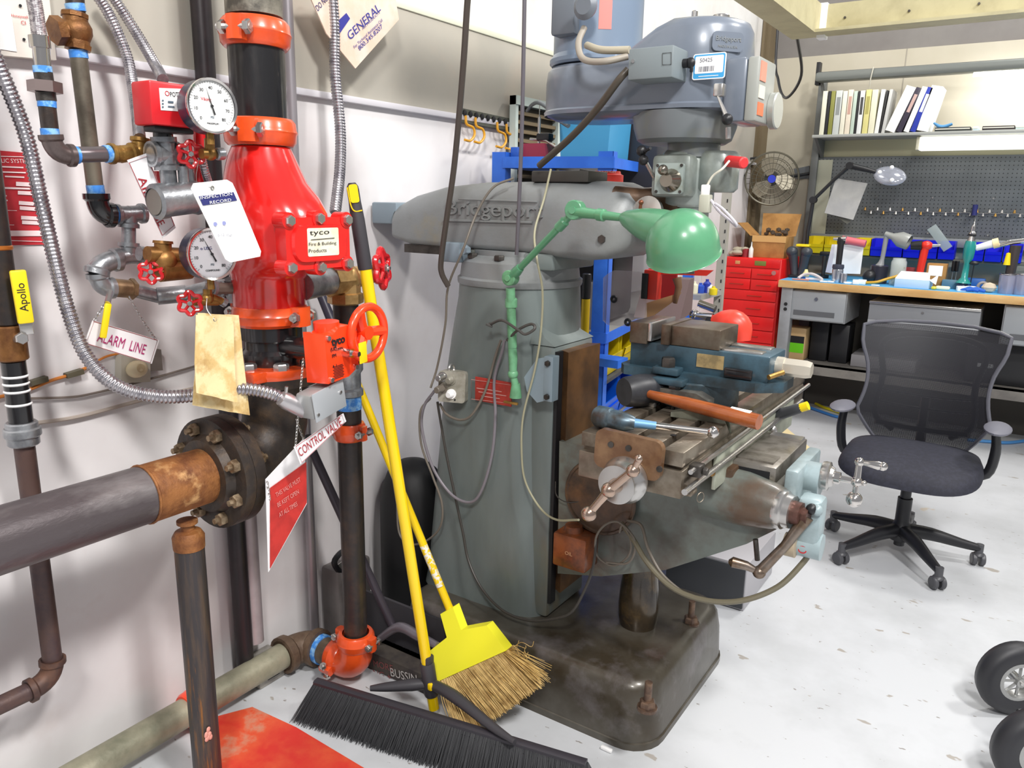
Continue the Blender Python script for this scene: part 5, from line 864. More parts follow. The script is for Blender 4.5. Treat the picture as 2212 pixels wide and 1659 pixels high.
def knuckle(c, d, r): b = MB(); c = V(c); b.cyl(c - V((0, 1, 0)) * .014, c + V((0, 1, 0)) * .014, r, n=20, ch=.002); b.cyl(c - V((0, .019, 0)), c - V((0, .014, 0)), r * .4, n=10); return b
obj('joint', knuckle(A2, 0, .022), mintd, lamp); b = MB(); dd = (A3 - A2).normalized(); b.tube([A2, A2 + dd * .03, A2 + dd * .05], [.012, .015, .012], 12); b.tube([A2 + dd * .03, A3 - dd * .02], .0095, 12); b.lathe([(.009, 0), (.0135, .002), (.0135, .03), (.009, .034)], A3 - dd * .07, dd, 14); obj('upper_arm', b, mint, lamp)
obj('joint', knuckle(A3 + V((.004, 0, .004)), 0, .025), mint, lamp); b = MB(); b.tube([A3, A3 + (A4 - A3) * .35, A4], [.016, .013, .0095], 12); b.lathe([(.009, 0), (.0155, .002), (.0155, .02), (.009, .024)], A3.lerp(A4, .5), A4 - A3, 14); obj('neck', b, mint, lamp)
SCn = Lq(1474, 530, 1.68); ax = V((.02, .42, -.9)).normalized(); Rs = .0815; ent = SCn + V((-.82, .1, .5)).normalized() * Rs * .82
b = MB(); dd = (ent - A4); b.lathe([(0, 0), (.012, 0), (.015, .006), (.021, .02), (.031, dd.length * .4), (.037, dd.length * .6), (.038, dd.length * .64), (.044, dd.length * 1.02), (.044, dd.length * 1.2), (0, dd.length * 1.22)], A4, dd, 24); obj('socket', b, mint, lamp); b = MB(); m_ = A4.lerp(ent, .45); b.cyl(m_ + V((0, 0, .028)), m_ + V((.002, 0, .045)), .004, n=8); b.ball(m_ + V((.002, 0, .046)), .006); obj('switch_knob', b, mat('dark_copper', '7A4A34', .4, .6), lamp)
pr = [(Rs * math.sin(t) * 1.0, -Rs * math.cos(t) * 1.0) for t in [math.radians(a) for a in range(0, 86, 6)]] + [(Rs * 1.0, .012), (Rs * 1.02, .024), (Rs * 1.035, .025), (Rs * 1.02, .0265), (Rs * .985, .022)] + [(Rs * .97 * math.sin(t), -Rs * .97 * math.cos(t)) for t in [math.radians(a) for a in range(88, -1, -8)]]
b = MB(); b.lathe(pr, SCn, ax, 44); obj('shade', b, mint, lamp, 'mint green dome shade', sharp=60)
b = MB(); b.tube([Lq(1060, 700, 1.84), Lq(1085, 692, 1.83), Lq(1118, 712, 1.825), Lq(1135, 722, 1.83), Lq(1155, 710, 1.84), Lq(1148, 700, 1.845), Lq(1120, 712, 1.84), Lq(1095, 735, 1.85)], .0042, 8, sm=6); b.tube([Lq(1058, 698, 1.85), Lq(1062, 705, 1.84), Lq(1050, 700, 1.83)], .004, 6); obj('cable_tie', b, mat('dark_lead', '45423F', .4), lamp, 'knotted dark cable around the arm')
# ------------------------------------------------------------------ brooms
ylw = mat('yellow_broom_metal', 'F4CE0C', .25, .0, coat=.5); ybr = mat('bright_yellow_plastic', 'FDF634', .4); bk = mat('charcoal_rubber', '3C3A3E', .45)
br = thing('push_broom', 'large push broom with thick yellow handle and long black bristle head on the floor', 'broom', (-1.2, 1.5, 0))
t0 = P(760, 395, 'y', 1.46); t1 = P(938, 1535, 'z', .03); dv = (t1 - t0)
def on_h(f): return t0 + dv * f
b = MB(); b.tube([on_h(.13), on_h(.995)], .0158, 22); obj('handle', b, ylw, br, 'thick yellow metal handle')
b = MB(); b.tube([on_h(0), on_h(.006), on_h(.012), on_h(.03), on_h(.06), on_h(.14), on_h(.144)], [.009, .0145, .0155, .0155, .018, .0185, .017], 24); gr = obj('grip', b, bk, br, 'charcoal rubber grip')
nn = V((.74, -.66, .05)).normalized(); b = MB(); M = frame(on_h(.018) + nn * .015, nn, dv); b.prism(rrect(.045, .022, .006), M, .003); obj('inlay', b, ylw, gr, 'yellow inlay'); b = MB(); M = frame(on_h(.03) + nn * .016, nn, dv); b.tube([M @ V((x, y, 0)) for x, y in ((-.035, -.014), (.01, -.012), (.025, -.004), (.025, .014))], .0018, 6, sm=4); obj('inlay', b, ylw, gr)
b = MB(); b.tube([on_h(.895), on_h(.9), on_h(.96), on_h(.965)], [.019, .022, .022, .02], 20); b.box(on_h(.905) + V((.0, -.0, .02)), (.03, .03, .04), .006); soc = obj('socket', b, bk, br); obj('release_button', MB().box(on_h(.938) + nn * .0215, (.016, .016, .022), .004), ylw, soc)
# head block and bristles
b0, b1 = V((-1.61, 1.4, .088)), V((-.78, 1.56, .086)); bd = (b1 - b0).normalized(); bn = V((bd.y, -bd.x, 0))
for i, e in enumerate((P(800, 1487, 'z', .1), P(1112, 1603, 'z', .105))):
    s_ = on_h(.94); b = MB(); b.tube([s_, s_.lerp(e, .3) + V((0, 0, .012 * i)), s_.lerp(e, .75), e], [.016, .018, .013, .008], 12, sm=4); obj('brace', b, bk, br)
M = frame(b0, bd, (0, 0, 1)); b = MB(); b.prism([(-.009, -.013), (.006, -.013), (.009, -.008), (.009, .008), (.006, .013), (-.009, .013)], M, (b1 - b0).length); obj('block', b, mat('black_broom_block', '353238', .4), br)
def bristles(b0, b1, n, rows, w, splay, L, r, jit, down=V((0, 0, -1)), curve=.0):
    b = MB(); L0 = (b1 - b0).length; d = (b1 - b0).normalized(); nrm = V((d.y, -d.x, 0)).normalized() if abs(d.z) < .9 else V((1, 0, 0))
    for i in range(n):
        for j in range(rows):
            f = (i + random.random()) / n; u = (j / (rows - 1) - .5) * 2 if rows > 1 else 0
            p = b0.lerp(b1, f) + nrm * (u * w * .5); e = p + down * L * random.uniform(.9, 1) + nrm * (splay * (.75 + u * .25)) + V((random.uniform(-jit, jit), random.uniform(-jit, jit), 0)) + d * (f - .5) * curve
            e.z = max(e.z, .002); q = p.lerp(e, .5) + nrm * random.uniform(-.004, .006); s1 = d * r; s2 = nrm * r
            vs = []
            for (c, k) in ((p, 1), (q, .9), (e, .5)): vs += [c + s1 * k, c + s2 * k, c - s1 * k * .8 - s2 * k * .8]
            b.add(vs, [(0, 1, 4, 3), (1, 2, 5, 4), (2, 0, 3, 5), (3, 4, 7, 6), (4, 5, 8, 7), (5, 3, 6, 8)])
    return b
bm_b = mat('black_bristles', '1E1E22', .5)
bb_ = bristles(b0, b1, 330, 12, .02, .08, .088, .0018, .005, curve=.05); Mb = frame(b0 + V((0, 0, 0)), bd, (0, 0, 1)); obj('bristle_pack', MB().prism([(-.01, -.02), (-.01, .02), (-.06, -.012), (-.06, -.06)], Mb, (b1 - b0).length), bm_b, br); obj('bristles', bb_, bm_b, br, kind='stuff')
# angle broom with straw bristles
ab = thing('angle_broom', 'yellow angle broom with straw bristles and thin yellow handle beside the mill base', 'broom', (-1.3, 1.7, 0))
a0 = P(693, 636, 'x', -1.84); a1 = P(970, 1312, 'y', 1.737); dv2 = a1 - a0
b = MB(); b.tube([a0 + dv2 * .115, a1 + dv2.normalized() * .03], .0128, 18); obj('handle', b, ylw, ab, 'thin yellow handle'); b = MB(); b.tube([a0, a0 + dv2 * .004, a0 + dv2 * .115], [.01, .0145, .0155], 16); b.torus(a0 + V((.0, -.02, .03)), (0, 1, .3), .03, .004, 16, 6, 0, 4); obj('grip', b, mat('dark_grip', '3C3A48', .4), ab, 'dark rubber grip')
lab0 = a0 + dv2 * .78; b = MB(); b.tube([a0 + dv2 * .80 + V((.004, -.004, 0)), a0 + dv2 * .93 + V((.004, -.004, 0))], .0125, 14); obj('label', b, mat('torn_label', 'EAE6DC', .6, 0, 'F4CE0C', 60, .48, .52), ab, 'torn white label')
# yellow cap, drawn in the plane y=1.73 leaning a little
hp = [(958, 1322), (985, 1307), (1003, 1356), (1058, 1346), (1100, 1400), (950, 1468), (938, 1440), (934, 1402), (972, 1372)]
pts = [P(x, y, 'y', 1.625 + (1468 - y) / 158 * .11) for x, y in hp]; k = len(pts); b = MB(); b.add([p - V((0, .016, 0)) for p in pts] + [p + V((0, .016, 0)) for p in pts], [tuple(range(k)), tuple(range(k, 2 * k))[::-1]] + [(i, (i + 1) % k, k + (i + 1) % k, k + i) for i in range(k)]); obj('cap', b, ybr, ab, 'bright yellow plastic cap', sharp=20)
e0, e1 = P(1096, 1404, 'y', 1.672), P(951, 1466, 'y', 1.627); f0, f1 = P(1172, 1478, 'y', 1.68), P(1040, 1572, 'z', .002)
f0.z = max(f0.z, .004); b = MB(); straw = mat('straw_bristles', 'D8B670', .6, 0, 'B08A48', 40)
for i in range(1500):
    u = random.random(); w = random.uniform(-.5, .5); ec = random.random() < .04
    p = e0.lerp(e1, u) + V((0, w * .028, .004)); t = u; bot = f0.lerp(f1, t) if t < .8 else f1.lerp(P(985, 1560, 'z', .004), (t - .8) / .2)
    q = bot + V((random.uniform(-.006, .006), w * .055 + random.uniform(-.004, .004), random.uniform(-.004, .01)))
    if ec or u < .06: q += V((random.uniform(-.01, .02), random.uniform(-.01, .01), random.uniform(0, .05)))
    q.z = max(.004, q.z); m_ = p.lerp(q, .5) + V((random.uniform(-.003, .003), random.uniform(-.003, .003), 0)); r = .0011
    vs = []
    for (c, kk) in ((p, 1), (m_, 1), (q, .6)): vs += [c + V((r * kk, 0, 0)), c + V((-r * kk * .5, r * kk, 0)), c + V((-r * kk * .5, -r * kk, 0))]
    b.add(vs, [(0, 1, 4, 3), (1, 2, 5, 4), (2, 0, 3, 5), (3, 4, 7, 6), (4, 5, 8, 7), (5, 3, 6, 8)])
for i in range(9):
    p = e0 + V((random.uniform(-.005, .01), 0, .0)); q = p + V((random.uniform(.02, .08), random.uniform(-.01, .02), random.uniform(-.02, .03))); b.tube([p, p.lerp(q, .5) + V((0, 0, random.uniform(.0, .03))), q, q + V((random.uniform(-.01, .01), 0, random.uniform(.0, .03)))], .0009, 4, sm=4)
obj('bristles', b, straw, ab, 'straw coloured bristles', kind='stuff')
# second push broom behind, old, written on
b2 = thing('old_push_broom', 'old dark push broom with marker writing on its block, behind the yellow handles', 'broom', (-1.5, 1.66, 0))
c0, c1 = V((-1.71, 1.665, .036)), V((-1.375, 1.665, .036)); cd = (c1 - c0).normalized(); M = frame(c0, cd, (0, 0, 1)); b = MB(); b.prism([(-.03, -.03), (.03, -.03), (.03, .03), (-.03, .03)], M, (c1 - c0).length); blk = obj('block', b, mat('grimy_block', '4A443E', .6, 0, '353030', 14), b2)
ptext(blk, 'BUSSIN', (872, 1459), (1, .28), 17, 60, 'y', 1.634, mat('silver_marker', 'C8C4C0', .6), bold=.02); ptext(blk, 'MORE', (828, 1438), (1, .28), 13, 44, 'y', 1.634, mat('dark_red_marker', '8A4A4A', .6)); ptext(blk, 'NG +', (826, 1458), (1, .28), 13, 40, 'y', 1.634, MATS['dark_red_marker'])
obj('bristles', bristles(c0 + V((0, .03, 0)), c1 + V((0, .03, 0)), 110, 6, .02, 0, .055, .0017, .004, V((0, 1, 0))), bm_b, b2, kind='stuff')
h0_, h1_ = P(668, 960, 'x', -1.82), P(852, 1362, 'y', 1.70); b = MB(); b.tube([h0_, h1_], .0145, 16); obj('handle', b, mat('dark_grey_tube', '4A444C', .35, .4), b2); b = MB(); b.tube([h0_, h0_ + V((0, 0, .03))], [.016, .012], 12); obj('cap', b, black, b2)
b = MB(); b.tube([P(820, 1380, 'y', 1.68), P(862, 1355, 'y', 1.69), P(905, 1375, 'y', 1.69), P(945, 1395, 'y', 1.68)], [.012, .017, .016, .012], 10, sm=5); obj('bracket', b, mat('grey_metal_bracket', '8A848C', .35, .6), b2, 'grey metal bracket')
# dustpan
dpn = thing('dustpan', 'black dustpan standing against the mill base behind the brooms', 'dustpan', (-1.6, 1.75, 0)); b = MB(); b.bb((-1.80, 1.70, .0), (-1.40, 1.762, .006)); b.bb((-1.80, 1.752, .0), (-1.40, 1.762, .19)); obj('pan', b, mat('dark_pan', '403E42', .5), dpn); b = MB(); b.tube([P(748, 1190, 'x', -1.82), P(735, 1195, 'x', -1.82), P(722, 1215, 'x', -1.82), P(735, 1235, 'x', -1.82), P(760, 1238, 'x', -1.82)], .010, 8, sm=4); obj('hook', b, black, dpn, 'curved black hook'); card(dpn, 'hinge_plate', [(728, 1222), (762, 1195), (766, 1235), (745, 1232)], 'x', -1.815, steel, .003)
gb = MB(); gb.bb((-1.895, 1.69, .0), (-1.81, 1.85, .265), .012); single('grey_bin', gb, mat('dark_grey_bin', '7A7472', .5, 0, '645E5C', 5), 'dark grey narrow box against the wall behind the black drain pipe', 'box', (-1.85, 1.76, 0))
tb_ = MB(); tb_.lathe([(0, 0), (.115, 0), (.12, .02), (.12, .4), (.112, .48), (.09, .54), (.05, .575), (0, .585)], (-1.768, 2.03, 0.0), n=36); single('black_gap_filler', tb_, mat('black_matte', '141416', .6), 'black domed filler in the dark gap between the wall and the mill column', 'filler', (-1.768, 2.03, 0))  # black form added to fill the dark gap behind the column
# grey box and stand legs on the floor behind the knee
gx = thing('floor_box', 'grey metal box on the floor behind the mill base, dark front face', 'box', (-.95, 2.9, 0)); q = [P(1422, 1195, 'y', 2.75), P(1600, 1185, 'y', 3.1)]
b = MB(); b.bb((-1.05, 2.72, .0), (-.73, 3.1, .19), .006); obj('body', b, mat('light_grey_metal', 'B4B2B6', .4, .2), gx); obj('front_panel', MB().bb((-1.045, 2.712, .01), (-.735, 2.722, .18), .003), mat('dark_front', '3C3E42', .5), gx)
# white scrap on the floor
q = P(1310, 1622, 'z', .0); b = MB(); b.box((q.x, q.y, .006), (.035, .012, .01), .003, ); single('foam_scrap', b, white, 'small white scrap on the floor at the front edge of the mill base', 'scrap', q)
# ------------------------------------------------------------------ blue rack between the mill and the far corner (turned by ten degrees)
RA = math.radians(10); RM = Matrix.Translation((-1.33, 2.65, 0)) @ Matrix.Rotation(RA, 4, 'Z')   # local: x to the right (0 = front right post), y away
bluep = mat('blue_powder_coat', '2F6CD8', .4, 0, '3A7AE6', 10, .45, .7); rk = thing('storage_rack', 'tall blue steel storage rack standing behind the milling machine', 'rack', (-1.5, 3.2, 0))
RW, RD = .43, 1.68
for nm, (x, y) in enumerate(((0, 0), (-RW, 0), (0, RD), (-RW, RD))):
    b = MB(); b.bb((x - .058, y, 0), (x, y + .004, 1.68), 0, RM); b.bb((x - .004, y, 0), (x, y + .05, 1.68), 0, RM); obj('post', b, bluep, rk)
for z, f in ((1.65, .45), (1.33, 1), (1.0, 1), (.62, 1), (.15, 1)):
    y1 = RD * f; b = MB(); b.bb((-RW, 0, z - .012), (0, y1, z), 0, RM); obj('shelf', b, mat('rack_shelf_dark', '3E4048', .5) if z > 1.4 or z < .4 else mat('rack_shelf_grey', '8C8A86', .5), rk)
    for (a, c) in (((-RW - .01, -.006, z - .03), (.004, -.002, z + .012)), ((0, 0, z - .03), (.005, y1, z + .008)), ((-RW - .005, 0, z - .03), (-RW, y1, z + .008))): obj('beam', MB().bb(a, c, 0, RM), bluep, rk)
def R3(x, y, z): return RM @ V((x, y, z))
def rbox(nm, a, c, m, lab, cat, bev=.004, grp=None):
    b = MB(); b.bb(a, c, bev, RM); return single(nm, b, m, lab, cat, RM @ V((a[0] / 2 + c[0] / 2, a[1] / 2 + c[1] / 2, min(a[2], c[2]))), grp)
# crate, cabinet and tools on the top shelf
cr = thing('plastic_crate', 'light blue plastic crate with teal rim on the top rack shelf', 'crate', R3(-.12, .2, 1.655)); b = MB()
c0 = [(-.235, .05), (-.03, .05), (-.03, .33), (-.235, .33)]; b.loft([[RM @ V((x * k + (1 - k) * -.13, y, z)) for x, y in c0] for k, z in ((.9, 1.655), (1, 1.84))]); obj('crate', b, mat('sky_blue_plastic', '4AA0D0', .4), cr); obj('rim', MB().bb((-.245, .04, 1.835), (-.02, .34, 1.85), .003, RM), mat('teal_plastic', '2E9AA8', .4), cr)
rbox('paper_stack', (-.2, .08, 1.85), (-.05, .3, 1.875), mat('cream_paper', 'E2DFCC', .6), 'cream papers lying on top of the blue crate', 'papers')
cab = thing('drawer_tower', 'white framed tower of narrow brown slats standing against the wall behind the mill ram', 'cabinet', (-1.87, 2.95, 1.34)); ya, yb_ = P(1113, 300, 'x', -1.84).y, P(1205, 300, 'x', -1.84).y; zt_ = P(1113, 205, 'x', -1.84).z
for y in (ya, yb_): obj('frame_post', MB().bb((-1.87, y, 1.0), (-1.84, y + .02, zt_)), mat('pale_frame', 'C6D2CC', .4), cab)
obj('frame_top', MB().bb((-1.87, ya, zt_ - .035), (-1.835, yb_ + .02, zt_)), MATS['pale_frame'], cab); obj('back', MB().bb((-1.885, ya + .02, 1.0), (-1.87, yb_, zt_ - .035)), mat('dark_brown_interior', '3A342A', .7), cab)
for k in range(18): obj('slat', MB().bb((-1.87, ya + .025, zt_ - .07 - k * .036), (-1.85, yb_ - .005, zt_ - .056 - k * .036)), mat('brown_slat', '7A6A50', .6), cab)
hr = thing('hook_rail', 'dark wall rail with hooks left of the slatted tower', 'rail', P(1060, 258, 'x', XW)); card(hr, 'rail', [(996, 233), (1116, 259), (1113, 284), (996, 264)], 'x', XW + .02, mat('dark_rail', '55564C', .6), .018)
for k in range(9): q = P(1004 + k * 12.5, 244 + k * 2.7, 'x', XW + .025); obj('peg', MB().ball(q, .009, (1, 1, 1.4), 8), ink, hr)
for k, (x, y, lab) in enumerate(((1010, 250, 'first'), (1031, 254, 'second'), (1078, 264, 'third'), (1098, 268, 'last'))):
    w = [P(x + a, y + c, 'x', XW + .03 + .004 * i) for i, (a, c) in enumerate(((-4, 0), (-2, 18), (12, 26), (15, 42), (6, 54), (-6, 52)))]; single('yellow_hook', MB().tube(w, .005, 8, sm=5), mat('amber_plastic', 'D89A24', .4), lab + ' amber bent hook hanging from the dark wall rail', 'hook', w[0])
single('gooseneck', MB().tube([P(1138, 240, 'y', 2.72), P(1150, 226, 'y', 2.7), P(1165, 222, 'y', 2.68), P(1190, 238, 'y', 2.66), P(1208, 256, 'y', 2.64), P(1228, 272, 'y', 2.62)], [.006, .007, .008, .009, .013, .009], 10, sm=6), mat('grey_goose', '70767A', .4, .4), 'grey flexible gooseneck arm arching beside the blue crate', 'gooseneck', P(1165, 222, 'y', 2.68))
mv = thing('indicator_stand', 'maroon block with an upright steel rod on the top rack shelf', 'stand', R3(-.34, .1, 1.655)); b = MB(); b.loft([[RM @ V((x, y, z)) for x, y in ((-.34 - w, .06), (-.34 + w, .06), (-.34 + w, .14), (-.34 - w, .14))] for w, z in ((.055, 1.655), (.045, 1.715))]); obj('base', b, mat('maroon_enamel', '8A2A42', .4), mv)
b = MB(); p = R3(-.335, .1, 1.715); b.cyl(p, p + V((0, 0, .1)), .006, n=10); b.cyl(p + V((0, 0, .1)), p + V((0, 0, .17)), .002, n=6); b.tube([p + V((-.04, 0, .02)), p + V((.04, -.01, .01)), p + V((.09, -.02, -.015))], .005, 8); obj('rod', b, steel, mv); b = MB(); b.box(R3(-.31, .1, 1.74), (.06, .04, .03), .008); obj('clamp', b, black, mv)
rbox('blue_tin', (-.425, .03, 1.655), (-.39, .09, 1.70), mat('deep_blue', '2458B8', .4), 'small deep blue tin at the left end of the top rack shelf', 'tin')
# machine screen behind the head
sc_ = thing('equipment_cabinet', 'tall black flat cabinet with red sided base behind the mill head', 'cabinet', (-1.33, 3.0, 1.3)); a = P(1324, 240, 'y', 2.98); c = P(1418, 382, 'y', 2.98); b = MB(); b.bb((a.x, 2.98, 1.56), (c.x, 3.1, a.z), .006); obj('panel', b, mat('matte_black_panel', '2C2D34', .5), sc_)
for (x, y) in ((1334, 310), (1334, 320), (1382, 298), (1382, 345)): obj('screw', MB().cyl(P(x, y, 'y', 2.98), P(x, y, 'y', 2.975), .004, n=8), steel, sc_)
rc = thing('red_lid_tub', 'round red container with white lettering on top of the mill ram', 'container', P(1312, 375, 'y', 2.2)); q = P(1312, 378, 'y', 2.25); q.z = 1.553; b = MB(); b.lathe([(0, 0), (.05, 0), (.05, .028), (.042, .032), (.04, .04), (0, .04)], q, n=28); obj('tub', b, mat('red_plastic', 'D8382C', .4), rc); ptext(rc, 'MAXIMUM', (1312, 371), (1, .02), 4, 36, 'y', q.y - .0505, white)
b = MB(); b.tube([P(1255, 368, 'y', 2.3), P(1275, 372, 'y', 2.28), P(1296, 374, 'y', 2.26)], .006, 8); single('dark_lever', b, black, 'dark lever lying beside the red container on the ram', 'lever', P(1275, 372, 'y', 2.28))
# lower rack shelves: bins and tools
ybin = mat('yellow_bin_plastic', 'D8C00E', .45); bbin = mat('blue_bin_plastic', '0F62E0', .4); tealb = mat('teal_bin_plastic', '1E88BC', .4)
def open_bin(M, w, d, h, m, lab, grp=None, t=.005):
    b = MB(); o = M @ V((0, 0, 0))
    def q(a, c): b.bb(a, c, 0, M)
    q((-w / 2, 0, 0), (w / 2, d, t)); q((-w / 2, 0, 0), (-w / 2 + t, d, h)); q((w / 2 - t, 0, 0), (w / 2, d, h)); q((-w / 2, d - t, 0), (w / 2, d, h))
    b.add([(-w / 2, 0, 0), (w / 2, 0, 0), (w / 2, -.02, h * .55), (-w / 2, -.02, h * .55), (-w / 2, t, 0), (w / 2, t, 0), (w / 2, -.015, h * .55), (-w / 2, -.015, h * .55)], [(0, 1, 2, 3), (7, 6, 5, 4), (2, 6, 7, 3)], M)
    b.add([(-w / 2, -.012, h * .35), (w / 2, -.012, h * .35), (w / 2, -.02, h * .38), (-w / 2, -.02, h * .38)], [(0, 1, 2, 3)], M)
    r = obj('storage_bin', b, m, loc=o); tag(r, lab, 'bin', grp); return r
side = RM @ Matrix.Rotation(PI / 2, 4, 'Z')   # bins opening towards +X
for y, lab in ((.16, 'yellow storage bin nearest the rack post on the shelf above the blue bins'), (.42, 'second yellow storage bin along the rack shelf')):
    M = RM @ Matrix.Translation((-.02, y, .82)) @ Matrix.Rotation(PI / 2, 4, 'Z'); open_bin(M, .22, .3, .15, ybin, lab, 'yellow rack bins')
b = MB(); b.bb((-.35, 0.02, .80), (0, .9, .815), 0, RM); single('bin_board', b, mat('dark_board', '4A4C52', .6), 'dark board carrying the yellow bins in the blue rack', 'board', R3(-.2, .4, .8)) 
for y, m_, lab in ((.15, bbin, 'large blue storage bin nearest the rack post'), (.45, bbin, 'large blue storage bin, second from the rack post'), (.75, tealb, 'teal storage bin behind the two blue bins')):
    M = RM @ Matrix.Translation((-.02, y, .625)) @ Matrix.Rotation(PI / 2, 4, 'Z'); open_bin(M, .28, .33, .17, m_, lab, 'blue rack bins')
for y, lab in ((.2, 'deep blue storage bin on the lowest rack shelf'), (.52, 'deep blue storage bin further back on the lowest rack shelf')):
    open_bin(RM @ Matrix.Translation((-.02, y, .16)) @ Matrix.Rotation(PI / 2, 4, 'Z'), .3, .34, .26, bbin, lab, 'blue rack bins')
rbox('dark_toolbox', (-.4, .05, 1.345), (-.05, .5, 1.5), mat('dark_case', '26262A', .5), 'dark tool case in the rack just under the mill ram', 'tool case')
b = MB(); b.prism([(0, 0), (.26, 0), (.26, .16), (.16, .16)], RM @ Matrix.Translation((-.01, .45, 1.015)) @ Matrix.Rotation(PI / 2, 4, 'Z') @ Matrix.Rotation(PI / 2, 4, 'X'), .2); single('wedge_case', b, mat('dusty_brown_case', '6E5A58', .6), 'brown sloped case behind the lamp shade in the rack', 'case', R3(0, .6, 1.01))
rbox('dark_motor', (-.41, .3, 1.01), (-.06, .6, 1.31), mat('dark_filler_m', '2E2C2C', .5), 'dark block filling the dark area in the rack right of the column', 'machine part', .03)  # dark block stretched to fill the dark area below the ram
b = MB(); b.cyl(R3(-.48, -.1, .66), R3(-.48, -.1, 1.2), .075, n=24); 
rl_ = thing('steel_drum', 'pale grey cylinder behind the yellow handle beside the rack', 'cylinder', R3(-.12, -.14, 1.0)); q = P(1283, 770, 'y', 2.56); b = MB(); b.lathe([(0, 0), (.05, 0), (.05, .25), (.045, .26), (0, .26)], (P(1283, 700, 'y', 2.8).x, 2.8, .93), n=24); obj('drum', b, mat('pale_aluminium', 'B0AEB0', .35, .6), rl_)
sb = MB(); sb.bb((q.x - .12, 2.56, .9), (q.x + .1, 2.645, .93), 0); single('side_shelf', sb, bluep, 'short blue ledge under the pale cylinder beside the rack', 'ledge', (q.x, 2.58, .9))
yb = thing('yellow_handled_tool', 'upright yellow handle with black top between the mill column and the rack', 'tool handle', P(1262, 740, 'y', 2.5)); q = P(1262, 740, 'y', 2.5); b = MB(); b.cyl((q.x, 2.5, .0), (q.x, 2.5, P(1259, 645, 'y', 2.5).z), .0155, n=14); obj('handle', b, mat('mustard_yellow', 'D8B40C', .35), yb); b = MB(); b.cyl((q.x, 2.5, P(1259, 645, 'y', 2.5).z), (q.x, 2.5, P(1258, 590, 'y', 2.5).z), .0165, n=14, ch=.003); obj('grip', b, black, yb)
# acrylic guard with red bracket
ag = thing('machine_guard', 'clear scratched acrylic guard on a red bracket beside the blue post', 'guard', P(1350, 700, 'y', 2.45)); gy = 2.42; acr = mat('scratched_acrylic', 'C8BCC0', .25, 0, 'E4DCDC', 8, .4, .7, alpha=.3)
card(ag, 'panel', [(1312, 592), (1326, 584), (1396, 588), (1396, 700), (1385, 708), (1312, 702), (1302, 692), (1303, 600)], 'y', gy, acr, .004)
for (x, y) in ((1326, 646), (1356, 696)): b = MB(); b.torus(P(x, y, 'y', gy - .004), (0, 1, 0), .009, .005, 16, 8); obj('grommet', b, black, ag)
b = MB(); a, c = P(1394, 582, 'y', gy), P(1420, 648, 'y', gy); b.bb((a.x, gy - .01, c.z), (c.x, gy + .03, a.z), .003); obj('bracket', b, mat('red_bracket', 'D83020', .4), ag, 'red bracket'); a, c = P(1388, 590, 'y', gy - .012), P(1398, 646, 'y', gy - .012); obj('hinge', MB().bb((a.x, gy - .016, c.z), (c.x, gy - .01, a.z), .001), black, ag)
card(ag, 'top_plate', [(1400, 580), (1540, 584), (1525, 596), (1415, 592)], 'y', gy + .02, MATS['red_bracket'], .01)
card(ag, 'inner_plate', [(1420, 592), (1462, 592), (1458, 640), (1420, 652)], 'y', gy + .2, mat('deep_red_panel', '8E1418', .5), .01)
card(ag, 'board', [(1395, 655), (1470, 632), (1462, 645), (1400, 690), (1392, 690)], 'y', gy + .1, mat('plywood', 'B08A60', .6), .01); b = MB(); b.tube([P(1462, 600, 'y', gy + .1), P(1466, 620, 'y', gy + .1), P(1458, 655, 'y', gy + .1)], [.016, .012, .008], 10); obj('brown_strap', b, mat('brown_strap', '6E5238', .6), ag)
# ------------------------------------------------------------------ grey shelf and angle post beyond the rack
gp_ = thing('angle_post', 'light grey slotted steel angle post in front of the red tool cabinet', 'post', (-1.6, 4.7, 0)); a, c = P(1553, 500, 'y', 4.7), P(1569, 500, 'y', 4.7)
b = MB(); b.bb((a.x, 4.7, 0), (c.x, 4.704, P(1560, 385, 'y', 4.7).z)); b.bb((c.x, 4.7, 0), (c.x + .004, 4.74, P(1560, 385, 'y', 4.7).z)); obj('angle', b, mat('pale_grey_steel', 'B8B4A8', .4, .3), gp_)
b = MB()
for k in range(24): b.box((c.x - .008, 4.698, .2 + k * .06), (.006, .004, .02))
obj('slots', b, ink, gp_, kind='stuff')
gs = thing('wire_shelf', 'grey shelf holding small bottles between the blue rack and the red cabinet', 'shelf', (-1.7, 4.6, 1.0)); zz = .985; b = MB(); b.bb((-1.86, 4.35, zz - .03), (c.x, 4.7, zz)); obj('shelf', b, mat('shelf_grey', '9E9C96', .5), gs)
for k, (px, py, col, h) in enumerate(((1500, 612, 'E8E4C8', .07), (1514, 610, '2A50B8', .06), (1528, 606, '2A3CA0', .08), (1543, 602, 'E8D020', .05), (1508, 630, 'D8D8D0', .05), (1535, 620, 'E4E4E4', .05))):
    q = P(px, py, 'y', 4.42 + .04 * (k % 3)); b = MB(); b.lathe([(0, 0), (.022, 0), (.024, .006), (.024, h * .7), (.01, h * .85), (.01, h), (0, h)], (q.x, q.y, zz), n=14)
    single('small_bottle', b, mat('bottle_' + col, col, .35), ('cream squat bottle at the left end of the grey shelf', 'bright blue bottle, second on the grey shelf', 'tallest dark blue bottle on the grey shelf', 'yellow bottle beside the grey slotted post', 'pale grey jar at the front left of the grey shelf', 'white jar at the front right of the grey shelf')[k], 'bottle', (q.x, q.y, zz), 'bottles on the grey shelf')
rg = thing('red_grinder', 'red and chrome power grinder visible behind the vise jaws', 'power tool', P(1560, 700, 'y', 3.2)); yy = 3.1
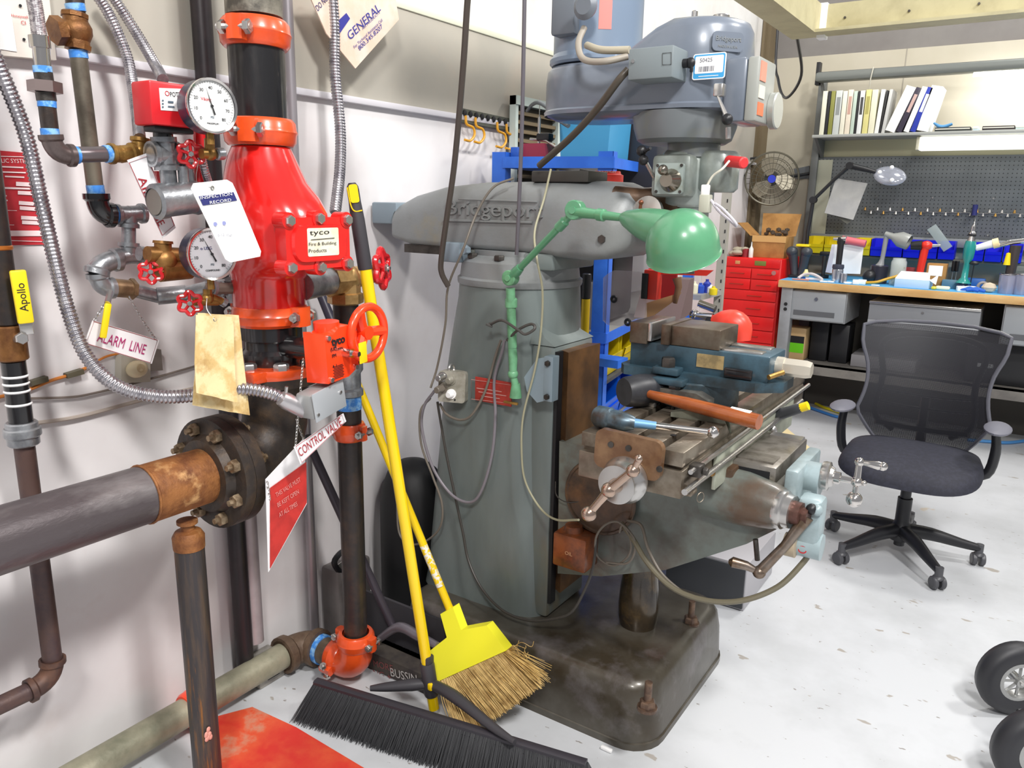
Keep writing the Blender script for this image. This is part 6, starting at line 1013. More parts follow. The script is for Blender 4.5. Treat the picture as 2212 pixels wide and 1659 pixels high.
b = MB(); b.tube([P(1545, 705, 'y', yy), P(1565, 700, 'y', yy), P(1585, 698, 'y', yy), P(1598, 708, 'y', yy), P(1600, 735, 'y', yy)], [.045, .055, .055, .05, .04], 18, sm=3); obj('housing', b, mat('coral_red_plastic', 'F04A38', .35), rg); b = MB(); b.cyl(P(1530, 706, 'y', yy), P(1548, 706, 'y', yy), .046, n=20); obj('collar', b, black, rg); b = MB(); b.cyl(P(1500, 682, 'y', yy), P(1540, 686, 'y', yy), .018, n=14); b.ball(P(1500, 680, 'y', yy), .022); b.cyl(P(1510, 655, 'y', yy), P(1545, 668, 'y', yy), .016, n=14); b.cyl(P(1498, 705, 'y', yy), P(1530, 706, 'y', yy), .036, n=18); obj('spindle', b, chrome, rg); obj('base_box', MB().bb((P(1500, 700, 'y', yy).x, yy - .08, .72), (P(1600, 700, 'y', yy).x, yy + .08, .9), .005), mat('dark_case', '26262A'), rg)
st_ = MB(); st_.bb((P(1490, 700, 'y', yy).x, yy - .1, .0), (P(1602, 700, 'y', yy).x, yy + .1, .72), .005); single('machine_stand', st_, mat('dark_stand', '3A3A3E', .5), 'dark machine stand under the red grinder', 'stand', (P(1550, 700, 'y', yy).x, yy, 0))
# ------------------------------------------------------------------ red tool cabinet
CY = 5.62; cx0, cx1 = -1.885, -1.475; redc = mat('tool_cabinet_red', 'D81818', .35, 0, 'B81014', 3, .5, .8)
tc = thing('tool_cabinet', 'tall bright red drawer tool cabinet left of the workbench', 'tool cabinet', (-1.68, 5.85, 0)); obj('body', MB().bb((cx0, CY, .0), (cx1, 6.1, 1.13), .006), redc, tc)
ztop = 1.13; rows = [(1.065, 1.125, None), (.985, 1.055, 2), (.905, .98, 2), (.83, .9, 1), (.72, .825, 1), (.62, .715, 1), (.53, .615, 1), (.4, .525, 1), (.25, .395, 1), (.08, .245, 1)]
for (z0, z1, n) in rows:
    if n is None: d = obj('lid_panel', MB().bb((cx0 + .008, CY - .012, z0), (cx1 - .008, CY, z1), .003), redc, tc); obj('badge', MB().bb((-1.66, CY - .015, z0 + .015), (-1.58, CY - .012, z1 - .012), .001), mat('badge_olive', '6E7430', .5), d); obj('badge', MB().bb((-1.80, CY - .015, z0 + .018), (-1.765, CY - .012, z1 - .018), .001), mat('badge_tan', 'C88A58', .5), d); continue
    for k in range(n):
        x0 = cx0 + .012 + (cx1 - cx0 - .024) * k / n + (.004 if k else 0); x1 = cx0 + .012 + (cx1 - cx0 - .024) * (k + 1) / n - .002
        d = obj('drawer', MB().bb((x0, CY - .014, z0), (x1, CY, z1), .003), redc, tc); mx = (x0 + x1) / 2 + (.04 if n == 1 else 0); b = MB(); zc = (z0 + z1) / 2; b.tube([(mx - .05, CY - .014, zc), (mx - .048, CY - .026, zc), (mx + .048, CY - .026, zc), (mx + .05, CY - .014, zc)], .003, 6); obj('handle', b, mat('worn_handle', 'A84838', .35, .5), d)
obj('round_sticker', MB().cyl((-1.52, CY - .014, 1.035), (-1.52, CY - .016, 1.035), .016, n=16), mat('sticker_grey', 'A8706C', .5), tc)
b = MB(); b.bb((-1.73, 5.75, 1.13), (-1.5, 5.98, 1.28), .002); cbx = thing('cardboard_box', 'open brown cardboard box of parts on top of the red cabinet', 'cardboard box', (-1.62, 5.87, 1.13)); obj('box', b, mat('cardboard', 'B08248', .8, 0, '9A6E3A', 8), cbx)
crd = MATS['cardboard']; b = MB(); b.add([(-1.74, 5.98, 1.28), (-1.49, 5.98, 1.28), (-1.475, 6.03, 1.44), (-1.755, 6.03, 1.44)], [(0, 1, 2, 3)]); b.add([(-1.74, 5.984, 1.28), (-1.49, 5.984, 1.28), (-1.475, 6.034, 1.44), (-1.755, 6.034, 1.44)], [(3, 2, 1, 0)]); obj('back_flap', b, crd, cbx); b = MB(); b.add([(-1.75, 5.75, 1.28), (-1.75, 5.98, 1.28), (-1.85, 5.98, 1.37), (-1.85, 5.75, 1.37), (-1.754, 5.75, 1.28), (-1.754, 5.98, 1.28), (-1.854, 5.98, 1.37), (-1.854, 5.75, 1.37)], [(0, 1, 2, 3), (7, 6, 5, 4)]); obj('side_flap', b, crd, cbx); obj('front_strip', MB().bb((-1.735, 5.745, 1.24), (-1.495, 5.75, 1.285)), mat('light_cardboard', 'C8A064', .8), cbx)
b = MB()
for k in range(14): b.ball((random.uniform(-1.7, -1.53), random.uniform(5.86, 5.96), 1.29 + random.uniform(0, .04)), .02, (1, 1, .7), 6)
obj('contents', b, mat('scrap_metal', '5A5048', .5, .4), cbx, kind='stuff')
b = MB(); 
for k in range(16): b.ball((random.uniform(-1.87, -1.76), random.uniform(5.66, 5.8), 1.145 + random.uniform(0, .045)), random.uniform(.018, .034), (1.3, 1, .7), 8)
single('work_gloves', b, mat('dirty_cotton', 'A8A08C', .9), 'heap of pale work gloves on the left of the red cabinet', 'gloves', (-1.82, 5.72, 1.13), kind=None)
b = MB(); b.lathe([(0, 0), (.016, 0), (.016, .06), (.005, .08), (.003, .11), (0, .11)], (-1.715, 5.68, 1.13), n=14); single('glue_bottle', b, mat('translucent_white', 'D8DCD8', .35), 'small white nozzle bottle standing in front of the cardboard box', 'bottle', (-1.715, 5.68, 1.13))
single('red_cup', MB().cyl((-1.76, 5.7, 1.13), (-1.76, 5.7, 1.19), .025, n=16), mat('dull_red', '8A2028', .5), 'dull red cup on the red cabinet beside the gloves', 'cup', (-1.76, 5.7, 1.13))
# ------------------------------------------------------------------ wall fan
fc = P(1667, 386, 'y', 6.0); fan = thing('wall_fan', 'round wire cage fan with blue hub mounted on the back wall', 'fan', fc); fn = V((.28, -.95, -.05)).normalized(); fm_ = mat('fan_wire', '6E6A5C', .4, .5); Mf = frame(fc, fn)
b = MB()
for (R_, h) in ((.19, 0), (.186, .025), (.15, .045), (.11, .06), (.07, .068), (.186, -.03), (.14, -.06)): b.torus(Mf @ V((0, 0, h)), fn, R_, .0028 if R_ < .185 else .005, 36, 5)
for k in range(28):
    a = 2 * PI * k / 28; c, s_ = math.cos(a), math.sin(a); b.tube([Mf @ V((.19 * c, .19 * s_, 0)), Mf @ V((.15 * c, .15 * s_, .045)), Mf @ V((.05 * c, .05 * s_, .07))], .0014, 4); b.tube([Mf @ V((.19 * c, .19 * s_, 0)), Mf @ V((.14 * c, .14 * s_, -.06)), Mf @ V((.05 * c, .05 * s_, -.08))], .0014, 4)
obj('cage', b, fm_, fan, kind='stuff'); b = MB(); b.cyl(Mf @ V((0, 0, -.14)), Mf @ V((0, 0, -.07)), .055, n=20); obj('motor', b, mat('fan_motor', '4A4A46', .5), fan)
for k in range(3):
    b = MB(); T = Mf @ Matrix.Rotation(2 * PI * k / 3 + .4, 4, 'Z'); b.add([(.03, -.02, .015), (.09, -.07, .02), (.155, -.05, .0), (.16, .02, -.02), (.1, .045, -.03), (.03, .025, -.02), (.03, -.02, .012), (.09, -.07, .017), (.155, -.05, -.003), (.16, .02, -.023), (.1, .045, -.033), (.03, .025, -.023)], [(0, 1, 2, 3, 4, 5), (11, 10, 9, 8, 7, 6)], T); obj('blade', b, mat('fan_blade', 'B0A894', .4, .3), fan)
obj('hub', MB().cyl(Mf @ V((0, 0, .066)), Mf @ V((0, 0, .078)), .028, n=20), mat('fan_blue', '2A3CC8', .4), fan); q = Mf @ V((0, 0, -.12)); b = MB(); b.tube([q, q + V((.05, .05, 0)), q + V((.25, .12, .04))], .012, 8); b.tube([Mf @ V((.02, .185, -.02)), Mf @ V((.03, .235, -.04)), Mf @ V((.12, .24, -.08)), Mf @ V((.15, .12, -.1))], .008, 8, sm=5); obj('bracket', b, black, fan)
card(fan, 'wall_plate', [(1715, 365), (1748, 358), (1748, 386), (1718, 386)], 'y', 6.29, mat('plate_grey', '686C70', .5), .02)
# ------------------------------------------------------------------ workbench
BY0, BY1, BX0, BX1, BZT = 5.5, 6.22, -1.455, 1.6, 1.0
wb_ = thing('workbench', 'long workbench with maple edge, blue mat and grey steel legs', 'workbench', (0, 5.85, 0)); gst = mat('bench_grey_steel', '9A9CA0', .45, .2, '8A8C8E', 5)
obj('worktop', MB().bb((BX0, BY0, BZT - .05), (BX1, BY1, BZT), .005), mat('maple_edge', 'D9B47C', .5, 0, 'C89C60', 14, .4, .65, .05, 30, (.3, 1, 1)), wb_); obj('mat', MB().bb((BX0 + .01, BY0 + .006, BZT), (BX1, BY1 - .01, BZT + .003)), mat('blue_bench_mat', '5CB4EC', .4), wb_)
for x in (BX0 + .02, 1.3): b = MB(); b.bb((x, BY0 + .03, 0), (x + .075, BY0 + .11, BZT - .05), .004); b.bb((x, BY1 - .1, 0), (x + .075, BY1 - .02, BZT - .05), .004); b.bb((x, BY0 + .05, .1), (x + .075, BY1 - .05, .16)); obj('leg', b, gst, wb_)
q = BX0 + .0575
for z in (.80, .835): obj('outlet', MB().cyl((q, BY0 + .03, z), (q, BY0 + .027, z), .012, n=14), ink, wb_)
b = MB(); b.bb((BX0 + .1, BY0 + .15, .40), (BX1, BY1 - .02, .415)); b.bb((BX0 + .1, BY0 + .15, .34), (BX1, BY0 + .16, .415)); obj('lower_shelf', b, mat('grey_shelf_dull', '7E7A74', .6, 0, '6A6662', 6), wb_)
b = MB(); b.bb((BX0 + .1, BY1 - .03, 0), (BX1, BY1 - .02, .95)); obj('shade_panel', b, mat('bench_shade_dark', '4A4640', .7), wb_)  # dark panel added to deepen the shade under the bench
def drawer_unit(px0, px1, y_, z0, z1, lab, knob=True):
    a, c = P(px0, 650, 'y', y_).x, P(px1, 650, 'y', y_).x; t = thing('drawer_unit', lab, 'drawer unit', ((a + c) / 2, y_ + .2, z0)); obj('box', MB().bb((a, y_ + .012, z0), (c, y_ + .5, z1), .004), gst, t)
    d = obj('drawer_front', MB().bb((a + .008, y_, z0 + .008), (c - .008, y_ + .014, z1 - .008), .004), mat('drawer_grey', 'A2A6AA', .4, .2), t); m_ = (a + c) / 2
    obj('recess', MB().bb((a + .05, y_ - .002, z0 + .035), (c - .07, y_ + .001, z0 + .07)), mat('recess_dark', '5C5E62', .6), d); obj('lock_knob', MB().cyl((m_, y_, z1 - .055), (m_, y_ - .012, z1 - .055), .012, n=14), steel, d)
drawer_unit(1700, 1830, BY0 + .04, .73, .94, 'grey lockable drawer unit at the left end under the workbench')
drawer_unit(2172, 2320, BY0 + .04, .70, .94, 'grey drawer unit cut by the right edge of the picture')
a, c = P(1878, 660, 'y', BY0 + .05).x, P(2122, 660, 'y', BY0 + .05).x; t = thing('keyboard_drawer', 'wide shallow grey drawer hanging under the middle of the workbench', 'drawer', (0, BY0 + .2, .72)); obj('tray', MB().bb((a, BY0 + .07, .74), (c, BY0 + .5, .90), .004), gst, t); obj('front', MB().bb((a, BY0 + .05, .775), (c, BY0 + .072, .895), .003), mat('drawer_grey2', '8E9094', .4, .2), t); obj('lip', MB().bb((a, BY0 + .03, .888), (c, BY0 + .075, .903), .002), steel, t); obj('lower_lip', MB().bb((a, BY0 + .045, .74), (c, BY0 + .06, .78), .002), mat('drawer_grey3', 'A8AAAE', .4, .2), t); obj('lock', MB().cyl(((a + c) / 2, BY0 + .05, .85), ((a + c) / 2, BY0 + .044, .85), .008, n=10), steel, t)
# under-bench things on the lower shelf
gl = thing('sprayer_tub', 'tan container with black and bright green label under the bench', 'container', (-1.3, 5.8, .415)); y_ = 5.72; a, c = P(1692, 700, 'y', y_).x, P(1744, 700, 'y', y_).x; obj('tub', MB().bb((a, y_, .417), (c, y_ + .14, .65), .012), mat('tan_plastic', 'C8A878', .5), gl); obj('label', MB().bb((a + .01, y_ - .002, .47), (c - .01, y_, .54)), mat('lime_label', '6CD018', .5), gl); obj('label_band', MB().bb((a + .01, y_ - .002, .54), (c - .01, y_, .59)), ink, gl)
for k, (p0, p1, z) in enumerate(((1752, 1790, .70), (1795, 1835, .69))): a, c = P(p0, 720, 'y', 5.8).x, P(p1, 720, 'y', 5.8).x; single('black_case', MB().bb((a, 5.8, .417), (c, 6.0, z), .006), black, ('black case standing beside the green labelled container under the bench', 'black case standing under the bench, right of its twin')[k], 'case', ((a + c) / 2, 5.9, .415))
a, c = P(1842, 740, 'y', 5.75).x, P(1985, 740, 'y', 5.75).x; single('flat_carton', MB().bb((a, 5.75, .417), (c, 6.05, .50), .003), mat('pale_carton', '8C8A8C', .6), 'flat grey carton under the bench, seen through the chair back', 'carton', ((a + c) / 2, 5.9, .415))
sv = thing('computer_case', 'black computer case with a small white label under the bench at right', 'computer', (0, 5.8, .415)); a, c = P(2085, 790, 'y', 5.72).x, P(2300, 790, 'y', 5.72).x; obj('case', MB().bb((a, 5.72, .417), (c, 6.1, .68), .006), black, sv); q = P(2128, 790, 'y', 5.715); lb_ = obj('label', MB().box((q.x, 5.718, q.z), (.085, .003, .024)), mat('pale_label', 'C8CCCC', .5), sv); text(lb_, 'UX-140', .018, frame((q.x, 5.7155, q.z), (0, -1, 0), (1, 0, 0)), ink)
# ------------------------------------------------------------------ bench uprights, peg board, shelf and canopy
PY = 6.2; up = thing('bench_back_frame', 'grey steel frame carrying peg board, bookshelf and canopy over the workbench', 'bench frame', (0, PY, 1.0))
x0 = P(1758, 450, 'y', PY).x; obj('upright', MB().bb((x0 - .05, PY - .03, BZT), (x0, PY + .03, 2.40), .003), mat('upright_grey', '6E706E', .5, .2), up); obj('upright', MB().bb((1.5, PY - .03, BZT), (1.55, PY + .03, 2.4), .003), MATS['upright_grey'], up)
def peg_mat():
    m = mat('perforated_peg_board', '6E7274', .55, .1, '64686A', 4); nt = m.node_tree; N = nt.nodes.new; L = nt.links.new; b = nt.nodes['Principled BSDF']; src = b.inputs['Base Color'].links[0].from_socket
    tc_ = N('ShaderNodeTexCoord'); mp = N('ShaderNodeVectorMath'); mp.operation = 'MODULO'; ad = N('ShaderNodeVectorMath'); ad.operation = 'ADD'; ad.inputs[1].default_value = (10, 10, 10); L(tc_.outputs['Object'], ad.inputs[0]); L(ad.outputs[0], mp.inputs[0]); mp.inputs[1].default_value = (.0254, 1000, .0254)
    su = N('ShaderNodeVectorMath'); su.operation = 'SUBTRACT'; L(mp.outputs[0], su.inputs[0]); su.inputs[1].default_value = (.0127, 0, .0127); sp = N('ShaderNodeSeparateXYZ'); L(su.outputs[0], sp.inputs[0]); cb_ = N('ShaderNodeCombineXYZ'); L(sp.outputs[0], cb_.inputs[0]); L(sp.outputs[2], cb_.inputs[1]); ln = N('ShaderNodeVectorMath'); ln.operation = 'LENGTH'; L(cb_.outputs[0], ln.inputs[0])
    lt = N('ShaderNodeMath'); lt.operation = 'LESS_THAN'; L(ln.outputs['Value'], lt.inputs[0]); lt.inputs[1].default_value = .0036; x = N('ShaderNodeMix'); x.data_type = 'RGBA'; L(lt.outputs[0], x.inputs[0]); L(src, x.inputs[6]); x.inputs[7].default_value = rgb('26282A'); L(x.outputs[2], b.inputs['Base Color']); return m
obj('peg_board', MB().bb((x0, PY, 1.30), (1.5, PY + .012, 1.85), .002), peg_mat(), up, 'grey perforated peg board'); obj('back_strip', MB().bb((x0, PY + .02, 1.85), (1.5, PY + .03, 1.99)), mat('cream_strip', 'B8B494', .6), up); b = MB(); b.bb((x0, PY - .02, 1.24), (1.5, PY, 1.3), .003); obj('lower_rail', b, mat('rail_grey', '8A8E90', .45, .3), up)
obj('side_panel', MB().bb((x0, PY - .004, 1.30), (x0 + .1, PY - .001, 1.83)), mat('cream_side_panel', 'B0B09C', .6), up)
for k in range(9): 
    q = (x0 + .42 + .36 * (k % 4), PY - .002, 1.33 + .24 * (k // 4)); b = MB(); b.cyl(q, (q[0], PY - .006, q[2]), .006, n=8); obj('screw', b, steel, up); 
sh0 = P(1754, 300, 'y', 5.93).x; obj('bookshelf', MB().bb((sh0, 5.92, 1.965), (1.55, PY + .03, 1.985), .003), mat('shelf_pale_grey', 'A8AAA6', .4, .3), up); obj('shelf_bracket', MB().add([(sh0 + .01, 5.95, 1.965), (sh0 + .01, PY, 1.965), (sh0 + .01, PY, 1.84), (sh0 + .03, 5.95, 1.965), (sh0 + .03, PY, 1.965), (sh0 + .03, PY, 1.84)], [(0, 1, 2), (5, 4, 3), (0, 2, 5, 3), (0, 3, 4, 1), (1, 4, 5, 2)]), MATS['upright_grey'], up)
# canopy light
cl = thing('canopy_light', 'long grey tubular light canopy over the bookshelf', 'light fixture', (0, 6.0, 2.35)); zc = P(1755, 168, 'y', 6.0).z; b = MB(); b.bb((sh0 - .03, 5.95, zc - .035), (1.6, 6.05, zc + .03), .02); obj('housing', b, mat('canopy_grey', '7C807C', .35, .4), cl); obj('end_bracket', MB().bb((sh0 - .035, 5.99, zc - .05), (sh0 - .01, 6.05, zc + .1), .002), black, cl); b = MB(); b.tube([(sh0 - .0, 6.04, zc - .03), (sh0 + .04, 6.12, 2.15), (sh0 + .06, PY - .01, 1.99)], .012, 6); obj('stay', b, MATS['upright_grey'], cl)
obj('lamp_tube', MB().cyl((-.5, 6.02, zc - .045), (1.2, 6.02, zc - .045), .012, n=12), mat('lit_tube', 'FFFFFA', .3, emit=14), cl); tg = P(1886, 150, 'y', 5.94); obj('cord', MB().tube([(tg.x, 5.945, zc + .035), (tg.x - .01, 5.945, zc - .04), (tg.x - .02, 6.0, zc - .12)], .004, 6), mat('white_cord', 'D0CCBC', .5), cl)
tl2 = thing('under_shelf_glow', 'glowing white strip added for the bright band under the bookshelf', 'light fixture', (.2, 6.0, 1.9)); a = P(1985, 325, 'y', 6.0).x; obj('glow_panel', MB().bb((a, 5.97, 1.872), (1.5, 6.06, 1.958), .006), mat('glow_white', 'FFFDF4', .4, emit=1.3), tl2); obj('end_cap', MB().bb((a - .02, 5.975, 1.875), (a, 6.055, 1.96), .004), mat('cap_cream', 'D8D4BC', .5), tl2)  # emissive strip added to stand for the brightly lit band below the shelf
# ------------------------------------------------------------------ binders on the shelf
SZ = 1.9855
def binder(px0, px1, pytop, lean, c, lab, spine=None, sc=None):
    xa, xb = P(px0, 292, 'y', 5.95).x, P(px1, 292, 'y', 5.95).x; w = max(.01, xb - xa); zt = P(px0, pytop, 'y', 5.95).z; h = max(.1, (zt - SZ)); t = thing('binder', lab, 'binder', (xa, 5.96, SZ), 'binders on the bookshelf', local=True); t.rotation_euler = (0, lean, 0)
    h = h / max(.8, math.cos(lean)) - (w * math.sin(lean) if lean > 0 else 0) * .5; t.location.x = xa; 
    if lean > 0: t.location.z = SZ + w * math.sin(lean) + .001
    m_ = mat('binder_' + c, c, .45); b = MB(); b.bb((.0, .0, .0), (w * .96, .004, h), .001); b.bb((0, .004, 0), (.003, .2, h)); b.bb((w * .96 - .003, .004, 0), (w * .96, .2, h)); obj('cover', b, m_, t, local=True); obj('pages', MB().bb((.003, .006, .006), (w * .96 - .003, .19, h - .008)), mat('page_edges', 'D8D4C8', .8), t, local=True)
    if spine: obj('spine_label', MB().bb((w * .2, -.0008, h * .45), (w * .78, .0, h * .85)), mat('spine_' + spine, spine, .6), t, local=True)
B_ = [(1768, 1778, 197, 0, 'E4E2CC', 'thin cream binder at the left end of the bookshelf', None), (1779, 1785, 197, 0, '26262A', 'thin black binder beside the first cream binder', None), (1786, 1795, 197, 0, '8A8A44', 'thin olive green binder', None), (1796, 1810, 196, 0, 'C8CCC8', 'pale grey binder with dark spine lettering', '8E9290'), (1811, 1821, 197, 0, 'E8E4D0', 'cream binder right of the pale grey one', None), (1822, 1833, 194, 0, 'E8DCC8', 'cream binder with pinkish printed spine', 'C8A090'), (1834, 1842, 197, 0, 'BFCFC0', 'pale green narrow binder', None), (1843, 1847, 197, 0, '2C2C2E', 'thin black binder between pale green and white', None), (1848, 1858, 196, 0, 'E4E6E4', 'white binder with black band near its foot', '4A4A4A'), (1860, 1872, 194, 0, 'DCD48C', 'pale yellow binder left of a cream one', 'B0A860'), (1873, 1886, 194, 0, 'E8E4C8', 'cream binder right of the yellow one', None), (1887, 1896, 194, .05, 'F0F0EC', 'slightly leaning white binder', None), (1897, 1901, 196, .06, '303030', 'thin leaning black binder', None), (1902, 1909, 194, .08, 'C8C8C4', 'thin leaning grey binder', None),
      (1910, 1932, 190, .34, 'F6F6F4', 'thick white binder leaning strongly to the right', None), (1934, 1946, 192, .32, '3A3444', 'dark purple leaning binder with a printed top', 'C8A8A0'), (1950, 1962, 190, .28, 'F4F4F2', 'white leaning binder left of the blue one', None), (1964, 1976, 191, .26, '2A3CA8', 'leaning blue binder with tall white label', 'F4F4F8'), (1978, 2004, 188, .2, 'F8F8F6', 'widest white binder, last in the leaning row', None)]
for (a, c, y, l, col, lab, sp) in B_: binder(a, c, y, l, col, lab, sp)
for k, (a, c, col, lab) in enumerate(((2018, 2095, '2E3230', 'black book lying flat on the bookshelf right of the binders'), (2100, 2112, 'C8DCE4', 'pale blue folded card between the lying books'), (2120, 2190, '2A2426', 'dark book lying flat further right on the bookshelf'), (2192, 2230, 'C8DCDC', 'pale book lying flat at the right edge of the picture'))):
    xa, xb = P(a, 290, 'y', 5.98).x, P(c, 290, 'y', 5.98).x; t = thing('lying_book', lab, 'book', (xa, 6.0, SZ), 'books lying on the bookshelf'); obj('cover', MB().bb((xa, 5.97, SZ), (xb, 6.12, SZ + .028), .003), mat('book_' + col, col, .5), t); obj('pages', MB().bb((xa + .004, 5.966, SZ + .014), (xb - .004, 5.97, SZ + .02)), MATS['page_edges'], t)
q = P(2035, 268, 'y', 6.0); b = MB(); b.tube([(q.x - .05, 6.0, SZ + .06), (q.x, 6.0, SZ + .032), (q.x + .06, 6.0, SZ + .05)], [.006, .014, .008], 8, sm=4); single('blue_cloth', b, mat('blue_cloth', '4A88B8', .7), 'crumpled blue cloth on the lying black book', 'cloth', (q.x, 6.0, SZ + .03))
# ------------------------------------------------------------------ magnifier lamp, sheets, parts rail and bins
ml_ = thing('magnifier_lamp', 'black jointed bench lamp with clear oval head in front of the peg board', 'lamp', P(1742, 560, 'y', 5.9)); L1 = lambda a, c: P(a, c, 'y', 5.85)
b = MB(); b.tube([L1(1738, 590), L1(1745, 500), L1(1757, 432)], .013, 10); obj('lower_arm', b, black, ml_); b = MB(); b.tube([L1(1757, 432), L1(1800, 390), L1(1836, 358)], .012, 10); obj('middle_arm', b, black, ml_); b = MB(); b.tube([L1(1836, 358), L1(1870, 366), L1(1892, 372)], [.02, .017, .012], 10); obj('upper_arm', b, black, ml_)
for p in ((1757, 432), (1836, 358)): obj('joint', MB().cyl(L1(*p) - V((0, .025, 0)), L1(*p) + V((0, .025, 0)), .024, n=14), black, ml_)
hc_ = L1(1922, 380); b = MB(); b.ball((0, 0, 0), .105, (1.0, .7, .3), 24, Matrix.Translation(hc_) @ Euler((.9, .25, -.15)).to_matrix().to_4x4()); obj('head', b, mat('clear_head', 'B8BCC8', .1, .3, alpha=.6), ml_, 'clear oval lamp head')
for d_ in ((-.05, .02), (.02, .05), (.03, -.03)): obj('led', MB().ball(hc_ + V((d_[0], -.09, d_[1])), .014), mat('lens_white', 'FFFFFF', .1), ml_)
t = thing('hanging_sheet', 'tilted grey paper sheet clipped under the lamp arm', 'paper sheet', P(1830, 430, 'y', 5.9)); card(t, 'sheet', [(1806, 385), (1874, 396), (1843, 475), (1781, 460)], 'y', 5.9, mat('grey_sheet', 'B4B4B0', .7, 0, 'A4A4A4', 6), .002)
card(t, 'back_sheet', [(1800, 452), (1838, 478), (1830, 484), (1798, 462)], 'y', 5.93, mat('dark_sheet', '6E6E64', .7), .002)
pr_ = thing('parts_rail', 'thin rail of small fittings hung across the peg board', 'rail', (0, PY - .03, 1.42)); za = P(1870, 455, 'y', PY - .02).z; b = MB(); b.cyl((P(1866, 455, 'y', PY - .02).x, PY - .02, za), (1.3, PY - .02, za), .003, n=6); obj('rod', b, steel, pr_)
for k in range(26): x = P(1868 + k * 13.5, 455, 'y', PY - .03).x; b = MB(); b.lathe([(0, 0), (.010, 0), (.004, .02), (0, .022)], (x, PY - .025, za - (.02 if k % 2 else -.004)), n=8); obj('fitting', b, steel if k % 3 else brass, pr_)
q = P(2106, 452, 'y', PY - .05); single('navy_fitting', MB().cyl((q.x, PY - .05, q.z - .04), (q.x, PY - .05, q.z + .03), .016, n=12), navy, 'navy blue plug hung on the peg board rail above the teal pump', 'plug', q)
zb0, zb1 = P(1800, 548, 'y', 6.05).z, P(1800, 512, 'y', 6.05).z
rail_ = thing('bin_rail', 'dark rail holding the row of small yellow and blue bins behind the bench', 'rail', (0, 6.1, zb0)); obj('rail', MB().bb((x0, 6.06, zb0 - .02), (1.5, 6.19, zb0 - .001), .002), mat('rail_dark', '5A5A4E', .5), rail_)
by2 = mat('bin_yellow_bright', 'DCC80E', .45); bb2 = mat('bin_royal_blue', '1418D0', .4)
names = ['first yellow bin, under the magnifier lamp arm', 'second yellow bin, above the tool stand', 'third yellow bin, right of the red roller', 'first blue bin, left of the grey cone hood', 'second blue bin, behind the cone hood', 'third blue bin, behind the red heat gun', 'fourth blue bin, crossed by the clear strip', 'fifth blue bin, left of the teal pump', 'sixth blue bin, right of the teal pump', 'seventh blue bin, behind the white spray can', 'last blue bin at the right edge of the picture']
for k, (a, c, m_) in enumerate(((1744, 1778, by2), (1780, 1816, by2), (1846, 1880, by2), (1881, 1912, bb2), (1914, 1950, bb2), (1952, 1988, bb2), (1990, 2026, bb2), (2028, 2064, bb2), (2092, 2128, bb2), (2130, 2168, bb2), (2170, 2212, bb2))):
    xa, xb = P(a, 530, 'y', 6.03).x, P(c, 530, 'y', 6.03).x; open_bin(Matrix.Translation(((xa + xb) / 2, 6.04, zb0)), xb - xa - .004, .14, zb1 - zb0, m_, names[k], 'small bins on the bench rail', .003)
# ------------------------------------------------------------------ office chair (local frame, facing -Y)
ch = thing('office_chair', 'black mesh-backed office chair on five castors in front of the workbench', 'office chair', (-.325, 3.62, 0), local=True)
ch.scale = (1, 1, .955)
bkp = mat('black_chair_plastic', '1E1E22', .4); fab = mat('navy_black_fabric', '22232E', .75, 0, '2A2B38', 60)
def mesh_mat():
    m = mat('see_through_mesh', '26262C', .6); nt = m.node_tree; N = nt.nodes.new; L = nt.links.new; b = nt.nodes['Principled BSDF']; tc_ = N('ShaderNodeTexCoord'); out = None
    sp = N('ShaderNodeSeparateXYZ'); L(tc_.outputs['Object'], sp.inputs[0]); vs = []
    for i in (0, 2):
        mu = N('ShaderNodeMath'); mu.operation = 'MULTIPLY'; L(sp.outputs[i], mu.inputs[0]); mu.inputs[1].default_value = 260; fr_ = N('ShaderNodeMath'); fr_.operation = 'FRACT'; L(mu.outputs[0], fr_.inputs[0]); gt = N('ShaderNodeMath'); gt.operation = 'LESS_THAN'; L(fr_.outputs[0], gt.inputs[0]); gt.inputs[1].default_value = .62; vs.append(gt)
    mx = N('ShaderNodeMath'); mx.operation = 'MAXIMUM'; L(vs[0].outputs[0], mx.inputs[0]); L(vs[1].outputs[0], mx.inputs[1]); L(mx.outputs[0], b.inputs['Alpha']); return m
def CO(nm, b, m, par=None, lab=None, **k): return obj(nm, b, m, par or ch, lab, local=True, **k)
for k, an in enumerate((233, 305, 17, 89, 161)):
    a = math.radians(an); c, s_ = math.cos(a), math.sin(a); b = MB(); pts = [V((.03 * c, .03 * s_, .125)), V((.12 * c, .12 * s_, .12)), V((.24 * c, .24 * s_, .095)), V((.315 * c, .315 * s_, .082))]; b.tube(pts, [.033, .03, .022, .017], 12, sm=3); lg = CO('leg', b, bkp)
    p = V((.315 * c, .315 * s_, 0)); w = V((-s_, c, 0)) if k % 2 else V((c, s_, 0)); b = MB(); b.cyl((p.x, p.y, .06), (p.x, p.y, .1), .016, n=12)
    for q in (-1, 1): b.cyl(p + w * .006 * q + V((0, 0, .029)), p + w * .026 * q + V((0, 0, .029)), .028, n=20, ch=.004)
    b.ball((p.x, p.y, .05), .024, (1, 1, .6), 12); CO('castor', b, mat('castor_grey', '4A4A4E', .4), lg)
b = MB(); b.lathe([(0, 0), (.045, 0), (.05, .03), (.04, .07), (.03, .09), (.03, .2), (.022, .2), (.022, .36), (0, .36)], (0, 0, .08), n=20); b.cyl((0, 0, .05), (0, 0, .1), .022, n=14); CO('gas_lift', b, bkp); b = MB(); b.box((0, .03, .405), (.2, .3, .04), .01); b.tube([(0, .15, .40), (0, .27, .42), (0, .3, .52), (0, .29, .62)], .022, 10, sm=4); CO('mechanism', b, bkp)
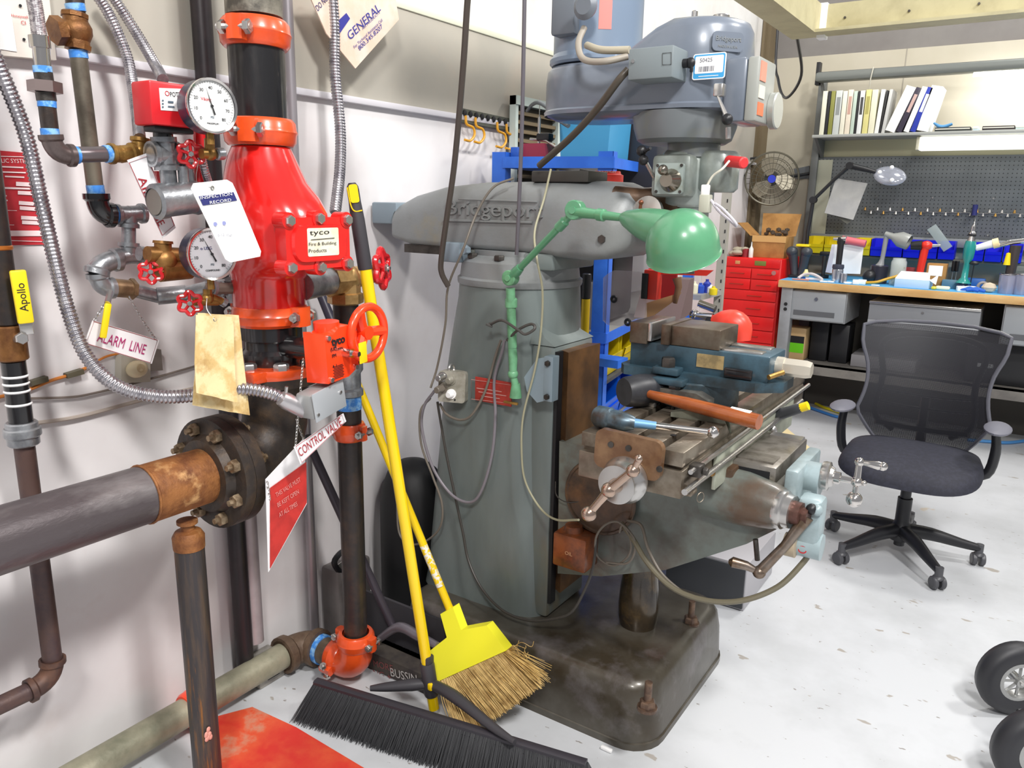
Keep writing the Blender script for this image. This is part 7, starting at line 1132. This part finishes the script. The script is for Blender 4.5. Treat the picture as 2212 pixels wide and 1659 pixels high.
# seat
def seat_pt(u, v, top):
    e = .62; x = .275 * math.copysign(abs(math.cos(u)) ** e, math.cos(u)) * v; y = .265 * math.copysign(abs(math.sin(u)) ** e, math.sin(u)) * v; r = v
    z = (.485 + .03 * (1 - r ** 3) * 1 - .035 * max(0, -y / .265) ** 2 - .0 * r) if top else .43
    return V((x, y - .01, z - (.028 if (top and v > .95) else 0)))
rings = [[seat_pt(2 * PI * k / 44, v, False) for k in range(44)] for v in (.5, .9)] + [[seat_pt(2 * PI * k / 44, 1.0, True) - V((0, 0, .015)) for k in range(44)]] + [[seat_pt(2 * PI * k / 44, v, True) for k in range(44)] for v in (.985, .93, .8, .6, .35, .1)]
CO('seat', MB().loft(rings), fab, sharp=70)
# back: frame loop and mesh panel
def back_w(z):
    t = (z - .46) / .56; return .165 + .11 * min(1, max(0, t * 3.2)) ** .8 - .035 * math.sin(PI * min(1, max(0, (t - .25) / .6))) + .015 * max(0, t - .7) * 3
def back_y(x, z): t = (z - .46) / .56; return .26 - .03 * math.sin(PI * t * .9) + .08 * t * t + (-.09 * (abs(x) / .28) ** 2)
zs = [.46 + .56 * k / 16 for k in range(17)]; L_ = [V((-back_w(z), back_y(-back_w(z), z), z)) for z in zs]; R_l = [V((back_w(z), back_y(back_w(z), z), z)) for z in reversed(zs)]; w = back_w(1.02)
loop = L_ + [V((-w * .85, back_y(w * .85, 1.03), 1.035))] + [V((w * f, back_y(w * f, 1.035), 1.035 + .012 * (1 - f * f))) for f in (-.5, 0, .5)] + [V((w * .85, back_y(w * .85, 1.03), 1.035))] + R_l
CO('back_frame', MB().tube(loop, .0085, 8, closed=True), mat('dark_glossy_frame', '606068', .25), ch)
b = MB(); vs = []; nx = 12
for z in zs + [1.03]:
    for i in range(nx + 1): x = -back_w(min(z, 1.02)) + 2 * back_w(min(z, 1.02)) * i / nx; vs.append(V((x, back_y(x, z), z)))
b.add(vs, [(j * (nx + 1) + i, j * (nx + 1) + i + 1, (j + 1) * (nx + 1) + i + 1, (j + 1) * (nx + 1) + i) for j in range(17) for i in range(nx)]); CO('back_mesh', b, mesh_mat(), sharp=80)
# inner support frame behind the mesh
b = MB(); inn = [V((x, back_y(x, z) + .03, z)) for x, z in ((-.12, .52), (-.2, .6), (-.185, .78), (-.2, .95), (0, .985), (.2, .95), (.185, .78), (.2, .6), (.12, .52))]; b.tube(smooth(inn, 6), .014, 8)
for z in (.56, .66, .72): b.tube([V((x, back_y(x, z) + .028 , z - .02 * (1 - (x / .19) ** 2))) for x in [-.19 + .38 * i / 10 for i in range(11)]], .006 if z > .6 else .02, 6)
b.tube([V((0, back_y(0, .5) + .03, .5)), V((0, back_y(0, .7) + .03, .7))], .02, 8); CO('back_support', b, bkp)
for s_ in (-1, 1):
    b = MB(); b.tube([V((s_ * .2, .05, .42)), V((s_ * .28, .05, .44)), V((s_ * .3, .03, .55)), V((s_ * .29, .0, .655))], [.016, .02, .02, .016], 10, sm=4); ar = CO('armrest', b, bkp); b = MB(); b.ball((0, 0, 0), .06, (.85, 1.9, .3), 18, Matrix.Translation((s_ * .295, -.02, .67))); CO('arm_pad', b, mat('grey_pad', '6A6A74', .5), ar)
# ------------------------------------------------------------------ cart wheels, board, hose on the floor
def wheel(c, lab):
    t = thing('cart_wheel', lab, 'wheel', (c[0], c[1], 0)); n = V((.55, -.83, 0)).normalized(); c = V(c); b = MB(); b.lathe([(.056, -.024), (.088, -.032), (.11, -.025), (.117, 0), (.11, .025), (.088, .032), (.056, .024)], c, n, 40); obj('tyre', b, mat('grey_black_tyre', '2A2A2E', .5), t, sharp=60)
    b = MB(); b.lathe([(.055, -.02), (.062, .026), (.052, .028), (.048, .016)], c, n, 36); 
    for k in range(8): a = 2 * PI * k / 8; M = frame(c, n); b.tube([M @ V((.012 * math.cos(a), .012 * math.sin(a), .016)), M @ V((.055 * math.cos(a), .055 * math.sin(a), .014))], .0045, 6)
    b.cyl(c - n * .02, c + n * .03, .014, n=16); obj('rim', b, mat('silver_rim', 'A8A8A6', .35, .6), t); obj('axle', MB().cyl(c - n * .09, c + n * .034, .006, n=8), steel, t); b = MB(); M = frame(c - n * .045, (0, 0, 1)); b.tube([c - n * .04, c - n * .05 + V((0, 0, .03)), c - n * .09 + V((0, 0, .05))], .010, 8); obj('bracket', b, black, t)
q = P(2194, 1464, 'z', .118); wheel((q.x, q.y, .118), 'rubber cart wheel with silver rim at the right edge, upper one'); q = P(2240, 1618, 'z', .118); wheel((q.x, q.y, .118), 'rubber cart wheel cut by the lower right corner')
bd_ = thing('wooden_board', 'pale wooden board with yellow edge on the floor behind the mill', 'board', P(1690, 950, 'z', .35)); z_ = .0; pts = [(1634, 925), (1665, 915), (1752, 972), (1742, 985), (1655, 948), (1632, 948)]
b = MB(); pp_ = [P(x, y, 'z', .02) for x, y in [(1640, 905), (1700, 925), (1754, 970), (1700, 968), (1630, 948)]]; b.add(pp_ + [p - V((0, 0, .0195)) for p in pp_], [(0, 1, 2, 3, 4), (9, 8, 7, 6, 5)] + [(i, i + 5, (i + 1) % 5 + 5, (i + 1) % 5) for i in range(5)]); obj('board', b, mat('pale_pine', 'E8D8A8', .6), bd_); p0, p1 = P(1632, 922, 'z', .03), P(1630, 946, 'z', .03); obj('yellow_edge', MB().box((p0 + p1) / 2, (.12, .16, .03), .003), yellow, bd_)
for k, (pts, col, lab) in enumerate(((((1748, 880), (1765, 886), (1800, 898), (1822, 903)), '3C7CC0', 'blue air hose on the floor left of the chair'), (((2090, 950), (2140, 954), (2180, 956), (2230, 950)), '4C8CC8', 'blue air hose on the floor right of the chair'), (((1762, 872), (1780, 880), (1805, 888), (1818, 893)), 'D8CC20', 'yellow strip lying along the blue hose'))): w = [P(a, c, 'z', .012) for a, c in pts]; single('air_hose', MB().tube(w, .011, 8, sm=6), mat('hose_' + col, col, .4), lab, 'hose', w[1])
b = MB()
for k in range(12): b.ball((-1.33 + random.uniform(-.1, .12), 4.75 + random.uniform(-.08, .1), .03), .035, (1.3, 1, .6), 8)
single('plastic_wrap', b, mat('crumpled_clear', 'C0B8A8', .3), 'crumpled pale wrapping on the floor behind the vise', 'wrapping', (-1.33, 4.75, 0))
# ------------------------------------------------------------------ things on the bench
BT = BZT + .0035
def bq(px, py=600, y=5.65): return P(px, py, 'y', y)
def onb(px, y): q = P(px, 600, 'y', y); return V((q.x, y, BT))
def zat(py, px, y): return P(px, py, 'y', y).z
# twin scanner
o = onb(1722, 5.75); t = thing('barcode_scanner', 'twin black tool heads with yellow top at the left end of the bench', 'scanner', o)
for s_ in (-1, 1): b = MB(); b.tube([o + V((s_ * .02, 0, 0)), o + V((s_ * .035, 0, .10)), o + V((s_ * .045, -.01, .17))], [.028, .03, .035], 12, sm=3); b.ball(o + V((s_ * .05, -.015, .18)), .042, (1, .9, .9), 14); obj('head', b, mat('scanner_grey', '3A3E44', .4), t)
obj('top_cap', MB().box(o + V((.02, 0, .225)), (.09, .06, .018), .006), yellow, t); obj('base', MB().box(o + V((0, 0, .01)), (.11, .1, .02), .006), black, t)
def bottle(px, y, r, h, cols, nm, lab, cat='bottle'):
    o = onb(px, y); t = thing(nm, lab, cat, o); b = MB(); b.lathe([(0, 0), (r, 0), (r, h * .62), (r * .6, h * .78), (r * .45, h), (0, h)], o, n=16); obj('body', b, mat('c_' + cols[0], cols[0], .4), t); obj('band', MB().lathe([(r * 1.01, h * .1), (r * 1.03, h * .12), (r * 1.03, h * .3), (r * 1.01, h * .32)], o, n=16), mat('c_' + cols[1], cols[1], .4), t); return t
bottle(1740, 5.62, .022, .07, ('E8E0A0', '2C6CB8'), 'cream_bottle', 'small cream bottle with blue band in front of the twin scanner')
o = onb(1777, 5.85); t = thing('tool_stand', 'small dark tool stand behind the crumpled cord', 'stand', o); obj('stem', MB().cyl(o, o + V((0, 0, .17)), .012, .016, n=10), mat('dark_metal2', '4A4844', .4, .4), t); obj('head', MB().box(o + V((0, 0, .17)), (.07, .04, .03), .008), black, t); obj('foot', MB().cyl(o, o + V((0, 0, .02)), .04, n=16), black, t)
w = [onb(a, y) + V((0, 0, h)) for a, y, h in ((1724, 5.55, .012), (1735, 5.58, .035), (1752, 5.57, .045), (1768, 5.55, .03), (1776, 5.53, .012), (1760, 5.56, .012), (1740, 5.54, .012))]; single('extension_lead', MB().tube(w, .010, 8, sm=6), mat('dusty_white', 'D0C8C8', .6), 'crumpled white cord lying on the blue bench mat', 'cord', w[0])
o = onb(1728, 5.53); single('pink_pencil', MB().tube([o + V((-.05, 0, .005)), o + V((.06, 0, .005))], .006, 6), mat('salmon_stick', 'D08878', .5), 'salmon coloured stick on the front edge of the bench mat', 'stick', o)
t = thing('paper_pad', 'leaning white paper sheets behind the spray gun', 'papers', onb(1830, 5.8)); card(t, 'sheet', [(1802, 528), (1866, 530), (1858, 592), (1795, 590)], 'y', 5.8, paper, .004); card(t, 'edge', [(1797, 528), (1803, 528), (1795, 590), (1783, 588)], 'y', 5.79, mat('sheet_edge', 'D8D4DC', .6), .01)
# spray gun with silver cup and red roll
o = onb(1808, 5.58); t = thing('spray_gun', 'black pistol-grip tool standing on a silver cup near the left of the bench', 'spray gun', o); b = MB(); b.lathe([(0, 0), (.034, 0), (.036, .005), (.036, .085), (.03, .092), (0, .092)], o, n=24); obj('cup', b, mat('silver_cup', 'C0C4CC', .2, .8), t); b = MB(); b.lathe([(0, .09), (.036, .09), (.038, .1), (.036, .118), (.012, .122), (0, .122)], o, n=20); obj('lid', b, mat('dark_lid', '3A3C4A', .4), t); z = zat(520, 1808, 5.58); b = MB(); b.tube([o + V((0, 0, .115)), V((o.x, o.y, z))], [.019, .021], 12); b.box((o.x, o.y, z + .0), (.05, .03, .05), .012); obj('grip', b, black, t); b = MB(); b.tube([V((o.x - .05, o.y, z + .012)), V((o.x + .03, o.y, z + .014))], [.008, .018], 12); obj('nozzle', b, chrome, t)
o2 = onb(1845, 5.60); t = thing('red_roller', 'pinkish red cylinder lying on top of the white papers', 'roller', V((o2.x, 5.79, zat(533, 1845, 5.75)))); b = MB(); b.cyl(P(1818, 517, 'y', 5.75), P(1870, 527, 'y', 5.75), .026, n=20, ch=.003); obj('cylinder', b, mat('rose_red', 'D06870', .35), t)
o = onb(1823, 5.55); single('small_silver_cup', MB().cyl(o, o + V((0, 0, .065)), .02, n=16, ch=.002), mat('silver_cup', 'C0C4CC'), 'small silver cup in front of the black pistol-grip tool', 'cup', o)
for k, (px, y, w_, d_, h_, r_, lab) in enumerate(((1780, 5.53, .05, .03, .008, .3, 'small white scrap near the left of the blue mat'), (1795, 5.53, .04, .03, .01, -.3, 'white scrap left of the small silver cup'), (1832, 5.54, .05, .04, .01, .5, 'folded white slip right of the silver cup'), (1850, 5.53, .04, .03, .03, .2, 'little white cube-like pot on the mat'), (1863, 5.56, .05, .04, .03, -.1, 'second little white pot on the mat'), (1893, 5.52, .05, .02, .006, .1, 'white slip in front of the black cylinder'), (2080, 5.56, .05, .04, .03, .3, 'white crumpled tissue right of the teal stand'), (2100, 5.6, .05, .05, .03, -.2, 'white crumpled tissue behind the blue pliers'))):
    o = onb(px, y); M = Matrix.Translation(o) @ Matrix.Rotation(r_, 4, 'Z'); b = MB(); b.box((0, 0, h_ / 2), (w_, d_, h_), .003, M); single('paper_scrap', b, paper, lab, 'scrap', o)
# black canister with cone hood
o = onb(1897, 5.72); t = thing('fume_extractor', 'black canister carrying a grey cone hood on a neck', 'fume extractor', o); obj('canister', MB().cyl(o, o + V((0, 0, .12)), .055, n=24, ch=.006), mat('dark_canister', '2A2A34', .3), t); b = MB(); zt = zat(505, 1905, 5.72); b.tube([o + V((0, 0, .11)), V((o.x + .01, o.y, o.z + .16)), V((o.x + .02, o.y, zt))], [.03, .014, .016], 12, sm=4); obj('neck', b, mat('neck_grey', '8C8E90', .4), t); b = MB(); hd0 = V((o.x + .02, o.y, zt)); b.lathe([(0, 0), (.018, 0), (.022, .05), (.05, .1), (.05, .16), (.045, .16)], hd0 - V((.01, 0, 0)), (1, -.15, -.32), 20); obj('hood', b, mat('hood_grey', '9EA09C', .35, .3), t)
o = onb(1878, 5.68); single('black_ball_tool', MB().ball(o + V((0, 0, .045)), .045, (1, 1, 1), 16), black, 'round black tool left of the black canister', 'tool', o)
w = [onb(a, y) + V((0, 0, h)) for a, y, h in ((1872, 5.56, .012), (1895, 5.57, .02), (1915, 5.6, .04), (1935, 5.62, .06), (1948, 5.64, .07))]; single('yellow_tube', MB().tube(w, .009, 8, sm=6), mat('mustard_tube', 'C8981C', .4), 'mustard yellow tube rising towards the glass jar', 'tube', w[0])
o = onb(1938, 5.68); t = thing('glass_jar', 'clear glass jar with odds and ends behind the white box', 'jar', o); b = MB(); b.lathe([(.045, .002), (.048, .01), (.048, .15), (.04, .165), (.04, .175), (.037, .175), (.037, .16), (.045, .148), (.045, .01)], o, n=24); obj('glass', b, mat('jar_glass', 'DCE4E0', .05, alpha=.35), t); b = MB()
for k in range(14): b.box(o + V((random.uniform(-.025, .025), random.uniform(-.025, .025), .02 + .008 * k)), (.03, .012, .012), M=None)
obj('contents', b, mat('olive_bits', '6A6A40', .5), t, kind='stuff')
o = onb(1990, 5.70); t = thing('heat_gun', 'red and black hot-air gun standing on its grip', 'heat gun', o); z = zat(530, 1990, 5.7); b = MB(); b.tube([o + V((-.02, 0, .0)), V((o.x, o.y, z))], [.022, .024], 12); b.ball((o.x + .005, o.y, z), .034, (1.1, .9, .9), 14); obj('body', b, mat('hot_red', 'D82C1C', .35), t); b = MB(); b.tube([V((o.x - .02, o.y, z)), V((o.x - .085, o.y, z - .005))], [.032, .026], 14); obj('motor', b, black, t); b = MB(); b.tube([V((o.x + .03, o.y, z)), V((o.x + .085, o.y, z + .005))], [.012, .008], 10); obj('nozzle', b, steel, t); obj('foot', MB().cyl(o, o + V((0, 0, .015)), .05, n=20), mat('grey_foot', 'A8A0A0', .5), t)
single('red_card', MB().box(onb(1962, 5.76) + V((0, 0, .06)), (.07, .01, .11), .002), mat('crimson_card', '9A2028', .5), 'crimson card standing behind the glass jar', 'card', onb(1962, 5.76))
# white blue open box
o = onb(1975, 5.585); t = thing('white_carton', 'open white and pale blue carton on the front of the bench', 'carton', o); M = Matrix.Translation(o) @ Matrix.Rotation(-.08, 4, 'Z'); b = MB(); b.box((0, 0, .027), (.2, .12, .054), .002, M); obj('tray', b, mat('pale_blue_card', 'B8D8F4', .6), t); b = MB(); b.add([(-.1, -.06, .055), (.1, -.06, .055), (.085, .02, .098), (-.085, .02, .098), (-.1, -.057, .052), (.1, -.057, .052), (.085, .023, .095), (-.085, .023, .095)], [(0, 1, 2, 3), (7, 6, 5, 4), (0, 4, 5, 1), (2, 6, 7, 3), (1, 5, 6, 2), (3, 7, 4, 0)], M); obj('lid', b, white, t); b = MB(); b.add([(.1, -.05, .054), (.135, -.04, .03), (.13, .04, .09), (.1, .05, .056)], [(0, 1, 2, 3), (3, 2, 1, 0)], M); obj('side_flap', b, paper, t)
o = onb(2022, 5.75); t = thing('parts_carton', 'brown carton with white label standing on the bench', 'cardboard box', o); obj('box', MB().box(o + V((0, 0, .075)), (.115, .08, .15), .002), MATS['cardboard'], t); obj('label', MB().box(o + V((-.005, -.041, .105)), (.08, .002, .065)), paper, t)
# teal grease gun
o = onb(2082, 5.64); t = thing('grease_gun', 'tall teal pump standing upright on the bench', 'pump', o); z1_ = zat(520, 2082, 5.64); z2_ = zat(462, 2086, 5.64); b = MB(); b.lathe([(0, .0), (.035, 0), (.035, .03), (.02, .05), (0, .05)], o, n=20); obj('base', b, mat('base_dark_blue', '22325A', .4), t, None); b = MB(); H_ = z1_ - o.z; b.lathe([(0, .04), (.045, .045), (.02, .075), (.017, H_ * .55), (.022, H_ * .6), (.03, H_ * .66), (.034, H_ * .9), (.028, H_), (0, H_)], o, (.03, 0, 1), 20); obj('barrel', b, mat('teal_enamel', '1E8A84', .3, coat=.4), t); b = MB(); top = o + V((.03, 0, 1)).normalized() * H_; b.lathe([(0, 0), (.022, 0), (.016, .03), (.02, .032), (.02, .05), (.012, .06), (.012, .09), (.004, .1), (0, (z2_ - z1_) * .9)], top, (.03, 0, 1), 16); obj('nozzle', b, chrome, t); obj('ring', MB().cyl(top + V((0, 0, .03)), top + V((.001, 0, .042)), .0225, n=16), black, t)
b = MB(); b.ball(o + V((.045, -.01, .17)), .028, (1, .6, .5), 12); b.tube([o + V((.045, -.01, .16)), o + V((.04, 0, .02))], .003, 6); single('black_scoop', b, black, 'small black oval dauber beside the teal pump', 'dauber', o + V((.045, 0, .02)))
for k, px in enumerate((2056, 2064)): o = onb(px, 5.8); t = thing('screwdriver', ('black screwdriver standing behind the tin, left of two', 'black screwdriver standing behind the tin, right of two')[k], 'screwdriver', o); obj('shaft', MB().cyl(o, o + V((0, 0, .12)), .003, n=6), steel, t); obj('handle', MB().cyl(o + V((0, 0, .10)), o + V((0, 0, .17)), .011, n=10, ch=.003), black, t)
for px, y, w_, d_, h_, c, nm, lab, cat in ((2054, 5.7, .09, .05, .055, '50788C', 'blue_grey_tin', 'blue-grey tin with pink label on the bench', 'tin'), (2106, 5.74, .12, .06, .07, '1E5CA8', 'blue_carton', 'deep blue flat box right of the teal pump', 'box'), (2040, 5.57, .08, .05, .022, 'E8E8C8', 'soap_block', 'cream rounded block in front of the tin', 'block'), (2020, 5.54, .03, .03, .02, 'E0D040', 'yellow_stopper', 'little yellow stopper in front of the brown carton', 'stopper')):
    o = onb(px, y); single(nm, MB().box(o + V((0, 0, h_ / 2)), (w_, d_, h_), .005 if h_ > .03 else .009), mat('c_' + c, c, .4), lab, cat, o)
o = onb(2126, 5.62); single('tape_roll', MB().torus(o + V((0, 0, .03)), (.25, -1, 0), .026, .009, 24, 8), mat('grey_tape', '8A8482', .5), 'grey roll of tape standing on the bench', 'tape roll', o)
for s_, px in ((0, 2112), (1, 2098)): o = onb(px, 5.545); single('pliers' if s_ == 0 else 'dark_blue_knob', MB().tube([o + V((-.05, 0, .01)), o + V((0, .01, .02)), o + V((.05, 0, .01))], [.008, .014, .009], 8), mat('plier_blue', '2860C0', .35), ('blue handled pliers lying at the front of the bench mat', 'short blue tool beside the pliers')[s_], 'pliers' if s_ == 0 else 'hand tool', o)
o = onb(2140, 5.6); single('crumpled_rag', MB().ball(o + V((0, 0, .03)), .035, (1.2, .8, .9), 8), mat('cream_rag', 'D0C0A8', .8), 'crumpled cream rag left of the big clear cup', 'rag', o)
# large paint spray gun with clear cup
for k, (px, h_, lab) in enumerate(((2178, .115, 'big clear plastic cup at the right of the bench'), (2210, .12, 'clear plastic cup at the right edge of the picture'))):
    o = onb(px, 5.6); t = thing('clear_cup', lab, 'cup', o, 'clear cups'); b = MB(); b.lathe([(0, 0), (.042, 0), (.045, .01), (.048, h_), (.045, h_), (.042, .012), (0, .008)], o, n=28); obj('cup', b, mat('smoky_clear', 'A8A8BC', .15, .2, alpha=.75), t); obj('rim', MB().torus(o + V((0, 0, h_)), (0, 0, 1), .047, .003, 28, 6), chrome, t)
o = onb(2183, 5.68); t = thing('paint_gun', 'dark pistol-grip spray gun with silver barrel above the clear cup', 'spray gun', o); zg = zat(530, 2183, 5.68); b = MB(); b.tube([o + V((-.01, 0, .0)), V((o.x + .0, o.y, zg))], [.026, .03], 12); obj('grip', b, mat('brown_black', '3C3432', .4), t); b = MB(); b.tube([P(2148, 533, 'y', 5.68), P(2180, 524, 'y', 5.68), P(2225, 518, 'y', 5.68)], [.012, .016, .014], 12); obj('barrel', b, chrome, t); b = MB(); b.tube([P(2108, 536, 'y', 5.68), P(2146, 526, 'y', 5.68)], [.018, .024], 16); obj('can', b, white, t, 'white cylinder'); b = MB(); b.tube([P(2145, 527, 'y', 5.68), P(2158, 524, 'y', 5.68)], [.03, .03], 16); obj('collar', b, mat('cream_collar', 'F0DCA8', .5), t)
o = onb(2169, 5.55); single('yellow_tip', MB().lathe([(0, 0), (.02, 0), (.012, .07), (0, .075)], V((o.x, 5.66, zat(572, 2169, 5.66))), n=12), yellow, 'yellow cone tip in front of the dark pistol grip', 'nozzle tip', V((o.x, 5.66, zat(572, 2169, 5.66))))
b = MB(); q0, q1 = P(2012, 490, 'y', 6.0), P(2048, 538, 'y', 6.0); b.box((q0 + q1) / 2, (.05, .002, .2), .001, None); 
b = MB(); M = frame((q0 + q1) / 2, (0, -1, 0), q1 - q0); b.box((0, 0, 0), ((q1 - q0).length, .06, .003), .001, M); single('clear_strip', b, mat('frosted_strip', 'A8B4B4', .2, alpha=.6), 'frosted clear strip leaning against the blue bins', 'strip', (q0 + q1) / 2)
# wires and small fixture on the head side
single('white_cable_loop', MB().tube([P(1575, 348, 'y', 2.0), P(1560, 365, 'y', 1.97), P(1540, 380, 'y', 1.97), P(1528, 400, 'y', 1.97), P(1524, 412, 'y', 1.97)], .003, 8, sm=6), mat('cream_wire', 'D8D4C4', .4), 'thin white cord from the red handle to the white connector', 'cord', P(1540, 380, 'y', 1.97))
t = thing('readout_connector', 'white connector block hanging under the mill head', 'connector', P(1524, 430, 'y', 1.97)); obj('block', MB().box(P(1524, 412, 'y', 1.97), (.02, .016, .03), .003), white, t); obj('body', MB().box(P(1524, 440, 'y', 1.97), (.026, .03, .045), .003), mat('pale_lever', 'B8B8A8', .5), t)
single('grey_cord_loop', MB().tube([P(1536, 432, 'y', 1.97), P(1552, 455, 'y', 1.96), P(1575, 475, 'y', 1.95), P(1590, 488, 'y', 1.95), P(1586, 478, 'y', 1.94), P(1562, 452, 'y', 1.94), P(1545, 440, 'y', 1.95)], .0038, 8, sm=6), mat('pale_grey_cord', 'C8C4CC', .4), 'pale grey cord loop right of the lamp shade', 'cord', P(1575, 475, 'y', 1.95))
b = MB(); b.lathe([(0, 0), (.05, 0), (.05, .012), (.02, .016), (0, .016)], P(1400, 465, 'y', 2.0), (-.2, -1, .2), 28); rd = obj('round_dial', b, steel, mill, 'round steel dial behind the lamp')
